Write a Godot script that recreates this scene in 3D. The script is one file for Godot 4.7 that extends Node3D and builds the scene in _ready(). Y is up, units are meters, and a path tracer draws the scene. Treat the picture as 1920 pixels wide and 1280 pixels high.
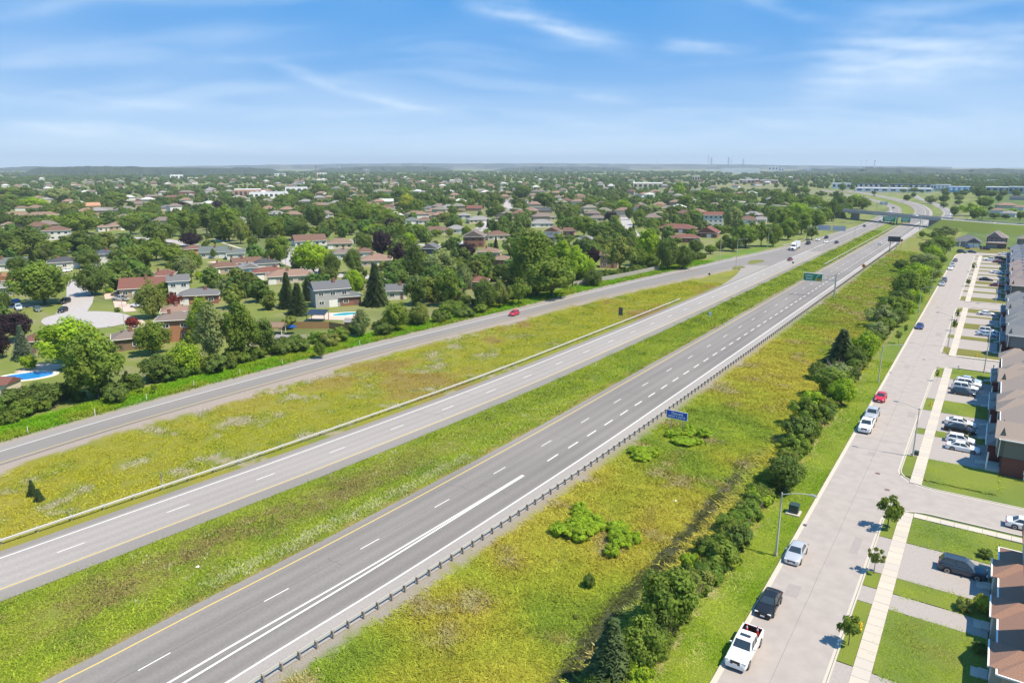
extends Node3D
# A dual carriageway seen from a drone: highway, slip road, suburb on the left, street of town houses on the right.
# World: x runs across the highway (right is positive), -z runs along it; d means the distance ahead, -z.

var rng := RandomNumberGenerator.new()
var M := {}
var taken := {}
var noise_a := FastNoiseLite.new()
var noise_b := FastNoiseLite.new()
var noise_c := FastNoiseLite.new()

class MB:
	var v := PackedVector3Array()
	var n := PackedVector3Array()
	var c := PackedColorArray()
	var col := Color(1, 1, 1)
	func tri(a: Vector3, b: Vector3, d: Vector3) -> void:
		var m := (b - a).cross(d - a).normalized()
		v.append(a); v.append(d); v.append(b)
		n.append(m); n.append(m); n.append(m)
		c.append(col); c.append(col); c.append(col)
	func tri_n(a: Vector3, b: Vector3, d: Vector3, na: Vector3, nb: Vector3, nd: Vector3) -> void:
		if (b - a).cross(d - a).dot(na + nb + nd) < 0.0:
			v.append(a); v.append(b); v.append(d)
			n.append(na); n.append(nb); n.append(nd)
		else:
			v.append(a); v.append(d); v.append(b)
			n.append(na); n.append(nd); n.append(nb)
		c.append(col); c.append(col); c.append(col)
	func quad(a: Vector3, b: Vector3, d: Vector3, e: Vector3) -> void:
		tri(a, b, d)
		tri(a, d, e)
	func poly(p: Array) -> void:
		for i in range(1, p.size() - 1):
			tri(p[0], p[i], p[i + 1])
	func box(p: Vector3, s: Vector3, b := Basis()) -> void:
		var x := b.x * s.x * 0.5
		var y := b.y * s.y * 0.5
		var z := b.z * s.z * 0.5
		quad(p - x - y + z, p + x - y + z, p + x + y + z, p - x + y + z)
		quad(p + x - y - z, p - x - y - z, p - x + y - z, p + x + y - z)
		quad(p + x - y + z, p + x - y - z, p + x + y - z, p + x + y + z)
		quad(p - x - y - z, p - x - y + z, p - x + y + z, p - x + y - z)
		quad(p - x + y + z, p + x + y + z, p + x + y - z, p - x + y - z)
		quad(p - x - y - z, p + x - y - z, p + x - y + z, p - x - y + z)
	func tube(a: Vector3, b: Vector3, ra: float, rb: float, k := 8, caps := true) -> void:
		var w := (b - a).normalized()
		var u := w.cross(Vector3(0.31, 0.17, 0.94) if absf(w.z) < 0.8 else Vector3(0.94, 0.2, 0.1)).normalized()
		var t := w.cross(u)
		for i in k:
			var a0 := TAU * i / k
			var a1 := TAU * (i + 1) / k
			var d0 := u * cos(a0) + t * sin(a0)
			var d1 := u * cos(a1) + t * sin(a1)
			tri_n(a + d0 * ra, a + d1 * ra, b + d1 * rb, d0, d1, d1)
			tri_n(a + d0 * ra, b + d1 * rb, b + d0 * rb, d0, d1, d0)
			if caps:
				tri(b, b + d0 * rb, b + d1 * rb)
				tri(a, a + d1 * ra, a + d0 * ra)
	func ribbon(l: PackedVector3Array, r: PackedVector3Array) -> void:
		for i in l.size() - 1:
			quad(l[i], r[i], r[i + 1], l[i + 1])
	func up_all() -> void:
		# every face of a ground sheet looks upwards
		for i in range(0, v.size(), 3):
			if (v[i + 2] - v[i]).cross(v[i + 1] - v[i]).y < 0.0:
				var t := v[i + 1]
				v[i + 1] = v[i + 2]
				v[i + 2] = t
			var m := (v[i + 2] - v[i]).cross(v[i + 1] - v[i]).normalized()
			for k in 3:
				n[i + k] = m
	func done() -> ArrayMesh:
		var arr := []
		arr.resize(Mesh.ARRAY_MAX)
		arr[Mesh.ARRAY_VERTEX] = v
		arr[Mesh.ARRAY_NORMAL] = n
		arr[Mesh.ARRAY_COLOR] = c
		var m := ArrayMesh.new()
		m.add_surface_from_arrays(Mesh.PRIMITIVE_TRIANGLES, arr)
		return m

func numbered(called: String) -> String:
	var k: int = taken.get(called, 0)
	taken[called] = k + 1
	return called if k == 0 else "%s_%03d" % [called, k]

func tag(o: Node3D, label: String, category: String, group := "", kind := "") -> Node3D:
	if label != "":
		o.set_meta("label", label)
	if category != "":
		o.set_meta("category", category)
	if group != "":
		o.set_meta("group", group)
	if kind != "":
		o.set_meta("kind", kind)
	return o

func thing(called: String, label: String, category: String, at := Vector3.ZERO, turn := 0.0, group := "") -> Node3D:
	var o := Node3D.new()
	o.name = numbered(called)
	add_child(o)
	o.position = at
	o.rotation.y = turn
	tag(o, label, category, group)
	return o

func part(parent: Node, called: String, mesh: Mesh, mat: Material, at := Vector3.ZERO, turn := 0.0) -> MeshInstance3D:
	var o := MeshInstance3D.new()
	o.name = numbered(called) if parent == self else called
	o.mesh = mesh
	o.material_override = mat
	parent.add_child(o, true)
	o.position = at
	o.rotation.y = turn
	return o

func solo(called: String, mb: MB, mat: Material, label: String, category: String, at := Vector3.ZERO, turn := 0.0, group := "") -> MeshInstance3D:
	var o := part(self, called, mb.done(), mat, at, turn)
	tag(o, label, category, group)
	return o

func setting(called: String, mesh: Mesh, mat: Material) -> MeshInstance3D:
	var o := part(self, called, mesh, mat)
	o.set_meta("kind", "structure")
	return o

func copy(o: Node3D, label: String, group := "") -> Node3D:
	var base := String(o.name).rstrip("0123456789").trim_suffix("_")
	var r: Node3D = o.duplicate()
	r.name = numbered(base)
	add_child(r)
	r.set_meta("label", label)
	if group != "":
		r.set_meta("group", group)
	return r

# base colours are given as linear values
func mat(called: String, r: float, g: float, b: float, rough := 0.9, metal := 0.0) -> StandardMaterial3D:
	var m := StandardMaterial3D.new()
	m.resource_name = called
	m.albedo_color = Color(r, g, b).linear_to_srgb()
	m.roughness = rough
	m.metallic = metal
	M[called] = m
	return m

func noise_tex(freq: float, lo: float, hi: float, oct := 4, size := 256, sd := 1, warm := 0.0) -> NoiseTexture2D:
	var f := FastNoiseLite.new()
	f.noise_type = FastNoiseLite.TYPE_SIMPLEX_SMOOTH
	f.frequency = freq
	f.fractal_octaves = oct
	f.seed = sd
	var t := NoiseTexture2D.new()
	t.width = size
	t.height = size
	t.seamless = true
	t.noise = f
	var g := Gradient.new()
	g.set_color(0, Color(lo, lo, lo * (1.0 - warm)))
	g.set_color(1, Color(hi, hi * (1.0 - warm * 0.5), hi))
	t.color_ramp = g
	return t

func grain(m: StandardMaterial3D, t: Texture2D, scale: float, gain := 1.0) -> StandardMaterial3D:
	m.albedo_texture = t
	m.uv1_triplanar = true
	m.uv1_world_triplanar = true
	m.uv1_scale = Vector3(scale, scale, scale)
	m.albedo_color = Color(m.albedo_color.srgb_to_linear() * gain).linear_to_srgb()
	m.albedo_color.a = 1.0
	return m

# smooth interpolation in a table of [d, value] rows
func at_d(tab: Array, d: float) -> float:
	var k := tab.size()
	if d <= tab[0][0]:
		var s0: float = (tab[1][1] - tab[0][1]) / (tab[1][0] - tab[0][0])
		return tab[0][1] + s0 * (d - tab[0][0])
	if d >= tab[k - 1][0]:
		var s1: float = (tab[k - 1][1] - tab[k - 2][1]) / (tab[k - 1][0] - tab[k - 2][0])
		return tab[k - 1][1] + s1 * (d - tab[k - 1][0])
	for i in k - 1:
		if d <= tab[i + 1][0]:
			var p0: float = tab[maxi(i - 1, 0)][1]
			var p3: float = tab[mini(i + 2, k - 1)][1]
			var h: float = tab[i + 1][0] - tab[i][0]
			var m0: float = (tab[i + 1][1] - p0) / (tab[i + 1][0] - tab[maxi(i - 1, 0)][0]) * h
			var m1: float = (p3 - tab[i][1]) / (tab[mini(i + 2, k - 1)][0] - tab[i][0]) * h
			var t: float = (d - tab[i][0]) / h
			var t2 := t * t
			var t3 := t2 * t
			return (2 * t3 - 3 * t2 + 1) * tab[i][1] + (t3 - 2 * t2 + t) * m0 + (-2 * t3 + 3 * t2) * tab[i + 1][1] + (t3 - t2) * m1
	return tab[k - 1][1]

# road lines, x at distance d
const RIGHT_YELLOW := [[0, -65.2], [22, -62.7], [34, -62.1], [52, -61.1], [83, -60.2], [110, -59.9], [300, -59.8], [600, -60.0], [705, -61.8], [835, -70.3], [961, -90.6], [1122, -133.6], [1262, -180.0], [1420, -240.0]]
const LEFT_YELLOW := [[0, -86.2], [25, -83.1], [44, -81.2], [68, -78.9], [112, -76.0], [160, -74.8], [210, -74.1], [300, -73.9], [600, -74.0], [705, -76.0], [800, -81.5], [900, -95.0], [1000, -120.0], [1100, -152.0], [1244, -204.0], [1420, -270.0]]
const RAMP_WHITE := [[-20, -118.0], [0, -121.5], [20, -124.2], [40, -126.0], [60, -127.0], [90, -126.4], [127, -124.6], [175, -120.3], [220, -117.0], [260, -113.0], [347, -101.8], [400, -95.2], [490, -89.6], [560, -86.2], [640, -85.6], [700, -87.3]]
const EXIT_LANE := [[590, -46.2], [640, -42.0], [700, -40.0], [760, -39.6], [830, -43.5], [930, -56.5], [1064, -80.0], [1146, -96.0], [1260, -112.0]]

func ry(d: float) -> float: return at_d(RIGHT_YELLOW, d)
func ly(d: float) -> float: return at_d(LEFT_YELLOW, d)
func rampw(d: float) -> float: return at_d(RAMP_WHITE, d)
func ramp_w(d: float) -> float: return 5.0 + smooth(150.0, 320.0, d) * 6.5
func rw(d: float) -> float: return ry(d) + 11.7
func lw(d: float) -> float: return ly(d) - 7.4
func rail_r(d: float) -> float: return rw(d) + 2.35
func rail_l(d: float) -> float: return lw(d) - 3.4

func line_pts(f: Callable, d0: float, d1: float, step: float, y: float, off := 0.0) -> PackedVector3Array:
	var p := PackedVector3Array()
	var n := maxi(1, int(ceil((d1 - d0) / step)))
	for i in n + 1:
		var d := d0 + (d1 - d0) * i / n
		p.append(Vector3(f.call(d) + off, y, -d))
	return p

func strip(f: Callable, off: float, w: float, d0: float, d1: float, step: float, y: float) -> ArrayMesh:
	var mb := MB.new()
	mb.ribbon(line_pts(f, d0, d1, step, y, off - w * 0.5), line_pts(f, d0, d1, step, y, off + w * 0.5))
	return mb.done()

func smooth(a: float, b: float, x: float) -> float:
	var t := clampf((x - a) / (b - a), 0.0, 1.0)
	return t * t * (3.0 - 2.0 * t)

# lie of the land
func land(x: float, z: float) -> float:
	var d := -z
	var h := -0.05
	var rr := rail_r(d) if d < 700.0 else -45.0
	if x > rr + 0.6 and x < -15.6 and d < 590.0:
		var t := (x - rr - 0.6) / (-27.0 - rr - 0.6)
		if x < -27.0:
			h -= 0.75 * t * t * (3.0 - 2.0 * t)
		else:
			h -= 0.75 * (1.0 - smooth(-27.0, -21.0, x))
		h += 0.12 * noise_b.get_noise_2d(x * 3.0, z * 3.0) * smooth(0.0, 3.0, minf(x - rr - 0.6, -16.5 - x))
	var le := ly(d) + 2.8
	var re := ry(d) - 1.4
	if x > le and x < re and d < 1000.0:
		var u := (x - le) / (re - le)
		h -= 0.55 * sin(PI * u) * sin(PI * u)
		h += 0.12 * noise_b.get_noise_2d(x * 3.0, z * 3.0) * sin(PI * u)
	var re2 := lw(d) - 3.9
	var rl := rampw(d) + ramp_w(d) + 3.2
	if x > rl and x < re2 and d < 330.0:
		var w := (x - rl) / (re2 - rl)
		h -= 0.6 * sin(PI * w) * sin(PI * w)
		h += 0.15 * noise_b.get_noise_2d(x * 3.0, z * 3.0) * sin(PI * w)
	return h

func _ready() -> void:
	rng.seed = 77
	noise_a.seed = 3; noise_a.frequency = 0.02; noise_a.fractal_octaves = 4
	noise_b.seed = 8; noise_b.frequency = 0.09; noise_b.fractal_octaves = 3
	noise_c.seed = 21; noise_c.frequency = 0.5; noise_c.fractal_octaves = 2
	camera_and_light()
	materials()
	ground()
	highway()
	street()
	bridge()
	far_country()
	town_houses()
	suburb()
	trees()
	greenery()
	signs()
	lamps()
	vehicles()
	small_things()

func camera_and_light() -> void:
	var cam := Camera3D.new()
	cam.name = "camera"
	add_child(cam)
	cam.position = Vector3(0, 44.0, 0)
	cam.rotation = Vector3(deg_to_rad(-13.925), deg_to_rad(34.087), 0)
	cam.fov = 51.36
	cam.near = 0.5
	cam.far = 40000.0
	cam.current = true
	var sun := DirectionalLight3D.new()
	sun.name = "sun"
	add_child(sun)
	sun.look_at_from_position(Vector3.ZERO, -Vector3(0.5, 0.87, -0.05), Vector3(0, 0, 1))
	sun.light_energy = 1.6
	sun.light_color = Color(1.0, 0.95, 0.86)
	sun.light_angular_distance = 0.6
	sun.shadow_enabled = true
	var env := Environment.new()
	env.background_mode = Environment.BG_SKY
	env.sky = Sky.new()
	var pano := PanoramaSkyMaterial.new()
	pano.panorama = sky_picture()
	env.sky.sky_material = pano
	env.tonemap_mode = Environment.TONE_MAPPER_LINEAR
	env.tonemap_exposure = 1.5
	env.fog_enabled = true
	env.fog_density = 0.000095
	env.fog_light_color = Color(0.87, 0.935, 1.0)
	env.sdfgi_enabled = true
	env.ssao_enabled = true
	env.ssil_enabled = true
	var we := WorldEnvironment.new()
	we.name = "world_environment"
	we.environment = env
	add_child(we)

# blue air paling to the horizon, with thin streaks of high cloud; [bearing, height] pairs in degrees left of the highway and above the horizon, then width and strength
const STREAKS := [
	[[52.8, 7.4], [47.7, 5.7], [42.2, 4.3], [34.1, 3.0], 0.5, 0.34], [[39.2, 11.7], [33.3, 10.7], [28.9, 9.2], [23.3, 8.2], 0.75, 0.45], [[70.0, 2.5], [62.8, 2.1], [55.5, 1.3], [44.0, 0.5], 0.5, 0.55],
	[[14.5, 5.0], [8.2, 7.0], [3.5, 6.7], [-6.0, 7.4], 2.6, 0.42], [[30.0, 5.1], [28.0, 5.0], [26.0, 4.8], [23.0, 4.4], 0.45, 0.26], [[24.0, 8.5], [21.0, 8.3], [18.0, 8.0], [14.0, 8.2], 0.5, 0.3],
	[[75.0, 4.2], [66.8, 4.0], [57.7, 4.0], [50.0, 3.4], 0.6, 0.2], [[31.0, 2.5], [28.0, 2.4], [26.0, 2.2], [20.0, 2.4], 0.5, 0.22], [[18.0, 11.6], [16.0, 11.0], [13.5, 10.0], [10.0, 9.6], 0.5, 0.22], [[24.3, 2.2], [12.9, 3.0], [2.9, 2.6], [-12.0, 3.2], 1.1, 0.25]]

func sky_picture() -> ImageTexture:
	var w := 2048
	var h := 1024
	var im := Image.create(w, h, false, Image.FORMAT_RGBF)
	var f := FastNoiseLite.new()
	f.seed = 12
	f.frequency = 1.0
	f.fractal_octaves = 5
	f.fractal_gain = 0.55
	var g := FastNoiseLite.new()
	g.seed = 5
	g.frequency = 0.6
	g.fractal_octaves = 3
	var top := Vector3(0.022, 0.215, 0.55)
	var low := Vector3(0.56, 0.71, 0.80)
	var cloud := Vector3(0.64, 0.73, 0.80)
	im.fill(Color(low.x, low.y, low.z))
	for j in h / 2:
		var el := (0.5 - (j + 0.5) / h) * PI
		var s := sin(el)
		var base := top.lerp(low, exp(-s / 0.075))
		var ed := rad_to_deg(el)
		for i in w:
			var az := (i + 0.5) / w * TAU
			var c := base
			# a flat sheet of thin cloud high above: where the line of sight meets it
			var k := cos(el) / (s + 0.11)
			var px := sin(az) * k
			var pz := cos(az) * k
			var along := px * 0.86 + pz * 0.5
			var across := -px * 0.5 + pz * 0.86
			var bend := 0.5 * g.get_noise_2d(along * 0.5, across * 0.5)
			var st := f.get_noise_2d(along * 0.4 + 7.0, (across + bend) * 1.3)
			var sheet := g.get_noise_2d(along * 0.45 + 40.0, across * 0.6 + bend)
			var a := smooth(-0.05, 0.6, st) * 0.17 + smooth(-0.2, 0.55, sheet) * 0.15
			if ed < 16.0:
				var be := wrapf(-rad_to_deg(az), -180.0, 180.0)
				if be > -16.0 and be < 86.0:
					var fib := f.get_noise_2d(be * 0.09 + ed * 0.25, ed * 1.3 - be * 0.16)
					for q in STREAKS:
						for n in 3:
							var p0: Array = q[n]
							var p1: Array = q[n + 1]
							if be <= p0[0] and be > p1[0]:
								var t: float = (p0[0] - be) / (p0[0] - p1[0])
								var mid: float = lerpf(p0[1], p1[1], t) + 0.25 * fib
								var ends: float = smooth(0.0, 1.0, (n + t) / 0.8) * (1.0 - smooth(0.55, 1.0, (n + t) / 3.0))
								var off: float = (ed - mid) / q[4]
								a += q[5] * exp(-off * off * (1.0 if off > 0.0 else 2.2)) * ends * clampf(0.75 + 1.1 * fib, 0.15, 1.3)
			c = c.lerp(cloud, clampf(a, 0.0, 0.85) * smooth(0.0, 0.02, s))
			im.set_pixel(i, j, Color(c.x, c.y, c.z))
	return ImageTexture.create_from_image(im)

func materials() -> void:
	var g1 := noise_tex(0.02, 0.92, 1.0, 6, 512, 4)
	var g2 := noise_tex(0.12, 0.78, 1.0, 3, 256, 9)
	var g3 := noise_tex(0.05, 0.5, 1.0, 5, 512, 14)
	M.g3 = g3
	grain(mat("soil", 0.5, 0.5, 0.5, 1.0), g3, 0.35, 1.3).vertex_color_use_as_albedo = true
	grain(mat("asphalt", 0.5, 0.5, 0.5, 0.92), g1, 0.22, 1.14).vertex_color_use_as_albedo = true
	grain(mat("asphalt_plain", 0.20, 0.185, 0.178, 0.92), g1, 0.2, 1.14)
	grain(mat("street_asphalt", 0.335, 0.297, 0.272, 0.92), g1, 0.045, 1.08)
	grain(mat("concrete", 0.56, 0.50, 0.42, 0.9), g2, 0.6, 1.1)
	grain(mat("kerb", 0.55, 0.50, 0.42, 0.9), g2, 0.5, 1.1)
	grain(mat("bridge_concrete", 0.36, 0.34, 0.31, 0.9), g1, 0.15, 1.14)
	grain(mat("gravel", 0.36, 0.31, 0.26, 1.0), g3, 0.4, 1.3)
	grain(mat("white_paint", 0.80, 0.79, 0.75, 0.7), g2, 0.5, 1.1)
	grain(mat("yellow_paint", 0.72, 0.53, 0.13, 0.7), g2, 0.5, 1.1)
	mat("steel", 0.52, 0.52, 0.50, 0.45, 0.6)
	mat("rail_steel", 0.45, 0.44, 0.41, 0.6)
	mat("wood_post", 0.27, 0.225, 0.175, 0.95)
	mat("dark_steel", 0.10, 0.10, 0.10, 0.6, 0.3)
	mat("black", 0.012, 0.012, 0.013, 0.5)
	mat("rubber", 0.018, 0.018, 0.018, 0.85)
	mat("rim", 0.55, 0.55, 0.56, 0.35, 0.7)
	mat("lamp_glass", 0.75, 0.75, 0.72, 0.2)
	mat("tail_red", 0.35, 0.01, 0.012, 0.3)
	mat("plate", 0.75, 0.77, 0.8, 0.5)
	mat("sign_blue", 0.008, 0.075, 0.5, 0.5)
	mat("sign_green", 0.008, 0.25, 0.105, 0.5)
	mat("sign_yellow", 0.75, 0.42, 0.01, 0.5)
	mat("sign_orange", 0.8, 0.22, 0.01, 0.5)
	mat("sign_white", 0.8, 0.82, 0.84, 0.5)
	mat("sign_back", 0.50, 0.52, 0.54, 0.5, 0.3)
	mat("hydrant_yellow", 0.72, 0.5, 0.02, 0.5)
	mat("cone_red", 0.75, 0.05, 0.015, 0.5)
	mat("box_green", 0.03, 0.06, 0.055, 0.5)
	mat("bark", 0.09, 0.07, 0.05, 1.0)
	mat("dead_wood", 0.34, 0.31, 0.26, 1.0)
	mat("wood_fence", 0.34, 0.20, 0.085, 0.9)
	mat("grey_fence", 0.34, 0.32, 0.28, 0.9)
	mat("blue_tarp", 0.02, 0.13, 0.5, 0.5)
	mat("teal_umbrella", 0.04, 0.42, 0.6, 0.7)
	mat("solar", 0.03, 0.035, 0.05, 0.25)
	var gl := mat("car_glass", 0.03, 0.04, 0.045, 0.06)
	gl.metallic_specular = 0.7
	var wg := mat("window_glass", 0.035, 0.045, 0.055, 0.08)
	wg.metallic_specular = 0.6
	var pw := mat("pool_water", 0.02, 0.22, 0.55, 0.05)
	pw.metallic_specular = 0.5
	mat("pool_teal", 0.03, 0.33, 0.42, 0.05)
	mat("pool_edge", 0.72, 0.68, 0.6, 0.8)
	mat("paving_pink", 0.52, 0.40, 0.33, 0.9)

func mixc(a: Color, b: Color, t: float) -> Color:
	return a.lerp(b, clampf(t, 0.0, 1.0))

# colour of what grows or lies at a place (linear)
func soil_colour(x: float, z: float) -> Color:
	var d := -z
	var n := noise_a.get_noise_2d(x, z)
	var n2 := noise_b.get_noise_2d(x, z)
	var n3 := noise_c.get_noise_2d(x, z)
	var green := Color(0.14, 0.205, 0.026)
	var lime := Color(0.205, 0.255, 0.024)
	var gold := Color(0.325, 0.275, 0.04)
	var dry := Color(0.25, 0.185, 0.06)
	var brown := Color(0.20, 0.15, 0.07)
	var gravel := Color(0.34, 0.30, 0.25)
	var rr := rail_r(d)
	if d < 660.0 and x > rr - 3.0 and x < -20.4:
		var c := mixc(lime, gold, 0.58 + 1.3 * n + 0.5 * n2)
		c = mixc(c, green, smooth(0.1, 0.45, -n + 0.6 * n2) * 0.75)
		c = mixc(c, green, smooth(170.0, 240.0, d) * 0.55)
		c = mixc(c, dry, smooth(0.22, 0.5, n2) * 0.7)
		var ditch := -27.0 + 0.9 * noise_a.get_noise_1d(z * 2.0)
		c = mixc(c, Color(0.055, 0.062, 0.022), (1.0 - smooth(1.0, 1.5, absf(x - ditch) + 0.4 * n3)) * (1.0 - smooth(95.0, 118.0, d)))
		c = mixc(c, Color(0.33, 0.27, 0.12), (1.0 - smooth(0.3, 0.9, absf(x - ditch - 2.1) + n3)) * (1.0 - smooth(95.0, 118.0, d)) * 0.3)
		c = mixc(c, Color(0.42, 0.34, 0.2), smooth(0.40, 0.6, n2 - 0.4 * n3) * 0.6)
		var edge := rr + 1.5 + 0.9 * n2 + 0.8 * n3
		c = mixc(gravel, c, smooth(edge - 0.5, edge + 0.5, x))
		return c
	if x >= -20.4 and x < -15.0:
		var c2 := mixc(lime, Color(0.14, 0.22, 0.012), 0.5 + 1.6 * n2)
		var track := minf(absf(x + 18.7), absf(x + 17.4))
		c2 = mixc(c2, Color(0.36, 0.34, 0.12), (1.0 - smooth(0.1, 0.4, track)) * smooth(-0.1, 0.35, n3 + 0.6 * n2) * 0.7)
		c2 = mixc(c2, Color(0.42, 0.34, 0.2), (1.0 - smooth(0.1, 0.5, absf(x + 20.2) + 0.5 * n3)) * 0.7)
		return c2
	if x >= -15.0:
		if d > 470.0:
			return mixc(green, Color(0.09, 0.15, 0.02), 0.5 + n)
		var c3 := mixc(lime, green, 0.35 + 1.4 * n2)
		c3 = mixc(c3, Color(0.24, 0.21, 0.04), smooth(0.0, 0.45, n + 0.5 * n2) * 0.6)
		if d > 186.0:
			c3 = mixc(c3, Color(0.21, 0.17, 0.035), 0.6)
		return c3
	var le := ly(d) + 2.7
	var re := ry(d) - 1.3
	if d < 1100.0 and x > le - 2.0 and x < re + 1.0:
		var u := (x - le) / maxf(re - le, 0.5)
		var c4 := mixc(lime, green, 0.25 + 1.2 * n2)
		var dryness := (1.0 - smooth(55.0, 95.0, d)) * smooth(0.05, 0.25, u) * (1.0 - smooth(0.45, 0.7, u))
		c4 = mixc(c4, brown, dryness * smooth(-0.35, 0.15, n + 0.7 * n3 + 0.3 * n2) * 0.85)
		c4 = mixc(c4, Color(0.28, 0.22, 0.1), smooth(0.1, 0.4, n3 * n2 * 4.0) * 0.4 * (1.0 - smooth(100.0, 140.0, d)))
		c4 = mixc(c4, Color(0.33, 0.23, 0.09), (1.0 - smooth(0.2, 1.0, re - x + n3)) * 0.75)
		return c4
	var rl := rampw(d) + ramp_w(d)
	if d < 420.0 and x > rl and x <= le:
		var c5 := mixc(Color(0.25, 0.255, 0.018), gold, 0.25 + 1.1 * n)
		c5 = mixc(c5, green, smooth(0.0, 0.3, n2) * 0.45)
		c5 = mixc(c5, Color(0.23, 0.15, 0.05), smooth(0.12, 0.4, n - 0.5 * n2) * 0.8 * smooth(60.0, 130.0, d))
		c5 = mixc(c5, Color(0.42, 0.34, 0.26), smooth(0.36, 0.5, n2 + 0.3 * n3) * 0.8 * (1.0 - smooth(120.0, 180.0, d)))
		var ge := rl + 2.8 + 1.3 * n2 + 1.2 * n3 + 3.0 * smooth(0.1, 0.4, n)
		c5 = mixc(Color(0.40, 0.335, 0.285), c5, smooth(ge - 0.6, ge + 0.9, x))
		return c5
	if d < 430.0 and x <= rl and x > rampw(d) - 13.0:
		var vivid := mixc(Color(0.11, 0.24, 0.008), lime, 0.4 + 1.4 * n2)
		return mixc(vivid, Color(0.38, 0.33, 0.28), smooth(rampw(d) - 4.8 + 0.5 * n3, rampw(d) - 3.8 + 0.5 * n3, x))
	var lawn := mixc(Color(0.18, 0.235, 0.032), Color(0.25, 0.27, 0.06), 0.5 + n2)
	lawn = mixc(lawn, Color(0.13, 0.17, 0.035), smooth(0.1, 0.5, n))
	lawn = mixc(lawn, Color(0.30, 0.26, 0.17), smooth(0.2, 0.45, n2 + 0.4 * n3) * 0.5)
	var f1 := noise_a.get_noise_2d(x * 0.12, z * 0.12)
	lawn = mixc(lawn, Color(0.24, 0.23, 0.12), smooth(0.08, 0.35, f1) * 0.7)
	return lawn

func axis(parts: Array) -> PackedFloat32Array:
	var out := PackedFloat32Array()
	for p in parts:
		var n := int(ceil((p[1] - p[0]) / p[2]))
		for i in n:
			out.append(p[0] + (p[1] - p[0]) * i / n)
	out.append(parts[parts.size() - 1][1])
	return out

func ground() -> void:
	var xs := axis([[-16000, -4000, 2000], [-4000, -1000, 300], [-1000, -420, 40], [-420, -200, 10], [-200, -136, 3.5], [-136, -44, 1.25], [-44, -15, 0.7], [-15, 9, 1.0], [9, 60, 8], [60, 400, 60], [400, 4400, 1000]])
	var ds := axis([[-400, -60, 60], [-60, 8, 5], [8, 30, 1.6], [30, 110, 0.8], [110, 200, 1.6], [200, 330, 4.0], [330, 720, 10], [720, 1500, 40], [1500, 4500, 250], [4500, 16500, 2000]])
	var nx := xs.size()
	var nd := ds.size()
	var v := PackedVector3Array()
	var nn := PackedVector3Array()
	var c := PackedColorArray()
	v.resize(nx * nd)
	nn.resize(nx * nd)
	c.resize(nx * nd)
	for j in nd:
		for i in nx:
			var z := -ds[j]
			var k := j * nx + i
			v[k] = Vector3(xs[i], land(xs[i], z), z)
			c[k] = soil_colour(xs[i], z) * 2.0
			c[k].a = 1.0
	for j in nd:
		for i in nx:
			var a := v[j * nx + maxi(i - 1, 0)]
			var b := v[j * nx + mini(i + 1, nx - 1)]
			var e := v[maxi(j - 1, 0) * nx + i]
			var f := v[mini(j + 1, nd - 1) * nx + i]
			nn[j * nx + i] = (b - a).cross(f - e).normalized()
	var idx := PackedInt32Array()
	for j in nd - 1:
		for i in nx - 1:
			var k2 := j * nx + i
			idx.append_array(PackedInt32Array([k2, k2 + nx, k2 + 1, k2 + 1, k2 + nx, k2 + nx + 1]))
	var arr := []
	arr.resize(Mesh.ARRAY_MAX)
	arr[Mesh.ARRAY_VERTEX] = v
	arr[Mesh.ARRAY_NORMAL] = nn
	arr[Mesh.ARRAY_COLOR] = c
	arr[Mesh.ARRAY_INDEX] = idx
	var m := ArrayMesh.new()
	m.add_surface_from_arrays(Mesh.PRIMITIVE_TRIANGLES, arr)
	setting("ground", m, M.soil)

# asphalt whose tone differs between lanes, wheel tracks, seams and patches
func road_mesh(f: Callable, cols: Array, d0: float, d1: float, step: float, y: float, tint: Callable) -> ArrayMesh:
	var mb := MB.new()
	var n := int(ceil((d1 - d0) / step))
	var prev: Array = []
	var prevc: Array = []
	for i in n + 1:
		var d := d0 + (d1 - d0) * i / n
		var row: Array = []
		var rowc: Array = []
		var x0: float = f.call(d)
		for k in cols.size():
			var off: float = cols[k] if not cols[k] is Callable else cols[k].call(d)
			row.append(Vector3(x0 + off, y, -d))
			rowc.append(tint.call(off, d))
		if i > 0:
			for k in cols.size() - 1:
				mb.col = prevc[k]
				mb.v.append(prev[k]); mb.v.append(row[k + 1]); mb.v.append(prev[k + 1])
				mb.v.append(prev[k]); mb.v.append(row[k]); mb.v.append(row[k + 1])
				for q in 6:
					mb.n.append(Vector3.UP)
				mb.c.append(prevc[k]); mb.c.append(rowc[k + 1]); mb.c.append(prevc[k + 1])
				mb.c.append(prevc[k]); mb.c.append(rowc[k]); mb.c.append(rowc[k + 1])
		prev = row
		prevc = rowc
	return mb.done()

func grey(t: float, warm := 0.0) -> Color:
	return Color(t * 2.0 * (1.0 + warm), t * 2.0, t * 2.0 * (1.0 - warm * 0.8))

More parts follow.
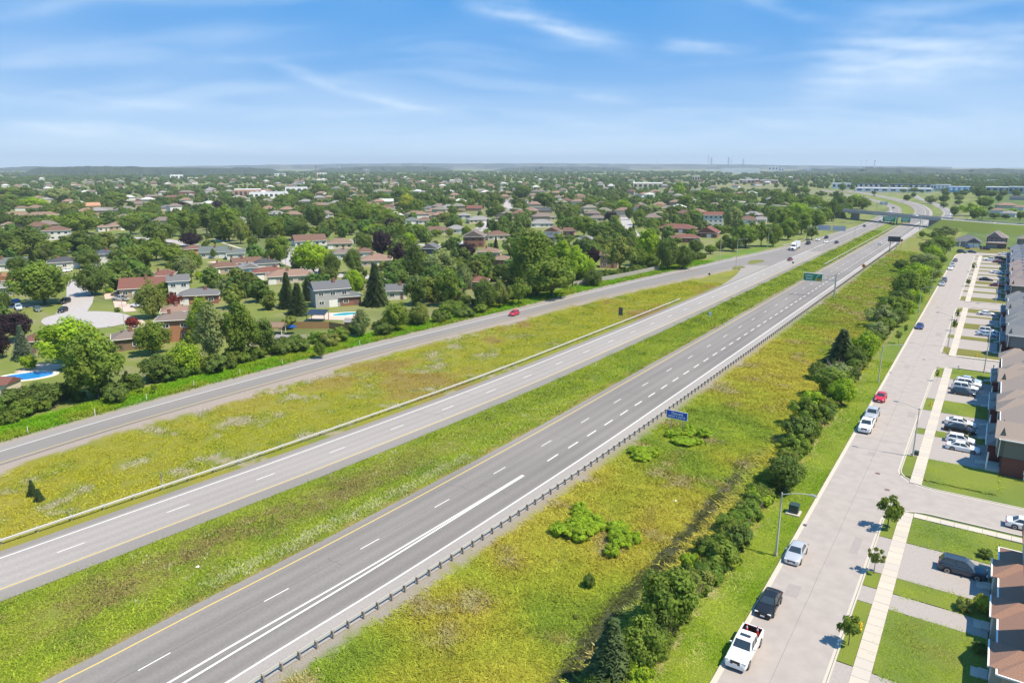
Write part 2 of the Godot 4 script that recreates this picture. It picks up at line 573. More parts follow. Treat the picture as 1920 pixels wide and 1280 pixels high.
func highway() -> void:
	# carriageway away from the camera
	var tint_r := func(off: float, d: float) -> Color:
		var n := noise_b.get_noise_2d(off * 2.0, d * 0.25)
		var t := 0.172 + 0.02 * n + 0.02 * noise_a.get_noise_2d(off * 4.0, d)
		if off > 11.9:
			t += 0.085
		elif off > -0.2:
			# polished wheel tracks and darker oil line in each lane
			var lane := fposmod(off, 3.9) / 3.9
			t += 0.013 * cos(lane * TAU * 2.0) * (1.0 + 0.6 * noise_a.get_noise_1d(d * 1.5 + off * 9.0))
			if off > 7.6:
				t -= 0.012
		if off < -0.3:
			t += 0.02
		if d > 330.0:
			t += 0.02
		return grey(t, 0.09)
	var cols_r: Array = [func(d): return -1.3, -0.3, 0.0, 0.5, 1.0, 1.5, 2.0, 2.5, 3.0, 3.5, 3.9, 4.4, 4.9, 5.4, 5.9, 6.4, 6.9, 7.4, 7.8, 8.3, 8.8, 9.3, 9.8, 10.3, 10.8, 11.4, 11.95, func(d): return 14.2 + 3.0 * smooth(480.0, 640.0, d) * (1.0 - smooth(640.0, 780.0, d))]
	var right := setting("highway_road", road_mesh(ry, cols_r, -10, 1420, 4.0, 0.0, tint_r), M.asphalt)
	part(right, "edge_line", strip(ry, 0.0, 0.16, -10, 1400, 5.0, 0.006), M.yellow_paint)
	part(right, "edge_line", strip(rw, 0.0, 0.22, -10, 640, 5.0, 0.006), M.white_paint)
	part(right, "edge_line", strip(rw, -3.2, 0.2, 690, 1400, 5.0, 0.006), M.white_paint)
	# lane line, then the wide auxiliary lane line: solid pair near the camera, broken ahead
	var dash := MB.new()
	dash.quad(Vector3(-0.07, 0, 1.5), Vector3(0.07, 0, 1.5), Vector3(0.07, 0, -1.5), Vector3(-0.07, 0, -1.5))
	var dash_mesh := dash.done()
	var wide := MB.new()
	wide.quad(Vector3(-0.11, 0, 1.6), Vector3(0.11, 0, 1.6), Vector3(0.11, 0, -1.6), Vector3(-0.11, 0, -1.6))
	var wide_mesh := wide.done()
	var d := 28.0
	while d < 640.0:
		var o := part(right, "lane_dash", dash_mesh, M.white_paint, Vector3(ry(d) + 3.9, 0.007, -d))
		o.rotation.y = atan2(ry(d + 1.0) - ry(d - 1.0), -2.0) + PI
		d += 13.0
	d = 88.5
	while d < 600.0:
		part(right, "lane_dash", wide_mesh, M.white_paint, Vector3(ry(d) + 7.85, 0.007, -d))
		d += 6.28
	part(right, "lane_line", strip(ry, 7.62, 0.24, -10, 80.5, 4.0, 0.007), M.white_paint)
	part(right, "lane_line", strip(func(q): return ry(q) + 8.75 - 0.85 * smooth(20.0, 78.0, q), 0.0, 0.26, -10, 80.5, 4.0, 0.010), M.white_paint)
	part(right, "lane_line", strip(func(q): return ry(q) + 7.9 + 2.6 * smooth(600.0, 720.0, q), 0.0, 0.3, 600, 690, 5.0, 0.007), M.white_paint)
	part(right, "lane_line", strip(func(q): return ry(q) + 8.0 + 4.0 * smooth(600.0, 720.0, q), 0.0, 0.3, 604, 690, 5.0, 0.010), M.white_paint)
	# sealed joint along the lane line and a few sealed cracks across
	var tar := mat("tar_seal", 0.075, 0.072, 0.07, 0.7)
	part(right, "joint", strip(func(q): return ry(q) + 3.75 + 0.05 * noise_b.get_noise_1d(q * 4.0), 0.0, 0.05, -10, 330, 1.5, 0.004), tar)
	var cr := RandomNumberGenerator.new()
	cr.seed = 9
	for i in 26:
		var cd := cr.randf_range(26.0, 260.0)
		var on_left := i % 2 == 0
		var x0 := ly(cd) - 7.0 if on_left else ry(cd) + cr.randf_range(0.0, 5.0)
		var cm := MB.new()
		var nseg := cr.randi_range(5, 12)
		var px := x0
		var pd := cd
		for k in nseg:
			var nx := px + cr.randf_range(0.3, 0.8)
			var nd := pd + cr.randf_range(-0.35, 0.45)
			cm.quad(Vector3(px, 0.004, -pd + 0.025), Vector3(nx, 0.004, -nd + 0.025), Vector3(nx, 0.004, -nd - 0.025), Vector3(px, 0.004, -pd - 0.025))
			px = nx
			pd = nd
		cm.up_all()
		part(right, "sealed_crack", cm.done(), tar)
	# carriageway towards the camera
	var tint_l := func(off: float, dd: float) -> Color:
		var n := noise_b.get_noise_2d(off * 2.0 + 60.0, dd * 0.25)
		var t := 0.25 + 0.016 * n + 0.02 * noise_a.get_noise_2d(off * 4.0, dd + 400.0)
		t += 0.014 * cos(fposmod(-off, 3.7) / 3.7 * TAU * 2.0) * (1.0 + 0.6 * noise_a.get_noise_1d(dd * 1.5 + off * 9.0))
		if off > 0.3 or off < -7.8:
			t = 0.19 + 0.02 * n
		t = lerpf(t, 0.19 + 0.015 * n, smooth(398.0, 400.0, dd))
		return grey(t, 0.09)
	var cols_l: Array = [func(q): return minf(-9.2, rampw(q) - ly(q) - 1.6) if q > 330.0 else -9.2, -8.2, -7.4, -6.9, -6.4, -5.9, -5.4, -4.9, -4.4, -3.7, -3.2, -2.7, -2.2, -1.7, -1.2, -0.7, -0.2, 0.5, 2.6]
	var left := setting("highway_road", road_mesh(ly, cols_l, -10, 1420, 4.0, 0.0, tint_l), M.asphalt)
	part(left, "edge_line", strip(ly, 0.0, 0.16, -10, 1400, 5.0, 0.006), M.yellow_paint)
	part(left, "edge_line", strip(lw, 0.0, 0.17, -10, 1400, 5.0, 0.006), M.white_paint)
	d = 33.5
	while d < 700.0:
		var o2 := part(left, "lane_dash", dash_mesh, M.white_paint, Vector3(ly(d) - 3.7, 0.007, -d))
		o2.rotation.y = atan2(ly(d + 1.0) - ly(d - 1.0), -2.0) + PI
		d += 12.8
	d = 420.0
	while d < 640.0:
		part(left, "lane_dash", wide_mesh, M.white_paint, Vector3(ly(d) - 7.4 - 0.5, 0.007, -d))
		d += 6.3
	# slip road joining from the left
	var tint_s := func(off: float, dd: float) -> Color:
		var n := noise_b.get_noise_2d(off * 2.0 + 160.0, dd * 0.25)
		return grey((0.18 if off > 0.2 else 0.22) + 0.015 * n, 0.08)
	var slip := setting("slip_road", road_mesh(rampw, [-2.3, -0.2, 0.3, 1.4, 2.6, 3.8, func(q): return ramp_w(q) + 0.8 if q < 330.0 else maxf(ramp_w(q) + 0.8, lw(q) - 1.6 - rampw(q))], -25, 402, 4.0, 0.008, tint_s), M.asphalt)
	part(slip, "edge_line", strip(rampw, 0.0, 0.17, -25, 640, 5.0, 0.016), M.white_paint)
	part(slip, "edge_line", strip(func(q): return rampw(q) + ramp_w(q), 0.0, 0.15, -25, 318, 5.0, 0.016), M.yellow_paint)
	var gore: Array = [Vector2(-83.0, 262), Vector2(-85.0, 282), Vector2(-87.4, 298), Vector2(-90.0, 311), Vector2(-92.0, 313), Vector2(-93.6, 308), Vector2(-95.5, 298), Vector2(-99.5, 290), Vector2(-100.0, 345), Vector2(-82.6, 352)]
	setting("gore_pavement", sheet(gore, 0.004), grain(mat("gore_asphalt", 0.27, 0.245, 0.225, 0.95), M.asphalt_plain.albedo_texture, 0.1, 1.1))
	for q in [[-92.6, 316.0, 2.4, 6.0], [-91.8, 340.0, 3.0, 9.0]]:
		var isl: Array = []
		for i in 16:
			var a := TAU * i / 16.0
			isl.append(Vector2(q[0] + cos(a) * q[2] * (1.0 + 0.2 * sin(a * 3.0)), q[1] + sin(a) * q[3]))
		setting("grass_island", sheet(isl, 0.03), grain(mat("island_grass", 0.20, 0.21, 0.03, 1.0), M.g3, 0.4, 1.3))
	# exit lane beyond the bridge
	var ex := func(q): return at_d(EXIT_LANE, q)
	var tint_e := func(off: float, dd: float) -> Color:
		return grey(0.21 + 0.015 * noise_b.get_noise_2d(off * 2.0, dd * 0.25), 0.02)
	var exit_road := setting("exit_road", road_mesh(ex, [-3.2, 0.0, 3.0, 6.0], 596, 1250, 8.0, 0.010, tint_e), M.asphalt)
	part(exit_road, "edge_line", strip(ex, 3.6, 0.3, 660, 1240, 6.0, 0.018), M.white_paint)
	part(exit_road, "edge_line", strip(ex, -1.6, 0.25, 700, 1240, 6.0, 0.018), M.yellow_paint)
	# steel beam guard rails
	guard_rail(rail_r, 10.0, 470.0, 1.905, 0.28, "steel beam guard rail with wooden posts along the grassy field", false)
	guard_rail(rail_l, -6.0, 226.0, 3.81, -0.28, "pale steel beam guard rail along the oncoming carriageway", true)
	guard_rail(func(q): return ry(q) - 2.6, 345.0, 605.0, 5.7, -0.28, "white guard rail in the median leading to the bridge pier", true)
	guard_rail(func(q): return rampw(q) - 3.6, 415.0, 478.0, 5.7, -0.28, "short white guard rail beside the lorry and the highway wood", true)

func guard_rail(f: Callable, d0: float, d1: float, gap: float, post_off: float, label: String, pale: bool) -> void:
	var t := thing("guard_rail", label, "guard rail", Vector3(f.call(d0), 0, -d0))
	var org := t.position
	var mb := MB.new()
	# W profile: x offset, y
	var prof := [Vector2(0.0, 0.42), Vector2(0.07, 0.47), Vector2(0.07, 0.53), Vector2(0.0, 0.575), Vector2(0.07, 0.62), Vector2(0.07, 0.68), Vector2(0.0, 0.73)]
	var side := -signf(post_off)
	var step := 3.81
	var n := int((d1 - d0) / step)
	for i in n:
		var da := d0 + (d1 - d0) * i / n
		var db := d0 + (d1 - d0) * (i + 1) / n
		var a := Vector3(f.call(da), 0, -da) - org
		var b := Vector3(f.call(db), 0, -db) - org
		for k in prof.size() - 1:
			var p: Vector2 = prof[k]
			var q: Vector2 = prof[k + 1]
			mb.quad(a + Vector3(p.x * side, p.y, 0), b + Vector3(p.x * side, p.y, 0), b + Vector3(q.x * side, q.y, 0), a + Vector3(q.x * side, q.y, 0))
		mb.quad(a + Vector3(0, 0.73, 0), b + Vector3(0, 0.73, 0), b + Vector3(-0.06 * side, 0.73, 0), a + Vector3(-0.06 * side, 0.73, 0))
		mb.quad(a + Vector3(-0.06 * side, 0.40, 0), b + Vector3(-0.06 * side, 0.40, 0), b + Vector3(-0.06 * side, 0.73, 0), a + Vector3(-0.06 * side, 0.73, 0))
	part(t, "rail", mb.done(), M.rail_steel)
	var pm := MB.new()
	pm.box(Vector3(0, 0.20, 0), Vector3(0.2, 1.16, 0.17))
	pm.box(Vector3(-post_off * 0.5, 0.58, 0), Vector3(absf(post_off), 0.3, 0.13))
	var pmesh := pm.done()
	var d := d0 + 0.9
	while d < d1:
		part(t, "post", pmesh, M.steel if pale else M.wood_post, Vector3(f.call(d) + post_off, 0, -d) - org)
		d += gap

func sheet(pts: Array, y: float) -> ArrayMesh:
	var p2 := PackedVector2Array()
	for p in pts:
		p2.append(p)
	var mb := MB.new()
	var tris := Geometry2D.triangulate_polygon(p2)
	for i in range(0, tris.size(), 3):
		var a := p2[tris[i]]
		var b := p2[tris[i + 1]]
		var c := p2[tris[i + 2]]
		var va := Vector3(a.x, y, -a.y)
		var vb := Vector3(b.x, y, -b.y)
		var vc := Vector3(c.x, y, -c.y)
		if (vb - va).cross(vc - va).y < 0.0:
			mb.tri(va, vc, vb)
		else:
			mb.tri(va, vb, vc)
	return mb.done()

func arc(cx: float, cy: float, r: float, a0: float, a1: float, n := 8) -> Array:
	var out: Array = []
	for i in n + 1:
		var a := deg_to_rad(lerpf(a0, a1, float(i) / n))
		out.append(Vector2(cx + r * cos(a), cy + r * sin(a)))
	return out

# raised kerb along a line of (x, d) points, its inner side to the left of the direction
func kerb(line: Array, called := "kerb") -> void:
	var mb := MB.new()
	var n := line.size()
	var ins: Array = []
	for i in n:
		var a: Vector2 = line[maxi(i - 1, 0)]
		var b: Vector2 = line[mini(i + 1, n - 1)]
		var t := (b - a).normalized()
		ins.append(Vector2(-t.y, t.x))
	for i in n - 1:
		var p: Vector2 = line[i]
		var q: Vector2 = line[i + 1]
		var np: Vector2 = ins[i]
		var nq: Vector2 = ins[i + 1]
		var w := func(a: Vector2, nn: Vector2, off: float, y: float) -> Vector3:
			return Vector3(a.x + nn.x * off, y, -(a.y + nn.y * off))
		# gutter, face, top, back
		mb.quad(w.call(p, np, -0.28, 0.018), w.call(q, nq, -0.28, 0.018), w.call(q, nq, 0, 0.02), w.call(p, np, 0, 0.02))
		mb.quad(w.call(p, np, 0, 0.02), w.call(q, nq, 0, 0.02), w.call(q, nq, 0.04, 0.13), w.call(p, np, 0.04, 0.13))
		mb.quad(w.call(p, np, 0.04, 0.13), w.call(q, nq, 0.04, 0.13), w.call(q, nq, 0.2, 0.135), w.call(p, np, 0.2, 0.135))
		mb.quad(w.call(p, np, 0.2, 0.135), w.call(q, nq, 0.2, 0.135), w.call(q, nq, 0.2, -0.06), w.call(p, np, 0.2, -0.06))
	setting(called, mb.done(), M.kerb)

func street() -> void:
	# carriageway of the residential street and its three side streets
	var poly: Array = [Vector2(-15.2, -40), Vector2(-15.2, 418)]
	poly.append_array([Vector2(-14.8, 426), Vector2(-13.6, 431), Vector2(-11.5, 437), Vector2(-9.2, 441), Vector2(60, 443), Vector2(60, 431), Vector2(-3.0, 430.5), Vector2(-5.6, 428), Vector2(-6.9, 423)])
	var sides := [[265.5, 276.5, 60.0], [182.0, 192.6, 60.0], [100.0, 108.6, 60.0]]
	for s in sides:
		poly.append_array(arc(-2.0, s[1] + 5.0, 5.0, 180, 270))
		poly.append(Vector2(s[2], s[1] - 0.2))
		poly.append(Vector2(s[2], s[0] + 0.2))
		poly.append_array(arc(-2.0, s[0] - 5.0, 5.0, 90, 180))
	poly.append(Vector2(-7.0, -40))
	var road := setting("street", sheet(poly, 0.01), M.street_asphalt)
	var seam := mat("seam", 0.13, 0.12, 0.115, 0.9)
	var patch := mat("patch", 0.37, 0.325, 0.30, 0.9)
	for q in [[-14.9, -7.2, 124.6, 0.05], [-11.0, -7.3, 100.0, 0.04], [-13.6, -12.2, 165.0, 0.5]]:
		var mb := MB.new()
		mb.quad(Vector3(q[0], 0.014, -q[2]), Vector3(q[1], 0.014, -q[2] - 0.6), Vector3(q[1], 0.014, -q[2] - 0.6 - q[3]), Vector3(q[0], 0.014, -q[2] - q[3]))
		part(road, "joint", mb.done(), seam if q[3] < 0.2 else patch)
	# long paving joint, worn tar seals and trench patches
	part(road, "joint", strip(func(q): return -11.1 + 0.05 * noise_b.get_noise_1d(q * 5.0), 0.0, 0.035, 40, 420, 2.0, 0.0145), grain(mat("joint_tar", 0.20, 0.18, 0.17, 0.9), M.concrete.albedo_texture, 1.0, 1.1))
	var worn := grain(mat("street_patch", 0.29, 0.262, 0.245, 0.92), M.asphalt_plain.albedo_texture, 0.2, 1.08)
	for q in [[-13.4, 71.0, 1.3, 2.6], [-9.2, 84.0, 0.9, 4.4], [-12.0, 117.0, 1.1, 1.8], [-8.8, 140.0, 1.2, 3.2], [-13.0, 176.0, 1.0, 3.0], [-9.6, 215.0, 1.4, 5.0], [-12.6, 258.0, 1.2, 4.0]]:
		var pm := MB.new()
		pm.quad(Vector3(q[0], 0.0135, -q[1]), Vector3(q[0] + q[2], 0.0135, -q[1]), Vector3(q[0] + q[2], 0.0135, -q[1] - q[3]), Vector3(q[0], 0.0135, -q[1] - q[3]))
		part(road, "patch", pm.done(), worn)
	for q in [[-14.95, 88.0], [-14.95, 170.0], [-7.3, 70.5], [-7.3, 146.0]]:
		var dg := MB.new()
		dg.box(Vector3(q[0], 0.018, -q[1]), Vector3(0.42, 0.02, 0.62))
		for k in 4:
			dg.box(Vector3(q[0], 0.03, -q[1] - 0.22 + 0.15 * k), Vector3(0.4, 0.015, 0.05))
		part(road, "drain_grate", dg.done(), M.dark_steel)
	var lid := mat("manhole", 0.16, 0.11, 0.09, 0.7, 0.2)
	for q in [[-9.6, 110.3], [-7.7, 105.0], [-9.9, 186.5]]:
		var mh := MB.new()
		mh.tube(Vector3(0, 0.0, 0), Vector3(0, 0.008, 0), 0.36, 0.36, 14)
		mh.tube(Vector3(0, 0.008, 0), Vector3(0, 0.011, 0), 0.28, 0.28, 14)
		part(road, "manhole_cover", mh.done(), lid, Vector3(q[0], 0.010, -q[1]))
	# kerbs: the verge side, then each block
	kerb([Vector2(-15.2, -40), Vector2(-15.2, 100), Vector2(-15.2, 250), Vector2(-15.2, 418), Vector2(-14.8, 426), Vector2(-13.6, 431), Vector2(-11.5, 437), Vector2(-9.2, 441)])
	var blocks := [[-40.0, 100.0], [108.6, 182.0], [192.6, 265.5], [276.5, 428.0]]
	for i in 4:
		var b0: float = blocks[i][0]
		var b1: float = blocks[i][1]
		var ln: Array = []
		ln.append(Vector2(60, b1))
		ln.append_array(arc(-2.0, b1 - 5.0, 5.0, 90, 180))
		if i == 0:
			ln.append(Vector2(-7.0, b0))
		else:
			ln.append_array(arc(-2.0, b0 + 5.0, 5.0, 180, 270))
			ln.append(Vector2(60, b0))
		kerb(ln)
	# pavement of separate slabs
	var slab := MB.new()
	slab.box(Vector3(0, 0.02, 0), Vector3(1.5, 0.2, 1.46))
	var slab_mesh := slab.done()
	var tone := [M.concrete, grain(mat("concrete_warm", 0.60, 0.52, 0.43, 0.9), M.concrete.albedo_texture, 0.6, 1.1), grain(mat("concrete_grey", 0.53, 0.48, 0.42, 0.9), M.concrete.albedo_texture, 0.6, 1.1)]
	var walk := Node3D.new()
	walk.name = "pavement"
	walk.set_meta("kind", "structure")
	add_child(walk)
	for i in 4:
		var d: float = maxf(blocks[i][0] + 1.4, 40.0)
		var stop: float = [99.2, 180.6, 264.2, 424.0][i]
		while d < stop:
			if d < 270.0:
				part(walk, "slab", slab_mesh, tone[rng.randi() % 3], Vector3(-4.62, rng.randf_range(-0.004, 0.004), -d))
				d += 1.49
			else:
				var far := MB.new()
				far.box(Vector3(0, 0.02, 0), Vector3(1.5, 0.2, 5.9))
				part(walk, "slab", far.done(), tone[rng.randi() % 3], Vector3(-4.62, 0, -d - 2.2))
				d += 5.95
	for e in [[98.5, -3.8, 12.0], [194.3, -3.8, 5.0], [278.1, -3.8, 7.0], [263.9, -3.8, 7.0]]:
		var x: float = e[1]
		while x < e[2]:
			var o := part(walk, "slab", slab_mesh, tone[rng.randi() % 3], Vector3(x + 0.72, rng.randf_range(-0.003, 0.003), -e[0]))
			o.scale = Vector3(0.975, 1, 0.9)
			x += 1.49
	# driveways: aprons between kerb and pavement, then drives up to the garages
	var dark := grain(mat("driveway_asphalt", 0.31, 0.278, 0.258, 0.92), M.asphalt_plain.albedo_texture, 0.25, 1.14)
	for q in DRIVES:
		var a := MB.new()
		a.box(Vector3((-7.0 + 0.2 - 5.38) / 2.0, 0.0, -(q[0] + q[1]) / 2.0), Vector3(1.42, 0.18, q[1] - q[0]))
		setting("driveway_apron", a.done(), dark)
		var b := MB.new()
		b.box(Vector3((-3.86 + q[2]) / 2.0, -0.02, -(q[0] + q[1]) / 2.0), Vector3(q[2] + 3.86, 0.2, q[1] - q[0]))
		setting("driveway", b.done(), dark)
	# lawns between them lie a little higher than the drives' edges
	for q in LAWNS:
		var a2 := MB.new()
		a2.box(Vector3(-6.09, 0.01, -(q[0] + q[1]) / 2.0), Vector3(1.4, 0.19, q[1] - q[0]))
		if q[2]:
			setting("lawn", lawn_mesh(-6.79, -5.4, q[0], q[1]), M.soil)
		setting("lawn", lawn_mesh(-3.84, 5.0, q[0], q[1]), M.soil)

const DRIVES := [[52.0, 62.9, 4.6], [74.3, 77.5, 4.6], [81.1, 90.1, 4.6], [120.5, 131.7, 3.4], [134.9, 146.0, 3.4], [154.4, 171.6, 3.4], [202.8, 214.5, 4.2], [218.9, 229.6, 4.2], [237.8, 247.7, 4.2], [250.2, 256.2, 4.2],
	[287.7, 298.6, 4.6], [302.3, 312.2, 4.6], [316.4, 322.0, 4.6], [330.0, 336.2, 4.6], [339.0, 348.6, 4.6], [352.0, 362.0, 4.6], [366.0, 374.0, 4.6], [379.0, 390.0, 4.6], [394.5, 408.0, 4.6], [411.0, 420.5, 4.6]]
const LAWNS := [[40.0, 51.9, true], [63.0, 74.2, true], [77.6, 81.0, true], [90.2, 97.6, true], [111.5, 120.4, true], [131.8, 134.8, true], [146.1, 154.3, true], [171.7, 180.5, true], [195.2, 202.7, true], [214.6, 218.8, true], [229.7, 237.7, true], [247.8, 250.1, true], [256.3, 263.0, true],
	[279.0, 287.6, true], [298.7, 302.2, true], [312.3, 316.3, true], [322.1, 329.9, true], [336.3, 338.9, true], [348.7, 351.9, true], [362.1, 365.9, true], [374.1, 378.9, true], [390.1, 394.4, true], [408.1, 410.9, true], [420.6, 425.0, false]]

func lawn_mesh(x0: float, x1: float, d0: float, d1: float) -> ArrayMesh:
	var mb := MB.new()
	var nx := maxi(1, int((x1 - x0) / 0.7))
	var nd := maxi(1, int((d1 - d0) / 0.7))
	for j in nd:
		for i in nx:
			var xa := x0 + (x1 - x0) * i / nx
			var xb := x0 + (x1 - x0) * (i + 1) / nx
			var da := d0 + (d1 - d0) * j / nd
			var db := d0 + (d1 - d0) * (j + 1) / nd
			var p := [[xa, da], [xb, da], [xb, db], [xa, db]]
			for k in [0, 2, 1, 0, 3, 2]:
				mb.v.append(Vector3(p[k][0], 0.1 + 0.025 * noise_c.get_noise_2d(p[k][0], p[k][1]), -p[k][1]))
				mb.n.append(Vector3.UP)
				var c := soil_colour(p[k][0], -p[k][1]) * 2.0
				c.a = 1.0
				mb.c.append(c)
	return mb.done()

# ------------------------------------------------------------------ bridge
const BRIDGE := [[-330.0, -905.0, 5.5], [-200.0, -752.0, 6.0], [-117.0, -680.0, 6.6], [-75.0, -641.0, 6.8], [-30.0, -602.0, 6.6], [0.0, -588.0, 6.0], [40.0, -585.0, 5.0], [120.0, -600.0, 3.0], [300.0, -660.0, 0.5]]

func bridge() -> void:
	var t := thing("overpass", "grey concrete road bridge crossing over the highway", "bridge", Vector3(-75, 0, -641))
	var org := t.position
	var deck := MB.new()
	var top := MB.new()
	var fill := MB.new()
	var across: Array = []
	for i in BRIDGE.size():
		var p0: Array = BRIDGE[maxi(i - 1, 0)]
		var p1: Array = BRIDGE[mini(i + 1, BRIDGE.size() - 1)]
		across.append(Vector3(-(p1[1] - p0[1]), 0, p1[0] - p0[0]).normalized())
	for i in BRIDGE.size() - 1:
		var a := Vector3(BRIDGE[i][0], BRIDGE[i][2], BRIDGE[i][1])
		var b := Vector3(BRIDGE[i + 1][0], BRIDGE[i + 1][2], BRIDGE[i + 1][1])
		var w := (b - a)
		w.y = 0.0
		w = w.normalized()
		var s: Vector3 = across[i] * 5.6
		var e: Vector3 = across[i + 1] * 5.6
		top.quad(a - s, a + s, b + e, b - e)
		if i >= 2 and i < 4:
			var la := a - org
			var lb := b - org
			var dn := Vector3(0, -1.35, 0)
			deck.quad(la + s + dn, lb + e + dn, lb + e, la + s)
			deck.quad(la - s, lb - e, lb - e + dn, la - s + dn)
			deck.quad(la - s + dn, lb - e + dn, lb + e + dn, la + s + dn)
		else:
			# earth bank
			var ga := Vector3(a.x, -0.1, a.z)
			var gb := Vector3(b.x, -0.1, b.z)
			var ws := s * 3.0
			var we := e * 3.0
			var sk := Vector3(0, 0.06, 0)
			fill.quad(a + s * 1.1 - sk, ga + ws, gb + we, b + e * 1.1 - sk)
			fill.quad(ga - ws, a - s * 1.1 - sk, b - e * 1.1 - sk, gb - we)
			fill.quad(a - s * 1.1 - sk, a + s * 1.1 - sk, b + e * 1.1 - sk, b - e * 1.1 - sk)
			if i == 1 or i == 4:
				var q := b if i == 1 else a
				var qs := e if i == 1 else s
				var gq := Vector3(q.x, -0.1, q.z)
				var ge := gq + w * (9.0 if i == 1 else -9.0)
				fill.tri(q + qs * 1.1 - sk, ge + qs * 1.3, gq + qs * 3.0)
				fill.tri(q - qs * 1.1 - sk, gq - qs * 3.0, ge - qs * 1.3)
				fill.quad(q - qs * 1.1 - sk, ge - qs * 1.3, ge + qs * 1.3, q + qs * 1.1 - sk)
	part(t, "girder", deck.done(), M.bridge_concrete)
	top.up_all()
	setting("bridge_road", top.done(), grain(mat("bridge_asphalt", 0.30, 0.285, 0.27, 0.92), M.asphalt_plain.albedo_texture, 0.1, 1.14))
	for k in fill.c.size():
		fill.c[k] = Color(0.30, 0.42, 0.06)
	fill.up_all()
	setting("embankment", fill.done(), M.soil)
	for sd in [-1.0, 1.0]:
		for i in range(1, BRIDGE.size() - 2):
			var a := Vector3(BRIDGE[i][0], BRIDGE[i][2], BRIDGE[i][1]) - org
			var b := Vector3(BRIDGE[i + 1][0], BRIDGE[i + 1][2], BRIDGE[i + 1][1]) - org
			var w := (b - a)
			var s: Vector3 = Vector3(-w.z, 0, w.x).normalized() * 5.35 * sd
			var mb := MB.new()
			if i >= 2 and i < 4:
				var bs := Basis.looking_at(w.normalized())
				mb.box((a + b) / 2.0 + s + Vector3(0, 0.42, 0), Vector3(0.35, 0.86, w.length()), bs)
				part(t, "parapet", mb.done(), M.bridge_concrete)
			else:
				var bs2 := Basis.looking_at(w.normalized())
				mb.box((a + b) / 2.0 + s + Vector3(0, 0.62, 0), Vector3(0.08, 0.3, w.length()), bs2)
				var k := 0.0
				while k < w.length():
					mb.box(a + w.normalized() * k + s + Vector3(0, 0.3, 0), Vector3(0.12, 0.62, 0.12), bs2)
					k += 6.0
				part(t, "railing", mb.done(), M.rail_steel)
	for q in [-3.4, 0.0, 3.4]:
		var col := MB.new()
		col.tube(Vector3(0, -0.2, 0), Vector3(0, 5.6, 0), 0.55, 0.55, 10)
		part(t, "column", col.done(), M.bridge_concrete, Vector3(-67.0 + q * 0.66, 0, -632.0 + q * 0.75) - org)
	var cap := MB.new()
	cap.box(Vector3(0, 5.2, 0), Vector3(9.6, 0.9, 1.4), Basis(Vector3.UP, -0.85))
	part(t, "pier_cap", cap.done(), M.bridge_concrete, Vector3(-67.0, 0, -632.0) - org)
	for q in [[-100.0, -664.0], [-38.0, -609.0]]:
		var ab := MB.new()
		ab.box(Vector3(0, 2.6, 0), Vector3(10.8, 5.6, 1.2), Basis(Vector3.UP, -0.85))
		part(t, "abutment", ab.done(), M.bridge_concrete, Vector3(q[0], 0, q[1]) - org)

# ------------------------------------------------------------------ far country: hills, works, skyline, woods
func eye_dir(u: float) -> Vector2:
	# direction over the ground of a bearing given in degrees left of straight ahead along the highway
	return Vector2(-sin(deg_to_rad(u)), cos(deg_to_rad(u)))

const RIDGES := [
	# bearing from, to (degrees left), distance, depth, [height at points], how wooded
	[3.0, 76.0, 9500.0, 2600.0, [26, 34, 46, 58, 64, 70, 74, 70, 74, 66, 54, 40, 22, 8, 4, 4]],
	[51.0, 68.6, 3500.0, 1100.0, [0, 28, 32, 30, 34, 33, 37, 39, 39, 36, 0]],
	[38.0, 50.0, 5200.0, 900.0, [0, 30, 40, 36, 33, 26, 0]],
	[24.0, 36.0, 5600.0, 800.0, [0, 26, 34, 30, 36, 28, 0]],
	[-2.0, 14.0, 4200.0, 900.0, [20, 28, 26, 32, 30, 24, 10]],
	[60.0, 72.0, 6800.0, 1500.0, [0, 10, 30, 36, 24, 0]],
]

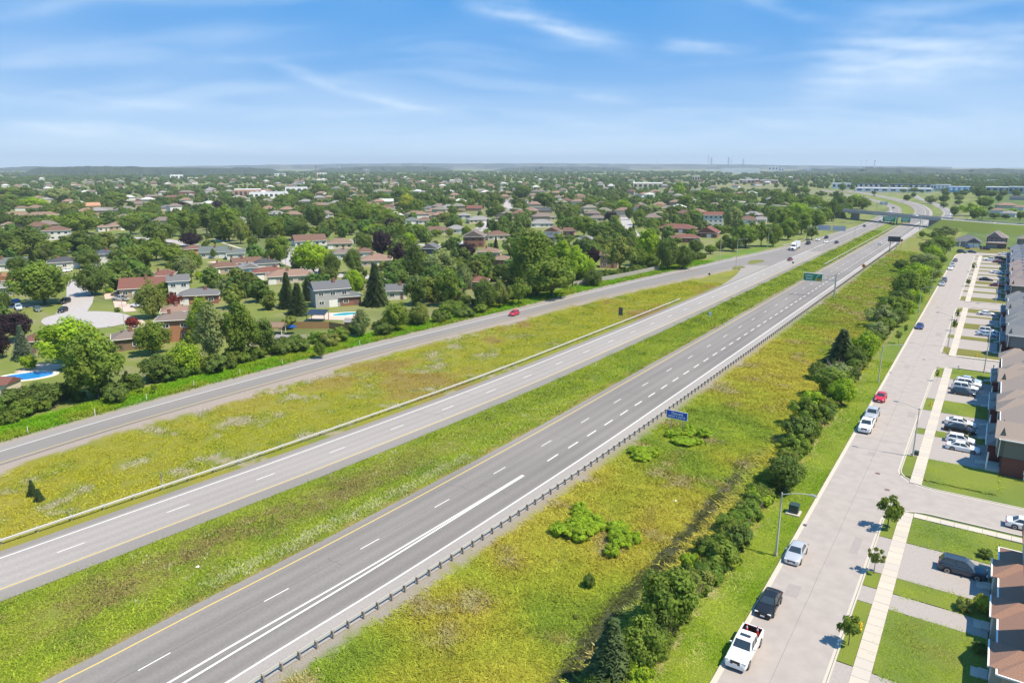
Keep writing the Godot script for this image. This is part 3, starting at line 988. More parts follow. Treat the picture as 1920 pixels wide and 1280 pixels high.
func far_country() -> void:
	var hn := FastNoiseLite.new()
	hn.seed = 31
	hn.frequency = 0.004
	hn.fractal_octaves = 4
	var hm := grain(mat("hill_woods", 0.5, 0.5, 0.5, 1.0), M.g3, 0.004, 1.3)
	hm.vertex_color_use_as_albedo = true
	for r in RIDGES:
		var mb := MB.new()
		var nb := 90
		var prof: Array = r[4]
		var rows := [[0.0, 0.0], [0.12, 0.55], [0.22, 0.86], [0.34, 1.0], [0.6, 0.95], [1.0, 0.5]]
		var grid: Array = []
		for j in rows.size():
			var row: Array = []
			for i in nb + 1:
				var t := float(i) / nb
				var be: float = lerpf(r[0], r[1], t)
				var f := t * (prof.size() - 1)
				var k := mini(int(f), prof.size() - 2)
				var hh: float = lerpf(prof[k], prof[k + 1], smooth(0.0, 1.0, f - k))
				var e: Vector2 = eye_dir(be) * (r[2] + r[3] * rows[j][0] + 160.0 * hn.get_noise_2d(i * 30.0, j * 50.0))
				var y: float = hh * rows[j][1] + (hn.get_noise_2d(e.x, e.y) * 7.0 if j > 0 and hh > 4.0 else 0.0)
				row.append(Vector3(e.x, maxf(y, 0.0) - 0.3, -e.y))
			grid.append(row)
		for j in rows.size() - 1:
			for i in nb:
				var p: Vector3 = grid[j][i]
				var q := hn.get_noise_2d(p.x * 0.6, p.z * 1.4)
				var c := mixc(Color(0.035, 0.06, 0.03), Color(0.06, 0.085, 0.035), 0.5 + q)
				if r[2] > 9000.0:
					c = mixc(c, Color(0.16, 0.16, 0.09), smooth(0.0, 0.3, q))
				mb.col = c * 2.0
				mb.col.a = 1.0
				mb.quad(grid[j][i + 1], grid[j][i], grid[j + 1][i], grid[j + 1][i + 1])
		setting("hills", mb.done(), hm)
	# far buildings
	mat("works_white", 0.78, 0.79, 0.80, 0.8)
	mat("works_grey", 0.42, 0.43, 0.45, 0.8)
	mat("works_dark", 0.05, 0.055, 0.06, 0.8)
	mat("works_cream", 0.62, 0.55, 0.42, 0.8)
	mat("works_brick", 0.40, 0.24, 0.17, 0.9)
	mat("works_blue", 0.08, 0.28, 0.62, 0.6)
	for q in WORKS:
		works(q)
	# chimneys, masts and the hazy skyline
	for q in TOWERS:
		var t := thing(q[0], q[5], q[6], Vector3(q[1], 0, q[2]))
		var mb := MB.new()
		var h: float = q[3]
		var r: float = q[4]
		if q[0] == "office_tower":
			mb.box(Vector3(0, h / 2, 0), Vector3(r * 2, h, r * 1.6))
			part(t, "shaft", mb.done(), M.works_grey)
			var tp := MB.new()
			tp.box(Vector3(0, h + 3, 0), Vector3(r, 6.0, r))
			part(t, "roof_plant", tp.done(), M.works_white)
		elif q[0] == "radio_mast":
			mb.tube(Vector3.ZERO, Vector3(0, h, 0), r, r * 0.55, 8)
			part(t, "pole", mb.done(), M.works_grey)
			var an := MB.new()
			for k in 6:
				var a := TAU * k / 6.0
				an.box(Vector3(cos(a) * 1.6, h - 2.0, sin(a) * 1.6), Vector3(0.5, 3.0, 0.5))
				an.box(Vector3(cos(a) * 1.2, h - 8.0, sin(a) * 1.2), Vector3(0.4, 2.2, 0.4))
			an.tube(Vector3(0, h - 2.6, 0), Vector3(0, h - 2.2, 0), 1.7, 1.7, 8)
			part(t, "antennas", an.done(), M.works_white)
		elif q[0] == "church_steeple":
			mb.box(Vector3(0, h * 0.25, 0), Vector3(r * 2, h * 0.5, r * 2))
			part(t, "tower", mb.done(), M.works_white)
			var sp := MB.new()
			sp.tube(Vector3(0, h * 0.5, 0), Vector3(0, h, 0), r * 1.2, 0.05, 4)
			part(t, "spire", sp.done(), M.works_grey)
		else:
			mb.tube(Vector3.ZERO, Vector3(0, h, 0), r, r * 0.62, 12)
			part(t, "shaft", mb.done(), M.works_white if q[0] == "chimney" else M.works_brick)
			var band := MB.new()
			band.tube(Vector3(0, h * 0.9, 0), Vector3(0, h * 0.97, 0), r * 0.72, r * 0.7, 12)
			part(t, "band", band.done(), M.works_dark)

func works(q: Array) -> void:
	# [name, x, z, width, depth, height, colour, label, category, bays, dark bays]
	var t := thing(q[0], q[7], q[8], Vector3(q[1], 0, q[2]), q[11] if q.size() > 11 else 0.0)
	var w: float = q[3]
	var dp: float = q[4]
	var h: float = q[5]
	var mb := MB.new()
	mb.box(Vector3(0, h / 2 - 0.2, 0), Vector3(w, h, dp))
	part(t, "wall", mb.done(), M[q[6]])
	var rf := MB.new()
	rf.box(Vector3(0, h + 0.05, 0), Vector3(w * 0.985, 0.5, dp * 0.97))
	part(t, "roof", rf.done(), M.works_grey if q[6] == "works_white" else (M.works_dark if q[6] == "works_dark" else M.works_white))
	var nb: int = q[9]
	var bay := MB.new()
	bay.box(Vector3.ZERO, Vector3(w / maxf(nb, 1) * 0.55, h * 0.42, 0.4))
	var bm := bay.done()
	for i in nb:
		part(t, "window", bm, M.works_dark if q[10] else M.works_white, Vector3(-w / 2 + w * (i + 0.5) / nb, h * (0.55 if q[10] else 0.62), dp / 2 + 0.15))
	if w > 40.0:
		for k in 3:
			var u := MB.new()
			u.box(Vector3(w * (0.25 * k - 0.3), h + 1.1, dp * 0.1 * k), Vector3(3.0, 1.8, 3.0))
			part(t, "roof_unit", u.done(), M.works_grey)

# ------------------------------------------------------------------ houses
const ROOFS := {"redbrown": [0.24, 0.10, 0.075], "brown": [0.21, 0.12, 0.085], "tan": [0.30, 0.205, 0.145], "pinktan": [0.34, 0.22, 0.165], "grey": [0.19, 0.19, 0.195], "greylight": [0.33, 0.32, 0.315], "dark": [0.085, 0.09, 0.10], "slate": [0.17, 0.175, 0.185],
	"teal": [0.16, 0.19, 0.185], "navy": [0.09, 0.105, 0.14], "orange": [0.42, 0.19, 0.10], "salmon": [0.60, 0.32, 0.2], "olive": [0.22, 0.19, 0.10], "olivegrey": [0.27, 0.255, 0.2], "greybrown": [0.25, 0.2, 0.175], "white": [0.7, 0.7, 0.68]}
const WALLS := {"tan": [0.44, 0.35, 0.25], "beige": [0.62, 0.55, 0.42], "white": [0.74, 0.73, 0.70], "brick": [0.30, 0.14, 0.095], "grey": [0.42, 0.42, 0.42], "orangew": [0.46, 0.215, 0.11], "navyw": [0.07, 0.10, 0.16], "brown": [0.24, 0.17, 0.11], "pinkw": [0.50, 0.30, 0.21]}

func roof_mat(k: String) -> StandardMaterial3D:
	if not M.has("roof_" + k):
		var c: Array = ROOFS[k]
		grain(mat("roof_" + k, c[0], c[1], c[2], 0.95), M.g3, 0.3, 1.25)
	return M["roof_" + k]

func wall_mat(k: String) -> StandardMaterial3D:
	if not M.has("wall_" + k):
		var c: Array = WALLS[k]
		grain(mat("wall_" + k, c[0], c[1], c[2], 0.9), M.concrete.albedo_texture, 0.7, 1.1)
	return M["wall_" + k]

var win_frame: ArrayMesh
var win_pane: ArrayMesh
var win_sill: ArrayMesh

func window(parent: Node3D, at: Vector3, turn: float, w: float, h: float, deep: bool) -> void:
	if win_frame == null:
		var f := MB.new()
		for s in [-1.0, 1.0]:
			f.box(Vector3(s * 0.46, 0, 0.03), Vector3(0.08, 1.0, 0.1))
			f.box(Vector3(0, s * 0.46, 0.03), Vector3(0.84, 0.08, 0.1))
		f.box(Vector3(0, 0, 0.03), Vector3(0.05, 0.84, 0.08))
		win_frame = f.done()
		var p := MB.new()
		p.box(Vector3(0, 0, 0.012), Vector3(0.86, 0.86, 0.03))
		win_pane = p.done()
	var o := part(parent, "window", win_frame, M.trim, at, turn)
	o.scale = Vector3(w, h, 1.0)
	if deep:
		part(o, "pane", win_pane, M.window_glass)
	else:
		o.mesh = win_pane
		o.material_override = M.window_glass

func hip_roof(mb: MB, x0: float, x1: float, z0: float, z1: float, y: float, rise: float, gable: bool) -> void:
	# ridge along the longer side; overhanging eaves with an underside
	var lx := x1 - x0
	var lz := z1 - z0
	var along_x := lx >= lz
	var half := (lz if along_x else lx) * 0.5
	var inset := 0.0 if gable else half
	var a: Vector3
	var b: Vector3
	if along_x:
		a = Vector3(x0 + inset, y + rise, (z0 + z1) / 2)
		b = Vector3(x1 - inset, y + rise, (z0 + z1) / 2)
	else:
		a = Vector3((x0 + x1) / 2, y + rise, z1 - inset)
		b = Vector3((x0 + x1) / 2, y + rise, z0 + inset)
	var p00 := Vector3(x0, y, z0)
	var p10 := Vector3(x1, y, z0)
	var p11 := Vector3(x1, y, z1)
	var p01 := Vector3(x0, y, z1)
	if along_x:
		mb.quad(p01, p11, b, a)
		mb.quad(p10, p00, a, b)
		mb.tri(p00, p01, a)
		mb.tri(p11, p10, b)
	else:
		mb.quad(p11, p10, b, a)
		mb.quad(p00, p01, a, b)
		mb.tri(p01, p11, a)
		mb.tri(p10, p00, b)
	mb.quad(p00, p10, p11, p01)

func gable_wall(mb: MB, x0: float, x1: float, z0: float, z1: float, y: float, rise: float) -> void:
	# triangular wall tops under a gable roof, a little inside the roof's end
	if x1 - x0 >= z1 - z0:
		for x in [x0, x1]:
			mb.tri(Vector3(x, y, z0), Vector3(x, y, z1), Vector3(x, y + rise, (z0 + z1) / 2))
	else:
		for z in [z0, z1]:
			mb.tri(Vector3(x0, y, z), Vector3(x1, y, z), Vector3((x0 + x1) / 2, y + rise, z))

func house(q: Array) -> Node3D:
	# [x, z, width, depth, storeys, roof, wall, turn, kind, dist, label]
	var w: float = q[2]
	var dp: float = q[3]
	var st: int = q[4]
	var dist: float = q[9]
	var t := thing("house", q[10], "house", Vector3(q[0], -0.06, q[1]), deg_to_rad(q[7]), "houses of the suburb left of the highway")
	var h := 2.75 * st + 0.35
	var ov := 0.5
	var gable: bool = q[8] == "gable"
	var span := minf(w, dp) + 2.0 * ov
	var rise := span * 0.5 * (0.5 if gable else 0.42)
	var wl := MB.new()
	wl.box(Vector3(0, h / 2 - 0.2, 0), Vector3(w, h + 0.4, dp))
	if gable:
		gable_wall(wl, -w / 2, w / 2, -dp / 2, dp / 2, h, rise * minf(w, dp) / span)
	part(t, "wall", wl.done(), wall_mat(q[6]))
	var rf := MB.new()
	hip_roof(rf, -w / 2 - ov, w / 2 + ov, -dp / 2 - ov, dp / 2 + ov, h - 0.05, rise, gable)
	var roof := part(t, "roof", rf.done(), roof_mat(q[5]))
	if dist > 620.0:
		return t
	var near := dist < 360.0
	var fa := MB.new()
	for s in [-1.0, 1.0]:
		fa.box(Vector3(0, h - 0.12, s * (dp / 2 + ov)), Vector3(w + 2 * ov + 0.12, 0.16, 0.12))
		fa.box(Vector3(s * (w / 2 + ov), h - 0.12, 0), Vector3(0.12, 0.16, dp + 2 * ov))
	part(t, "eaves", fa.done(), M.trim)
	var r2 := RandomNumberGenerator.new()
	r2.seed = int(q[0] * 13.0 + q[1] * 7.0)
	for s in st:
		var y := 1.55 + 2.75 * s
		var n := maxi(2, int(w / 3.2))
		var skip := r2.randi() % n
		for i in n:
			var x := -w / 2 + w * (i + 0.5) / n
			if s == 0 and i == skip:
				var dm := MB.new()
				if w > 9.0:
					dm.box(Vector3(0, 1.1, 0.02), Vector3(minf(2.7, w / n * 0.9), 2.2, 0.1))
					for k in 3:
						dm.box(Vector3(0, 0.55 * (k + 1), 0.08), Vector3(minf(2.6, w / n * 0.85), 0.05, 0.05))
					part(t, "garage_door", dm.done(), M.trim, Vector3(x, 0, dp / 2 + 0.02))
				else:
					dm.box(Vector3(0, 1.05, 0.02), Vector3(0.95, 2.1, 0.1))
					var door := part(t, "door", dm.done(), M.door, Vector3(x, 0, dp / 2 + 0.02))
					if near:
						var hd := MB.new()
						hd.box(Vector3(0.36, 1.0, 0.1), Vector3(0.06, 0.16, 0.06))
						part(door, "handle", hd.done(), M.steel)
				continue
			window(t, Vector3(x, y, dp / 2), 0.0, minf(1.7, w / n * 0.6), 1.15, near)
		var m := maxi(1, int(dp / 4.0))
		for i in m:
			var z := -dp / 2 + dp * (i + 0.5) / m
			window(t, Vector3(w / 2, y, z), PI / 2, 1.2, 1.05, near)
			if near:
				window(t, Vector3(-w / 2, y, z), -PI / 2, 1.2, 1.05, false)
				window(t, Vector3(-z * 0.8, y, -dp / 2), PI, 1.2, 1.05, false)
	if near:
		var ch := MB.new()
		var cx := w * r2.randf_range(-0.3, 0.3)
		ch.box(Vector3(cx, h + rise * 0.72, dp * 0.12), Vector3(0.75, rise * 0.9 + 0.7, 0.6))
		ch.box(Vector3(cx, h + rise * 1.17 + 0.4, dp * 0.12), Vector3(0.88, 0.14, 0.72))
		part(roof, "chimney", ch.done(), wall_mat("brick"))
		for k in 2:
			var vt := MB.new()
			vt.box(Vector3(w * r2.randf_range(-0.25, 0.25), h + rise * 0.78, -dp * 0.02 + 0.3 + 0.2 * k), Vector3(0.3, 0.3, 0.3))
			part(roof, "roof_vent", vt.done(), M.dark_steel)
	return t

# ------------------------------------------------------------------ rows of town houses on the right
func town_houses() -> void:
	mat("trim", 0.76, 0.75, 0.72, 0.6)
	mat("door", 0.16, 0.10, 0.08, 0.6)
	mat("garage_grey", 0.30, 0.30, 0.29, 0.7)
	mat("porch_wood", 0.42, 0.38, 0.32, 0.9)
	grain(mat("town_brown", 0.38, 0.215, 0.15, 0.95), M.g3, 0.5, 1.25)
	grain(mat("town_tan", 0.42, 0.34, 0.285, 0.95), M.g3, 0.4, 1.25)
	grain(mat("town_grey", 0.24, 0.25, 0.26, 0.95), M.g3, 0.4, 1.25)
	grain(mat("town_blue", 0.2, 0.225, 0.27, 0.95), M.g3, 0.4, 1.25)
	grain(mat("town_mauve", 0.34, 0.28, 0.265, 0.95), M.g3, 0.4, 1.25)
	grain(mat("side_olive", 0.19, 0.185, 0.155, 0.9), M.concrete.albedo_texture, 0.8, 1.1)
	grain(mat("side_brick", 0.20, 0.065, 0.05, 0.9), M.concrete.albedo_texture, 0.8, 1.1)
	grain(mat("side_grey", 0.20, 0.21, 0.22, 0.9), M.concrete.albedo_texture, 0.8, 1.1)
	grain(mat("side_cream", 0.52, 0.49, 0.43, 0.9), M.concrete.albedo_texture, 0.8, 1.1)
	bungalow_row("row of brown-roofed bungalow town houses at the lower right", 65.0, 89.6, 3, "town_brown", "side_cream")
	bungalow_row("blue-grey roofed bungalow town houses in the bottom right corner", 35.0, 62.6, 3, "town_blue", "side_cream")
	two_storey_row("tan-roofed two-storey town houses behind eight parked cars", 119.6, 178.0, 6, "town_tan", "side_olive", "side_brick", 4.2)
	two_storey_row("dark grey two-storey town houses beyond the second side street", 198.6, 262.0, 6, "town_grey", "side_grey", "side_brick", 5.4)
	two_storey_row("mauve-roofed two-storey town houses beyond the third side street", 285.0, 352.0, 6, "town_mauve", "side_olive", "side_brick", 6.4)
	two_storey_row("blue-grey roofed two-storey town houses at the far end of the row", 354.0, 422.0, 6, "town_blue", "side_grey", "side_grey", 6.8)

func steps_and_rail(t: Node3D, x: float, z: float) -> void:
	var s := MB.new()
	s.box(Vector3(x - 0.35, 0.1, z), Vector3(0.7, 0.3, 1.5))
	s.box(Vector3(x - 1.0, 0.04, z), Vector3(0.6, 0.18, 1.5))
	part(t, "front_step", s.done(), M.concrete)

func bungalow_row(label: String, d0: float, d1: float, n: int, roof: String, wall: String) -> void:
	var t := thing("town_house_row", label, "town houses", Vector3(5.45, 0, -(d0 + d1) / 2))
	var len := d1 - d0
	var u := len / n
	var wl := MB.new()
	wl.box(Vector3(6.0, 1.2, 0), Vector3(11.8, 3.0, len - 0.6))
	part(t, "wall", wl.done(), M[wall])
	# low front roof, then a taller attic storey behind that shades it
	var rf := MB.new()
	hip_roof(rf, -0.35, 12.6, -len / 2, len / 2, 2.65, 3.0, false)
	var rp := part(t, "roof", rf.done(), M[roof])
	var gt := MB.new()
	gt.box(Vector3(-0.40, 2.62, 0), Vector3(0.14, 0.16, len + 0.2))
	gt.box(Vector3(6.1, 2.62, len / 2 + 0.05), Vector3(13.0, 0.16, 0.14))
	gt.box(Vector3(6.1, 2.62, -len / 2 - 0.05), Vector3(13.0, 0.16, 0.14))
	part(t, "gutter", gt.done(), M.trim)
	for i in n:
		var z := len / 2 - u * (i + 0.5)
		# projecting porch bay with its own small hip roof
		var by := MB.new()
		by.box(Vector3(-0.25, 1.15, z + u * 0.16), Vector3(0.9, 2.9, u * 0.40))
		part(t, "porch_bay", by.done(), M[wall])
		var br := MB.new()
		hip_roof(br, -0.95, 4.6, z + u * 0.16 - u * 0.25, z + u * 0.16 + u * 0.25, 2.72, 1.1, false)
		part(t, "porch_roof", br.done(), M[roof])
		var bg := MB.new()
		bg.box(Vector3(-1.0, 2.70, z + u * 0.16), Vector3(0.13, 0.15, u * 0.5 + 0.15))
		part(t, "gutter", bg.done(), M.trim)
		# attic dormer
		var dm := MB.new()
		dm.box(Vector3(2.9, 4.3, z - u * 0.12), Vector3(2.6, 3.6, u * 0.42))
		var dormer := part(t, "dormer", dm.done(), M[wall])
		var dr := MB.new()
		hip_roof(dr, 1.2, 7.0, z - u * 0.12 - u * 0.26, z - u * 0.12 + u * 0.26, 6.1, 1.5, true)
		part(t, "dormer_roof", dr.done(), M[roof])
		window(dormer, Vector3(1.58, 4.9, z - u * 0.12), -PI / 2, 1.4, 1.1, true)
		var gd := MB.new()
		gd.box(Vector3(0.04, 1.05, z - u * 0.22), Vector3(0.12, 2.1, 2.5))
		for k in 3:
			gd.box(Vector3(-0.03, 0.55 * (k + 1), z - u * 0.22), Vector3(0.05, 0.05, 2.4))
		part(t, "garage_door", gd.done(), M.garage_grey)
		var dor := MB.new()
		dor.box(Vector3(-0.72, 1.1, z + u * 0.1), Vector3(0.08, 2.1, 0.95))
		part(t, "door", dor.done(), M.door)
		window(t, Vector3(-0.7, 1.5, z + u * 0.27), -PI / 2, 0.9, 1.2, true)
		steps_and_rail(t, -0.75, z + u * 0.1)
		var rv := MB.new()
		rv.box(Vector3(2.6, 4.05, z - u * 0.38), Vector3(0.35, 0.35, 0.35))
		part(rp, "roof_vent", rv.done(), M.dark_steel)

func two_storey_row(label: String, d0: float, d1: float, n: int, roof: String, wall: String, base: String, front: float) -> void:
	var t := thing("town_house_row", label, "town houses", Vector3(front + 0.5, 0, -(d0 + d1) / 2))
	var len := d1 - d0
	var u := len / n
	var wl := MB.new()
	wl.box(Vector3(6.0, 4.15, 0), Vector3(11.0, 2.8, len - 0.8))
	part(t, "wall", wl.done(), M[wall])
	var bs := MB.new()
	bs.box(Vector3(6.0, 1.26, 0), Vector3(10.9, 2.92, len - 0.7))
	part(t, "brick_base", bs.done(), M[base])
	var rf := MB.new()
	hip_roof(rf, -0.1, 12.2, -len / 2, len / 2, 5.5, 3.1, false)
	var rp := part(t, "roof", rf.done(), M[roof])
	var gt := MB.new()
	gt.box(Vector3(-0.15, 5.46, 0), Vector3(0.12, 0.14, len + 0.2))
	gt.box(Vector3(6.1, 5.46, len / 2 + 0.05), Vector3(12.4, 0.14, 0.12))
	part(t, "gutter", gt.done(), M.trim)
	for i in n:
		var z := len / 2 - u * (i + 0.5)
		var flip := 1.0 if i % 2 == 0 else -1.0
		# upper bay with hip or gable front
		var ub := MB.new()
		ub.box(Vector3(0.2, 4.1, z + flip * u * 0.22), Vector3(1.0, 2.75, u * 0.42))
		if i % 3 == 0:
			gable_wall(ub, -0.3, 0.7, z + flip * u * 0.22 - u * 0.21, z + flip * u * 0.22 + u * 0.21, 5.5, 1.7)
		part(t, "upper_bay", ub.done(), M[wall])
		var ur := MB.new()
		hip_roof(ur, -0.75, 5.2, z + flip * u * 0.22 - u * 0.26, z + flip * u * 0.22 + u * 0.26, 5.52, 2.0, i % 3 == 0)
		part(t, "bay_roof", ur.done(), M[roof])
		window(t, Vector3(-0.3, 4.2, z + flip * u * 0.22), -PI / 2, 1.7, 1.25, true)
		window(t, Vector3(0.5, 4.2, z - flip * u * 0.25), -PI / 2, 1.3, 1.25, true)
		# garage with a lean-to roof reaching forward
		var pr := MB.new()
		hip_roof(pr, -1.55, 2.6, z - flip * u * 0.2 - u * 0.27, z - flip * u * 0.2 + u * 0.27, 2.95, 1.05, false)
		part(t, "porch_roof", pr.done(), M[roof])
		var pe := MB.new()
		pe.box(Vector3(-1.6, 2.92, z - flip * u * 0.2), Vector3(0.12, 0.16, u * 0.54))
		part(t, "gutter", pe.done(), M.trim)
		var gb := MB.new()
		gb.box(Vector3(-0.4, 1.3, z - flip * u * 0.22), Vector3(1.7, 3.0, u * 0.42))
		part(t, "garage", gb.done(), M[base])
		var gd := MB.new()
		gd.box(Vector3(-1.28, 1.08, z - flip * u * 0.22), Vector3(0.1, 2.16, 2.6))
		for k in 3:
			gd.box(Vector3(-1.35, 0.55 * (k + 1), z - flip * u * 0.22), Vector3(0.05, 0.05, 2.5))
		part(t, "garage_door", gd.done(), M.garage_grey)
		var dor := MB.new()
		dor.box(Vector3(0.48, 1.15, z + flip * u * 0.2), Vector3(0.1, 2.1, 0.95))
		part(t, "door", dor.done(), M.door)
		var po := MB.new()
		po.tube(Vector3(-1.2, -0.1, z + flip * u * 0.42), Vector3(-1.2, 2.95, z + flip * u * 0.42), 0.11, 0.11, 6)
		part(t, "porch_post", po.done(), M.trim)
		var dk := MB.new()
		dk.box(Vector3(-0.4, 0.2, z + flip * u * 0.25), Vector3(1.8, 0.5, u * 0.36))
		part(t, "porch_floor", dk.done(), M.concrete)
		var rl := MB.new()
		rl.box(Vector3(-1.25, 1.25, z + flip * u * 0.25), Vector3(0.07, 0.07, u * 0.34))
		for k in 9:
			rl.box(Vector3(-1.25, 0.85, z + flip * u * 0.25 + (k - 4) * u * 0.04), Vector3(0.04, 0.8, 0.04))
		part(t, "railing", rl.done(), M.trim)
		steps_and_rail(t, -1.3, z + flip * u * 0.12)
		var ds := MB.new()
		ds.tube(Vector3(-0.02, 2.6, z + flip * u * 0.46), Vector3(-0.02, 5.4, z + flip * u * 0.46), 0.06, 0.06, 6)
		part(t, "downpipe", ds.done(), M.trim)
		for k in 2:
			var rv := MB.new()
			rv.box(Vector3(3.4 + k * 0.6, 7.35 + k * 0.3, z + (k - 0.5) * u * 0.4), Vector3(0.4, 0.35, 0.4))
			part(rp, "roof_vent", rv.done(), M.dark_steel)

# ------------------------------------------------------------------ trees
# Crowns are unit meshes: height 1 above the ground, radius 1, made of leaf faces gathered in clumps on limbs.
const LEAF := {"d": [0.13, 0.188, 0.03], "k": [0.095, 0.142, 0.032], "l": [0.20, 0.295, 0.022], "w": [0.18, 0.225, 0.09], "p": [0.035, 0.022, 0.03], "r": [0.16, 0.035, 0.03], "c": [0.066, 0.10, 0.036], "b": [0.13, 0.175, 0.115], "y": [0.27, 0.29, 0.035], "o": [0.16, 0.195, 0.048]}
const KINDS := "dklwprcbyo"

func leaf_mat(k: String) -> StandardMaterial3D:
	if not M.has("leaf_" + k):
		var c: Array = LEAF[k]
		var m := mat("leaf_" + k, c[0] * 2.1, c[1] * 2.05, c[2] * 2.1, 0.75)
		m.vertex_color_use_as_albedo = true
		m.backlight_enabled = true
		m.backlight = Color(0.95, 0.96, 0.6)
		m.metallic_specular = 0.3
	return M["leaf_" + k]

func leaf(mb: MB, r: RandomNumberGenerator, p: Vector3, out: Vector3, s: float, sy: float) -> void:
	# one folded leaf spray, roughly facing outwards
	var nrm := (out + Vector3(r.randf_range(-1, 1), r.randf_range(-0.5, 1.0), r.randf_range(-1, 1)) * 0.6).normalized()
	var u := nrm.cross(Vector3(r.randf_range(-1, 1), r.randf_range(-1, 1), r.randf_range(-1, 1))).normalized()
	var v := nrm.cross(u)
	u *= s
	v *= s * r.randf_range(0.55, 0.9)
	u.y *= sy
	v.y *= sy
	var a := p - u
	var b := p + v * 0.8 - u * 0.1
	var c := p + u
	var d := p - v * 0.8 + u * 0.1
	mb.tri_n(a, b, c, nrm, nrm, nrm)
	mb.tri_n(a, c, d, nrm, nrm, nrm)

func crown_mesh(sd: int, clumps: int, leaves: int, ls: float, low: float, shape: int, sy := 0.46) -> ArrayMesh:
	# shape 0 round, 1 tall oval, 2 wide and layered, 3 shrub to the ground, 4 open with gaps
	var r := RandomNumberGenerator.new()
	r.seed = sd
	var mb := MB.new()
	var cy := low + (1.0 - low) * 0.5
	var ry_ := (1.0 - low) * 0.5
	var lean := Vector2(r.randf_range(-0.12, 0.12), r.randf_range(-0.12, 0.12))
	for k in clumps:
		# golden-angle spread over an uneven ellipsoid shell, a few clumps inside
		var fy := 1.0 - 2.0 * (k + 0.5) / clumps
		fy = clampf(fy + r.randf_range(-0.12, 0.12), -1, 1)
		var ang := k * 2.39996 + r.randf_range(-0.5, 0.5)
		var rr := sqrt(maxf(0.0, 1.0 - fy * fy))
		var reach := r.randf_range(0.52, 0.86) if shape != 4 else r.randf_range(0.3, 0.95)
		if k % 6 == 5:
			reach *= 0.5
		if fy < -0.3:
			rr *= 0.85
		if shape == 3:
			fy = maxf(fy, -0.55)
			rr = maxf(rr, 0.55 if fy < 0.0 else 0.0)
		if shape == 1:
			rr *= 0.55 + 0.45 * clampf(1.0 - fy * 0.9, 0.0, 1.2)
		var dir := Vector3(cos(ang) * rr, fy, sin(ang) * rr)
		var cen := Vector3(dir.x * reach + lean.x, cy + dir.y * ry_ * reach, dir.z * reach + lean.y)
		if shape == 2:
			cen.y = cy + (roundf(dir.y * 2.5) / 2.5) * ry_ * 0.8
		var cr := r.randf_range(0.20, 0.36)
		if shape == 4:
			cr *= 0.8
		var tone := r.randf_range(0.62, 0.95)
		var warm := r.randf_range(-0.05, 0.08)
		var n := int(leaves * cr / 0.28 / clumps)
		for i in n:
			var o := Vector3(r.randfn(), r.randfn() + 0.25, r.randfn()).normalized()
			var q := cr * pow(r.randf(), 0.25) * r.randf_range(0.75, 1.12)
			var p := cen + Vector3(o.x * q, o.y * q * ry_ * 1.25, o.z * q)
			if p.y < 0.02:
				continue
			var t := clampf(tone + r.randf_range(-0.12, 0.12), 0.3, 1.0)
			mb.col = Color(clampf(t * (1.0 + warm), 0, 1), t, t * 0.95)
			leaf(mb, r, p, (o + dir * 0.5).normalized(), ls * r.randf_range(0.7, 1.35), sy)
	return mb.done()

func conifer_mesh(sd: int, tiers: int, ls: float, droop: float) -> ArrayMesh:
	var r := RandomNumberGenerator.new()
	r.seed = sd
	var mb := MB.new()
	for k in tiers:
		var f := (k + 0.3) / tiers
		var y := 0.07 + 0.93 * f
		var reach := pow(1.0 - f, 0.8) * r.randf_range(0.9, 1.05)
		var arms := int(6 + 10 * (1.0 - f))
		var off := r.randf() * TAU
		for a in arms:
			var an := off + TAU * a / arms + r.randf_range(-0.2, 0.2)
			var dir := Vector3(cos(an), 0, sin(an))
			var ln := reach * r.randf_range(0.75, 1.1)
			var tone := r.randf_range(0.6, 0.95)
			var n := int(3 + 9 * ln)
			for i in n:
				var t := (i + 0.7) / n
				var p := dir * ln * t + Vector3(0, y - droop * ln * t * t * 0.35 + 0.02 * (1.0 - t), 0)
				var side := dir.cross(Vector3.UP)
				for s in [-1.0, 1.0]:
					var w := ls * (1.25 - 0.7 * t) * r.randf_range(0.8, 1.2)
					var tt := clampf(tone + r.randf_range(-0.12, 0.12), 0.3, 1.0)
					mb.col = Color(tt, tt, tt * 0.95)
					var tip: Vector3 = p + (dir * 0.7 + side * s * 0.8) * w + Vector3(0, -w * 0.12 * r.randf_range(0.0, 2.0), 0)
					var nr := (Vector3.UP + dir * 0.5).normalized()
					mb.tri_n(p + dir * w * 0.3, p - dir * w * 0.4, tip, nr, nr, nr)
					var b2: Vector3 = tip - dir * w * 0.55 + Vector3(0, r.randf_range(-0.02, 0.01), 0)
					mb.tri_n(p - dir * w * 0.4, b2, tip, nr, nr, nr)
	return mb.done()

func trunk_mesh(sd: int, low: float) -> ArrayMesh:
	var r := RandomNumberGenerator.new()
	r.seed = sd
	var mb := MB.new()
	var a := Vector3.ZERO
	var b := Vector3(r.randf_range(-0.04, 0.04), low + 0.08, r.randf_range(-0.04, 0.04))
	mb.tube(Vector3(0, -0.03, 0), b, 0.062, 0.045, 7, false)
	var c := b + Vector3(r.randf_range(-0.06, 0.06), 0.3, r.randf_range(-0.06, 0.06))
	mb.tube(b, c, 0.045, 0.02, 6, false)
	for k in 5:
		var an := TAU * k / 5.0 + r.randf_range(-0.4, 0.4)
		var s := a.lerp(b, 0.75).lerp(c, k * 0.16)
		var e := s + Vector3(cos(an) * 0.5, r.randf_range(0.16, 0.3), sin(an) * 0.5)
		mb.tube(s, e, 0.026, 0.008, 5, false)
	return mb.done()

var crowns := {}
var trunks := {}

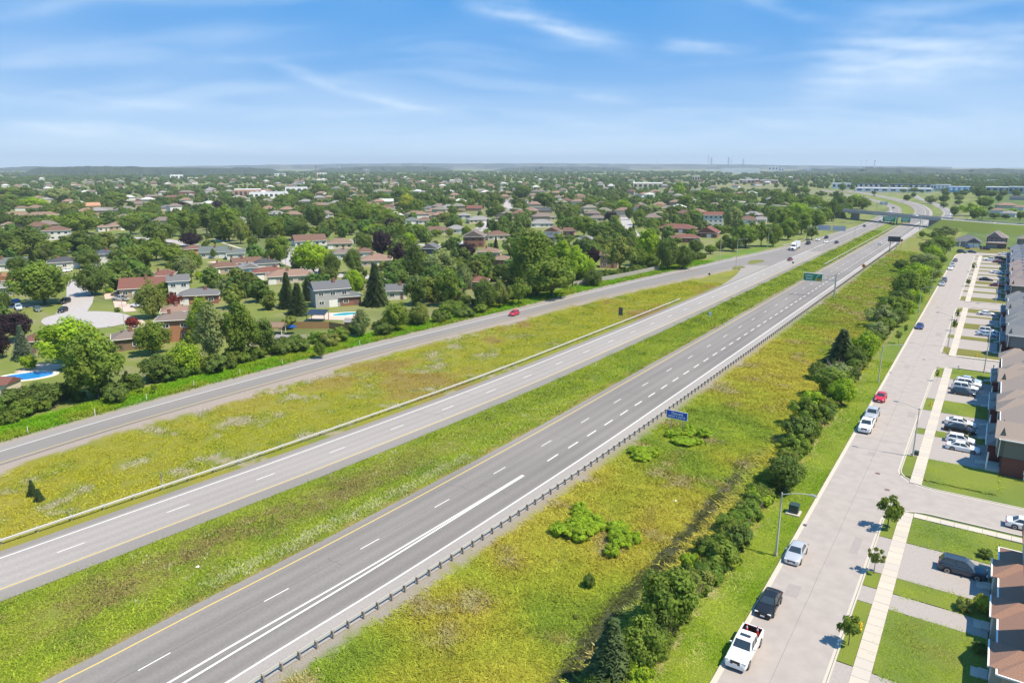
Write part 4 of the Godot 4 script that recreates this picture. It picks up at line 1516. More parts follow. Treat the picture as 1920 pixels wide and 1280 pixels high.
func tree_meshes() -> void:
	var fine: Array = []
	for q in [[11, 50, 5200, 0.062, 0.14, 0, 0.5], [12, 58, 5400, 0.06, 0.12, 0, 0.5], [13, 46, 5000, 0.062, 0.16, 2, 0.5], [16, 60, 5400, 0.06, 0.12, 2, 0.5], [17, 48, 5000, 0.062, 0.1, 0, 0.5], [15, 44, 4600, 0.062, 0.16, 4, 0.5]]:
		fine.append(crown_mesh(q[0], q[1], q[2], q[3], q[4], q[5], q[6]))
	var slim: Array = []
	for q in [[14, 52, 4600, 0.075, 0.08, 1, 0.27], [18, 56, 4800, 0.075, 0.1, 0, 0.27], [19, 48, 4400, 0.078, 0.12, 1, 0.3]]:
		slim.append(crown_mesh(q[0], q[1], q[2], q[3], q[4], q[5], q[6]))
	crowns.slim = slim
	crowns.broad = fine
	var sh: Array = []
	for q in [[31, 26, 1700, 0.10], [32, 32, 1900, 0.095], [33, 22, 1500, 0.105]]:
		sh.append(crown_mesh(q[0], q[1], q[2] * 2, q[3] * 0.72, 0.0, 3, 0.8))
	crowns.shrub = sh
	crowns.conifer = [conifer_mesh(41, 24, 0.17, 0.9), conifer_mesh(42, 20, 0.19, 0.5), conifer_mesh(43, 27, 0.16, 1.1)]
	crowns.sapling = [crown_mesh(51, 18, 900, 0.12, 0.3, 0), crown_mesh(52, 16, 800, 0.12, 0.32, 4)]
	trunks.slim = [trunk_mesh(64, 0.16)]
	trunks.broad = [trunk_mesh(61, 0.2), trunk_mesh(62, 0.24), trunk_mesh(63, 0.18)]
	var st := MB.new()
	st.tube(Vector3(0, -0.02, 0), Vector3(0, 0.95, 0), 0.05, 0.008, 6, false)
	trunks.conifer = [st.done()]
	var sp := MB.new()
	sp.tube(Vector3(0, -0.02, 0), Vector3(0.02, 0.7, 0), 0.045, 0.02, 6, false)
	for k in 4:
		sp.tube(Vector3(0.01, 0.4 + 0.06 * k, 0), Vector3(cos(k * 1.7) * 0.5, 0.62 + 0.05 * k, sin(k * 1.7) * 0.5), 0.018, 0.006, 5, false)
	trunks.sapling = [sp.done()]

func plant(called: String, label: String, category: String, group: String, x: float, z: float, h: float, r: float, kind: String, form: String, which: int) -> Node3D:
	var t := thing(called, label, category, Vector3(x, land(x, z) - 0.02, z), which * 1.37, group)
	var set_: Array = crowns[form]
	var c := part(t, "crown", set_[which % set_.size()], leaf_mat(kind))
	c.scale = Vector3(r, h, r)
	if trunks.has(form):
		var ts: Array = trunks[form]
		var k := part(t, "trunk", ts[which % ts.size()], M.bark)
		k.scale = Vector3(r * (0.8 if form == "broad" else 1.0), h, r * (0.8 if form == "broad" else 1.0))
	return t

func trees() -> void:
	tree_meshes()
	for i in TREES.size():
		var q: Array = TREES[i]
		var kind: String = KINDS[q[4]]
		var form := "broad"
		if kind == "c" or kind == "b":
			form = "conifer"
		elif q[2] < 4.2 and q[3] > q[2] * 0.36:
			form = "shrub"
		elif q[2] < 4.6 and q[3] < 1.3:
			form = "sapling"
		elif q[2] > q[3] * 2.9:
			form = "slim"
		var called: String = {"slim": "leafy_tree", "broad": "leafy_tree", "conifer": "conifer", "shrub": "shrub", "sapling": "young_tree"}[form]
		plant(called, q[5], "shrub" if form == "shrub" else "tree", q[6] if q.size() > 6 else "", q[0], q[1], q[2], q[3] * 1.08, kind, form, i * 3 + int(absf(q[0])))
	far_woods()

# the rest of the trees, too many and too far to tell apart
func far_woods() -> void:
	var meshes := [crown_mesh(71, 20, 900, 0.13, 0.02, 0, 0.5), crown_mesh(72, 24, 950, 0.125, 0.02, 2, 0.5), crown_mesh(73, 18, 850, 0.13, 0.02, 0, 0.5)]
	var m := mat("leaf_far", 0.31, 0.41, 0.085, 0.9)
	m.vertex_color_use_as_albedo = true
	m.backlight_enabled = true
	m.backlight = Color(0.95, 0.96, 0.6)
	var r := RandomNumberGenerator.new()
	r.seed = 404
	var place: Array = [[], [], [], [], [], []]
	var tint: Array = [[], [], [], [], [], []]
	var put := func(x: float, z: float, h: float, w: float, far: bool) -> void:
		var k := r.randi() % 3 + (3 if far else 0)
		place[k].append(Transform3D(Basis(Vector3.UP, r.randf() * TAU).scaled(Vector3(w, h, w)), Vector3(x, -0.3, z)))
		var g := r.randf_range(0.58, 1.0)
		var wm := r.randf_range(0.72, 1.1)
		tint[k].append(Color(clampf(g * wm, 0, 1), g, clampf(g * r.randf_range(0.8, 1.1), 0, 1)))
	for n in 19000:
		var be := r.randf_range(-6.0, 78.0)
		var di := 225.0 * pow(23.0, pow(r.randf(), 0.75))
		var e := eye_dir(be) * di
		var x := e.x
		var z := -e.y
		var clear := -z < 720.0 and x > minf(-140.0, rampw(-z) - 26.0) or x > -(100.0 + smooth(640.0, 1400.0, -z) * 230.0) and -z < 1500.0
		if not clear and di > 900.0:
			for b in WORKS:
				if absf(x - b[1]) < b[3] * 0.55 + 8.0 and z < b[2] + b[4] + (60.0 if di < 1700.0 else 140.0) and z > b[2] - b[4]:
					clear = true
					break
		if not clear and di < 1250.0:
			for hq in HOUSES:
				var dx: float = x - hq[0]
				var dz: float = z - hq[1]
				var away: float = -(dx * e.x - dz * e.y) / di
				var side: float = absf(dx * e.y + dz * e.x) / di
				if dx * dx + dz * dz < 170.0 or (side < hq[2] * 0.55 + 2.0 and away > 0.0 and away < 16.0 + di * 0.07):
					clear = true
					break
			for st in STREETS:
				if not clear and near_line(Vector2(x, z), st, 7.0):
					clear = true
			for pk in PARKS + CLEARINGS:
				if absf(x - pk[0]) < pk[2] and absf(z - pk[1]) < pk[3]:
					clear = true
		if clear:
			continue
		if di > 1300.0 and noise_a.get_noise_2d(x * 0.12, z * 0.12) > 0.2 and di < 4200.0:
			continue
		if di < 1800.0 and r.randf() < 0.3:
			continue
		var h := r.randf_range(5.0, 10.0) if di < 2000.0 else r.randf_range(6.0, 12.5)
		if di < 600.0:
			h = r.randf_range(2.0, 4.0) if r.randf() < 0.45 else r.randf_range(5.0, 9.5)
		put.call(x, z, h, h * r.randf_range(0.40, 0.58) * (1.0 + di / 5000.0), di > 620.0)
	# right of the highway beyond the bridge
	for i in 1700:
		var di2 := 900.0 * pow(5.0, r.randf())
		var e2 := eye_dir(r.randf_range(-7.0, 9.0)) * di2
		if e2.x < -(60.0 + smooth(640.0, 1400.0, e2.y) * 230.0) + 30.0 and e2.y < 1500.0 or e2.y < 1250.0 and e2.x < 40.0:
			continue
		var bad := false
		for b in WORKS:
			if absf(e2.x - b[1]) < b[3] * 0.55 + 8.0 and -e2.y < b[2] + b[4] + 90.0 and -e2.y > b[2] - b[4]:
				bad = true
		if not bad:
			var h2 := r.randf_range(6.0, 11.0)
			put.call(e2.x, -e2.y, h2, h2 * r.randf_range(0.45, 0.7), true)
	for k in 6:
		if k < 3:
			scatter("garden_trees", meshes[k % 3], m, place[k], tint[k], "countless further garden trees and hedges between the suburb's houses", "trees")
		else:
			scatter("far_woods", meshes[k % 3], m, place[k], tint[k], "hazy mass of far-off trees between the suburb and the horizon", "woods")
	far_roofs(r)

# roofs of houses too far to show more than roof and wall
func far_roofs(r: RandomNumberGenerator) -> void:
	var wl := MB.new()
	wl.box(Vector3(0, 1.9, 0), Vector3(13.0, 4.4, 9.0))
	var rf := MB.new()
	hip_roof(rf, -7.1, 7.1, -5.1, 5.1, 4.0, 2.6, false)
	var wm := wl.done()
	var rm := rf.done()
	var rk := ["tan", "greylight", "greybrown", "brown", "pinktan", "olivegrey", "white"]
	var n := 0
	while n < 290:
		var be := r.randf_range(6.0, 71.0)
		var di := 560.0 * pow(4.4, r.randf())
		var e := eye_dir(be) * di
		if e.x > -(150.0 + smooth(640.0, 1400.0, e.y) * 230.0):
			continue
		n += 1
		var kr: String = rk[r.randi() % rk.size()]
		var kw: String = ["white", "beige", "tan"][r.randi() % 3]
		var zone := "left of the steeple" if be > 48.0 else ("between the steeple and the skyline" if be > 24.0 else "below the industrial skyline")
		var t := thing("distant_house", "tiny far house with %s roof and %s wall, %s" % [ROOF_WORDS[kr], kw, zone], "house", Vector3(e.x, 0.3 + di * 0.0018, -e.y), deg_to_rad(be + r.randf_range(-30, 30)), "tiny house roofs scattered through the far trees")
		part(t, "wall", wm, wall_mat(kw))
		part(t, "roof", rm, roof_mat(kr))

const ROOF_WORDS := {"tan": "tan", "greylight": "pale grey", "greybrown": "grey-brown", "brown": "brown", "pinktan": "pinkish", "olivegrey": "olive-grey", "white": "white"}

# open yards and paving where no further trees stand
const CLEARINGS := [[-228, -103, 30, 17], [-252, -116, 22, 15], [-243, -92, 24, 12], [-160, -141, 17, 15], [-166, -64, 16, 15], [-212, -105, 20, 14], [-285, -130, 16, 10], [-160, -115, 12, 10]]

func near_line(p: Vector2, line: Array, w: float) -> bool:
	for i in line.size() - 1:
		var a := Vector2(line[i][0], line[i][1])
		var b := Vector2(line[i + 1][0], line[i + 1][1])
		if Geometry2D.get_closest_point_to_segment(p, a, b).distance_to(p) < w:
			return true
	return false

func scatter(called: String, mesh: Mesh, m: Material, place: Array, tint: Array, label: String, category: String) -> void:
	if place.is_empty():
		return
	var mm := MultiMesh.new()
	mm.transform_format = MultiMesh.TRANSFORM_3D
	mm.use_colors = true
	mm.mesh = mesh
	mm.instance_count = place.size()
	for i in place.size():
		mm.set_instance_transform(i, place[i])
		mm.set_instance_color(i, tint[i])
	var o := MultiMeshInstance3D.new()
	o.name = numbered(called)
	o.multimesh = mm
	o.material_override = m
	tag(o, label, category, "", "stuff")
	add_child(o)

# ------------------------------------------------------------------ grass and weeds
func tuft_mesh(sd: int, blades: int, spread: float, h: float, w: float) -> ArrayMesh:
	var r := RandomNumberGenerator.new()
	r.seed = sd
	var mb := MB.new()
	for i in blades:
		var p := Vector3(r.randfn() * spread, 0, r.randfn() * spread)
		var a := r.randf() * TAU
		var u := Vector3(cos(a), 0, sin(a)) * w * r.randf_range(0.6, 1.3)
		var tip := p + Vector3(r.randf_range(-1, 1) * h, h * r.randf_range(0.4, 1.0), r.randf_range(-1, 1) * h)
		var t := r.randf_range(0.6, 1.0)
		mb.col = Color(t, t, t * 0.9)
		var nr := (u * 2.0).cross(tip - p + u).normalized()
		if nr.y < 0.0:
			nr = -nr
		mb.tri_n(p - u, p + u, tip, nr, nr, nr)
	return mb.done()

func greenery() -> void:
	var gm := mat("grass_blades", 0.5, 0.5, 0.5, 0.9)
	gm.vertex_color_use_as_albedo = true
	gm.metallic_specular = 0.2
	gm.backlight_enabled = true
	gm.backlight = Color(0.5, 0.5, 0.3)
	var tall := [tuft_mesh(81, 26, 0.30, 0.55, 0.05), tuft_mesh(82, 30, 0.36, 0.42, 0.06)]
	var low := [tuft_mesh(83, 30, 0.38, 0.2, 0.05), tuft_mesh(84, 26, 0.34, 0.26, 0.06)]
	var r := RandomNumberGenerator.new()
	r.seed = 5150
	# [name, label, count, d0, d1, left edge, right edge, height, meshes, min density noise]
	var zones := [
		["field_grass", "tall yellow-green grass of the field between guard rail and fence", 24000, 25.0, 210.0, func(d): return rail_r(d) + 2.2, func(d): return -20.6, 0.62, tall, -0.6],
		["field_grass", "tall rough grass of the far field beside the highway", 6000, 210.0, 430.0, func(d): return rail_r(d) + 2.2, func(d): return -22.0, 0.9, tall, -0.6],
		["median_grass", "rough grass and weeds of the median strip", 18000, 18.0, 190.0, func(d): return ly(d) + 2.75, func(d): return ry(d) - 1.9, 0.75, low, -0.6],
		["median_grass", "green grass of the far median strip", 4500, 190.0, 560.0, func(d): return ly(d) + 2.75, func(d): return ry(d) - 1.9, 1.5, low, -0.6],
		["verge_grass", "yellowing grass between the slip road and the highway", 15000, 22.0, 270.0, func(d): return rampw(d) + ramp_w(d) + 4.5, func(d): return lw(d) - 3.9, 0.75, low, -0.35],
		["bank_grass", "vivid green grass along the far side of the slip road", 9000, 30.0, 330.0, func(d): return rampw(d) - 12.0, func(d): return rampw(d) - 4.6, 1.15, tall, -0.5],
		["lawn_grass", "mown lawns in front of the town houses", 5200, 58.0, 182.0, func(d): return -3.7, func(d): return 4.6, 0.3, low, -1.0],
		["lawn_grass", "mown bright green lawn strip beside the street", 6500, 40.0, 180.0, func(d): return -20.2, func(d): return -15.5, 0.35, low, -1.0],
	]
	for zq in zones:
		var place: Array = [[], []]
		var tint: Array = [[], []]
		for i in zq[2]:
			var d := lerpf(zq[3], zq[4], pow(r.randf(), 1.35))
			var x0: float = zq[5].call(d)
			var x1: float = zq[6].call(d)
			if x1 - x0 < 0.5:
				continue
			var x := lerpf(x0, x1, r.randf())
			if noise_b.get_noise_2d(x * 1.7 + 300.0, -d * 1.7) < zq[9]:
				continue
			var gy := land(x, -d)
			if d < 112.0 and absf(x + 27.0) < 1.3 and r.randf() < 0.75:
				continue
			if x > -8.0:
				var on_lawn := false
				for lq in LAWNS:
					if d > lq[0] + 0.3 and d < lq[1] - 0.3:
						on_lawn = true
				if not on_lawn:
					continue
				gy = 0.09
			var k := r.randi() % 2
			var s := r.randf_range(0.7, 1.35) * (1.0 + d / 260.0 * 0.8)
			var hh: float = zq[7] * r.randf_range(0.6, 1.25) * (1.0 + 0.7 * noise_b.get_noise_2d(x, -d))
			place[k].append(Transform3D(Basis(Vector3.UP, r.randf() * TAU).scaled(Vector3(s, hh, s)), Vector3(x, gy - 0.02, -d)))
			var c := soil_colour(x, -d) * 3.15 * r.randf_range(0.8, 1.18)
			var gr := r.randf()
			c = mixc(c, Color(c.r * 0.85, c.g * 1.0, c.b), gr * 0.4)
			tint[k].append(Color(clampf(c.r, 0, 1), clampf(c.g, 0, 1), clampf(c.b, 0, 1)))
		for k in 2:
			scatter(zq[0], zq[8][k], gm, place[k], tint[k], zq[1], "grass")
	# pale flower heads in the median
	var fm := tuft_mesh(90, 14, 0.3, 0.3, 0.035)
	var fp: Array = []
	var ft: Array = []
	for i in 900:
		var d := r.randf_range(30.0, 190.0)
		var u := r.randf_range(0.05, 0.95)
		if r.randf() < 0.55:
			d = r.randf_range(38.0, 82.0)
			u = clampf(0.86 + r.randfn() * 0.05, 0.0, 0.95)
		var x := lerpf(ly(d) + 2.8, ry(d) - 1.6, u)
		fp.append(Transform3D(Basis(Vector3.UP, r.randf() * TAU).scaled(Vector3.ONE * r.randf_range(0.6, 1.3)), Vector3(x, land(x, -d), -d)))
		ft.append(Color(1, 1, 0.85))
	var wm := mat("flower_heads", 0.6, 0.62, 0.45, 0.9)
	wm.vertex_color_use_as_albedo = true
	scatter("wild_flowers", fm, wm, fp, ft, "pale wild flowers dotted through the median grass", "flowers")
	# low brambles and saplings closing the gaps of the bush row
	var th: Array = [[], [], []]
	var tc: Array = [[], [], []]
	var tm := mat("thicket_leaves", 0.30, 0.40, 0.06, 0.8)
	tm.vertex_color_use_as_albedo = true
	tm.backlight_enabled = true
	tm.backlight = Color(0.95, 0.96, 0.6)
	for i in 520:
		var d := 46.0 + 400.0 * pow(r.randf(), 1.2)
		var wide := 2.2 + 2.5 * smooth(150.0, 300.0, d)
		var x := -20.9 - absf(r.randfn()) * wide * 0.55
		if d > 62.0 and d < 108.0:
			x = -20.8 - r.randf() * 1.6
		var k := r.randi() % 3
		var h := r.randf_range(0.8, 2.2) * (1.0 + smooth(150.0, 260.0, d) * 0.9)
		th[k].append(Transform3D(Basis(Vector3.UP, r.randf() * TAU).scaled(Vector3(h * 0.8, h, h * 0.8)), Vector3(x, land(x, -d) - 0.1, -d)))
		var g := r.randf_range(0.6, 1.0)
		tc[k].append(Color(g * r.randf_range(0.7, 1.05), g, g * 0.8))
	for k in 3:
		scatter("bramble_thicket", crowns.shrub[k], tm, th[k], tc[k], "low green brambles filling the bush row beside the wire fence", "bushes")
	# hedges and scrub along the back gardens above the slip road
	var hp: Array = [[], [], []]
	var hc: Array = [[], [], []]
	for i in 420:
		var d := 44.0 + 300.0 * r.randf()
		if noise_b.get_noise_1d(d * 3.0) < -0.12:
			continue
		var x := rampw(d) - 12.5 - absf(r.randfn()) * 3.2
		var k := r.randi() % 3
		var h := r.randf_range(1.2, 3.4)
		hp[k].append(Transform3D(Basis(Vector3.UP, r.randf() * TAU).scaled(Vector3(h * 0.75, h, h * 0.75)), Vector3(x, land(x, -d) - 0.1, -d)))
		var g := r.randf_range(0.5, 1.0)
		hc[k].append(Color(g * r.randf_range(0.7, 1.0), g, g * 0.8))
	for k in 3:
		scatter("garden_hedge", crowns.shrub[k], tm, hp[k], hc[k], "ragged green hedge growth behind the gardens above the slip road", "hedge")
	# patches of leafy sumac in the field, each bush its own
	for i in SUMAC.size():
		var q: Array = SUMAC[i]
		plant("sumac_bush", q[4], "shrub", "bright green sumac bushes in the field", q[0], q[1], q[2], q[3], "l", "shrub", i * 5 + 1)

# ------------------------------------------------------------------ suburb
const STREETS := [
	[[-300, -135], [-284, -128], [-262, -118], [-245, -109], [-232, -101]],
	[[-330, -262], [-275, -219], [-253, -209], [-228, -200], [-206, -205], [-188, -212], [-172, -230]],
	[[-330, -300], [-290, -305], [-266, -310], [-258, -325], [-266, -350], [-300, -400], [-383, -562], [-463, -674], [-560, -820]],
	[[-190, -420], [-213, -462], [-249, -533], [-293, -622], [-380, -800]],
	[[-520, -215], [-430, -240], [-360, -228], [-330, -215]],
	[[-700, -330], [-600, -360], [-520, -380], [-440, -420]],
]
const PARKS := [[-420, -225, 30, 22], [-330, -235, 40, 24], [-335, -275, 36, 20], [-465, -250, 22, 18]]

func band(line: Array, w: float, y: float) -> ArrayMesh:
	var mb := MB.new()
	var cv := Curve2D.new()
	for i in line.size():
		var p := Vector2(line[i][0], line[i][1])
		var t := (Vector2(line[mini(i + 1, line.size() - 1)][0], line[mini(i + 1, line.size() - 1)][1]) - Vector2(line[maxi(i - 1, 0)][0], line[maxi(i - 1, 0)][1])) / 6.0
		cv.add_point(p, -t, t)
	var pts := cv.tessellate(4, 3)
	var l := PackedVector3Array()
	var r := PackedVector3Array()
	for i in pts.size():
		var t2 := (pts[mini(i + 1, pts.size() - 1)] - pts[maxi(i - 1, 0)]).normalized()
		var nn := Vector2(-t2.y, t2.x) * w * 0.5
		l.append(Vector3(pts[i].x - nn.x, y, pts[i].y - nn.y))
		r.append(Vector3(pts[i].x + nn.x, y, pts[i].y + nn.y))
	for i in l.size() - 1:
		mb.quad(l[i], l[i + 1], r[i + 1], r[i])
	mb.up_all()
	return mb.done()

func suburb() -> void:
	var pale := grain(mat("suburb_asphalt", 0.36, 0.335, 0.325, 0.92), M.asphalt_plain.albedo_texture, 0.06, 1.14)
	for s in STREETS:
		setting("suburb_street", band(s, 8.4, 0.03), pale)
	var bulb := MB.new()
	for i in 28:
		var a := TAU * i / 28.0
		var b := TAU * (i + 1) / 28.0
		bulb.tri(Vector3(-218, 0.035, -99), Vector3(-218 + cos(b) * 15.5, 0.035, -99 - sin(b) * 10.5), Vector3(-218 + cos(a) * 15.5, 0.035, -99 - sin(a) * 10.5))
	bulb.up_all()
	setting("suburb_street", bulb.done(), pale)
	setting("footpath", band([[-400, -262], [-372, -250], [-345, -240], [-322, -236]], 1.8, 0.03), M.concrete)
	# front drives round the cul-de-sac and short drives elsewhere
	for q in [[-262, -94, 18, 3.4, 20], [-256, -98.5, 14, 3.2, 20], [-246, -88, 12, 3.0, 20], [-238, -119, 20, 3.6, -25], [-226, -115, 14, 3.4, -20], [-252, -123, 12, 3.4, -25], [-330, -140, 10, 5, 20], [-325, -152, 9, 5, 20], [-200, -104, 12, 4.5, -20], [-300, -197, 9, 5, 10]]:
		var mb := MB.new()
		mb.box(Vector3.ZERO, Vector3(q[2], 0.06, q[3]))
		var o := setting("driveway", mb.done(), M.paving_pink)
		o.position = Vector3(q[0], 0.0, q[1])
		o.rotation.y = deg_to_rad(q[4])
	# mown park lawns
	var pm := grain(mat("park_lawn", 0.14, 0.185, 0.045, 1.0), M.g3, 0.1, 1.3)
	for k in PARKS.size():
		var q: Array = PARKS[k]
		var pts: Array = []
		for i in 18:
			var a := TAU * i / 18.0
			var rr := 1.0 + 0.15 * sin(a * 3.0 + q[0])
			pts.append(Vector2(q[0] + cos(a) * q[2] * rr, -q[1] + sin(a) * q[3] * rr))
		setting("park_lawn", sheet(pts, -0.03 + 0.004 * k), pm)
	for q in HOUSES:
		house(q)
	end_houses()
	pools_and_yards()

func end_houses() -> void:
	# two detached houses closing the street
	var a := thing("house", "grey hip-roofed bungalow with white double garage at the end of the street", "house", Vector3(-12.4, 0, -473.5))
	var wl := MB.new()
	wl.box(Vector3(0, 1.4, -3), Vector3(12.4, 3.0, 10.0))
	wl.box(Vector3(3.2, 1.4, 3.0), Vector3(6.0, 3.0, 4.0))
	part(a, "wall", wl.done(), wall_mat("grey"))
	var rf := MB.new()
	hip_roof(rf, -6.8, 6.8, -8.6, 2.6, 2.85, 3.4, false)
	part(a, "roof", rf.done(), roof_mat("slate"))
	var r2 := MB.new()
	hip_roof(r2, -0.2, 6.7, -3.0, 5.6, 2.9, 2.3, true)
	part(a, "garage_roof", r2.done(), roof_mat("slate"))
	var gw := MB.new()
	gable_wall(gw, 0.2, 6.2, -2.8, 5.02, 2.9, 2.0)
	part(a, "gable", gw.done(), wall_mat("grey"))
	for k in 2:
		var gd := MB.new()
		gd.box(Vector3(0, 1.1, 0), Vector3(2.4, 2.2, 0.12))
		part(a, "garage_door", gd.done(), M.trim, Vector3(1.85 + 2.75 * k, 0, 5.03))
	for k in 3:
		var po := MB.new()
		po.tube(Vector3(0, -0.1, 0), Vector3(0, 2.8, 0), 0.14, 0.14, 6)
		part(a, "porch_post", po.done(), M.trim, Vector3(-6.2 + 2.9 * k, 0, 3.4))
	for k in 2:
		window(a, Vector3(-4.6 + 2.4 * k, 1.5, 2.0), 0.0, 1.6, 1.5, true)
	var b := thing("house", "two-storey mauve-brick house with a pointed gable beside the last lamp post", "house", Vector3(1.2, 0, -476.0))
	var w2 := MB.new()
	w2.box(Vector3(0, 2.85, 0), Vector3(9.4, 5.9, 10.0))
	gable_wall(w2, -4.4, 1.6, -5.0, 5.02, 5.7, 2.6)
	part(b, "wall", w2.done(), M.side_mauve if M.has("side_mauve") else grain(mat("side_mauve", 0.19, 0.13, 0.13, 0.9), M.concrete.albedo_texture, 0.8, 1.1))
	var r3 := MB.new()
	hip_roof(r3, -5.2, 5.2, -5.6, 5.4, 5.75, 3.6, false)
	part(b, "roof", r3.done(), M.town_mauve)
	var r4 := MB.new()
	hip_roof(r4, -4.9, 2.1, -4.0, 5.7, 5.8, 3.0, true)
	part(b, "gable_roof", r4.done(), M.town_mauve)
	var pr := MB.new()
	hip_roof(pr, -4.9, 4.9, 4.6, 7.0, 2.9, 0.8, false)
	part(b, "porch_roof", pr.done(), M.town_mauve)
	var g2 := MB.new()
	g2.box(Vector3(0, 1.15, 0), Vector3(4.9, 2.3, 0.12))
	part(b, "garage_door", g2.done(), M.garage_grey, Vector3(-1.9, 0, 5.06))
	for k in 4:
		window(b, Vector3(-3.4 + 2.2 * k, 4.3, 5.0), 0.0, 1.1, 1.3, true)
	var d2 := MB.new()
	d2.box(Vector3(0, 1.1, 0), Vector3(1.0, 2.2, 0.12))
	part(b, "door", d2.done(), M.door, Vector3(2.6, 0, 5.06))
	var c := thing("house", "dark two-storey house half cut off right of the mauve-brick house", "house", Vector3(15.5, 0, -476.0))
	var w3 := MB.new()
	w3.box(Vector3(0, 2.85, 0), Vector3(10.0, 5.9, 10.0))
	part(c, "wall", w3.done(), M.side_olive)
	var r5 := MB.new()
	hip_roof(r5, -5.6, 5.6, -5.6, 5.6, 5.75, 3.4, false)
	part(c, "roof", r5.done(), roof_mat("olivegrey"))
	for k in 3:
		window(c, Vector3(-3.4 + 2.6 * k, 4.3, 5.0), 0.0, 1.1, 1.3, true)
	var g3 := MB.new()
	g3.box(Vector3(0, 1.15, 0), Vector3(4.9, 2.3, 0.12))
	part(c, "garage_door", g3.done(), M.garage_grey, Vector3(-1.9, 0, 5.06))

func board_fence(label: String, pts: Array, h: float, m: Material) -> void:
	var t := thing("board_fence", label, "fence", Vector3(pts[0][0], land(pts[0][0], pts[0][1]), pts[0][1]))
	var panel := MB.new()
	for k in 6:
		panel.box(Vector3(0, h / 2 - 0.05, -1.0 + 0.33 * k + 0.17), Vector3(0.05 + 0.015 * (k % 2), h + 0.03 * (k % 3), 0.31))
	panel.box(Vector3(0.06, h * 0.25, 0), Vector3(0.06, 0.09, 2.0))
	panel.box(Vector3(0.06, h * 0.8, 0), Vector3(0.06, 0.09, 2.0))
	var pmesh := panel.done()
	var post := MB.new()
	post.box(Vector3(0, h / 2 - 0.1, 0), Vector3(0.12, h + 0.3, 0.12))
	var post_mesh := post.done()
	for i in pts.size() - 1:
		var a := Vector3(pts[i][0], 0, pts[i][1])
		var b := Vector3(pts[i + 1][0], 0, pts[i + 1][1])
		var l := a.distance_to(b)
		var n := maxi(1, int(l / 2.0))
		var dir := (b - a).normalized()
		var ang := atan2(dir.x, dir.z)
		for k in n:
			var o := part(t, "panel", pmesh, m, a + dir * (k + 0.5) * l / n - t.position, ang)
			o.scale.z = l / n / 2.0
			part(t, "post", post_mesh, m, a + dir * k * l / n - t.position, ang)

func pool(label: String, x: float, z: float, rx: float, rz: float, turn: float, m: Material) -> void:
	var t := thing("swimming_pool", label, "pool", Vector3(x, 0.02, z), turn)
	var edge := MB.new()
	var water := MB.new()
	var n := 26
	for i in n:
		var p := func(k: int, s: float) -> Vector3:
			var a := TAU * k / n
			var kid := 1.0 - 0.22 * exp(-pow(wrapf(a - 1.6, -PI, PI), 2.0) * 3.0)
			return Vector3(cos(a) * rx * kid * s + cos(a) * (s - 1.0) * 0.4, 0, sin(a) * rz * kid * s + sin(a) * (s - 1.0) * 0.4)
		var a0: Vector3 = p.call(i, 1.0)
		var a1: Vector3 = p.call(i + 1, 1.0)
		var b0: Vector3 = p.call(i, 1.18)
		var b1: Vector3 = p.call(i + 1, 1.18)
		water.tri(Vector3(0, 0.03, 0), a1 + Vector3(0, 0.03, 0), a0 + Vector3(0, 0.03, 0))
		edge.quad(a0 + Vector3(0, 0.12, 0), a1 + Vector3(0, 0.12, 0), b1 + Vector3(0, 0.12, 0), b0 + Vector3(0, 0.12, 0))
		edge.quad(a0 + Vector3(0, 0.12, 0), a0 - Vector3(0, 0.05, 0), a1 - Vector3(0, 0.05, 0), a1 + Vector3(0, 0.12, 0))
		edge.quad(b0 + Vector3(0, 0.12, 0), b1 + Vector3(0, 0.12, 0), b1 - Vector3(0, 0.1, 0), b0 - Vector3(0, 0.1, 0))
	part(t, "water", water.done(), m)
	part(t, "coping", edge.done(), M.pool_edge)

func shed(called: String, label: String, x: float, z: float, w: float, dp: float, h: float, turn: float, rm: Material, wm: Material, open := false) -> Node3D:
	var t := thing(called, label, "shed", Vector3(x, -0.05, z), turn)
	if open:
		for sx in [-1.0, 1.0]:
			for sz in [-1.0, 1.0]:
				var po := MB.new()
				po.box(Vector3(sx * (w / 2 - 0.2), h / 2, sz * (dp / 2 - 0.2)), Vector3(0.16, h, 0.16))
				part(t, "post", po.done(), wm)
	else:
		var wl := MB.new()
		wl.box(Vector3(0, h / 2, 0), Vector3(w, h, dp))
		gable_wall(wl, -w / 2, w / 2, -dp / 2, dp / 2, h, minf(w, dp) * 0.24)
		part(t, "wall", wl.done(), wm)
		var dr := MB.new()
		dr.box(Vector3(0, 0.95, dp / 2 + 0.03), Vector3(minf(1.4, w * 0.4), 1.8, 0.06))
		part(t, "door", dr.done(), M.door)
	var rf := MB.new()
	hip_roof(rf, -w / 2 - 0.3, w / 2 + 0.3, -dp / 2 - 0.3, dp / 2 + 0.3, h, (minf(w, dp) + 0.6) * 0.24, true)
	part(t, "roof", rf.done(), rm)
	return t

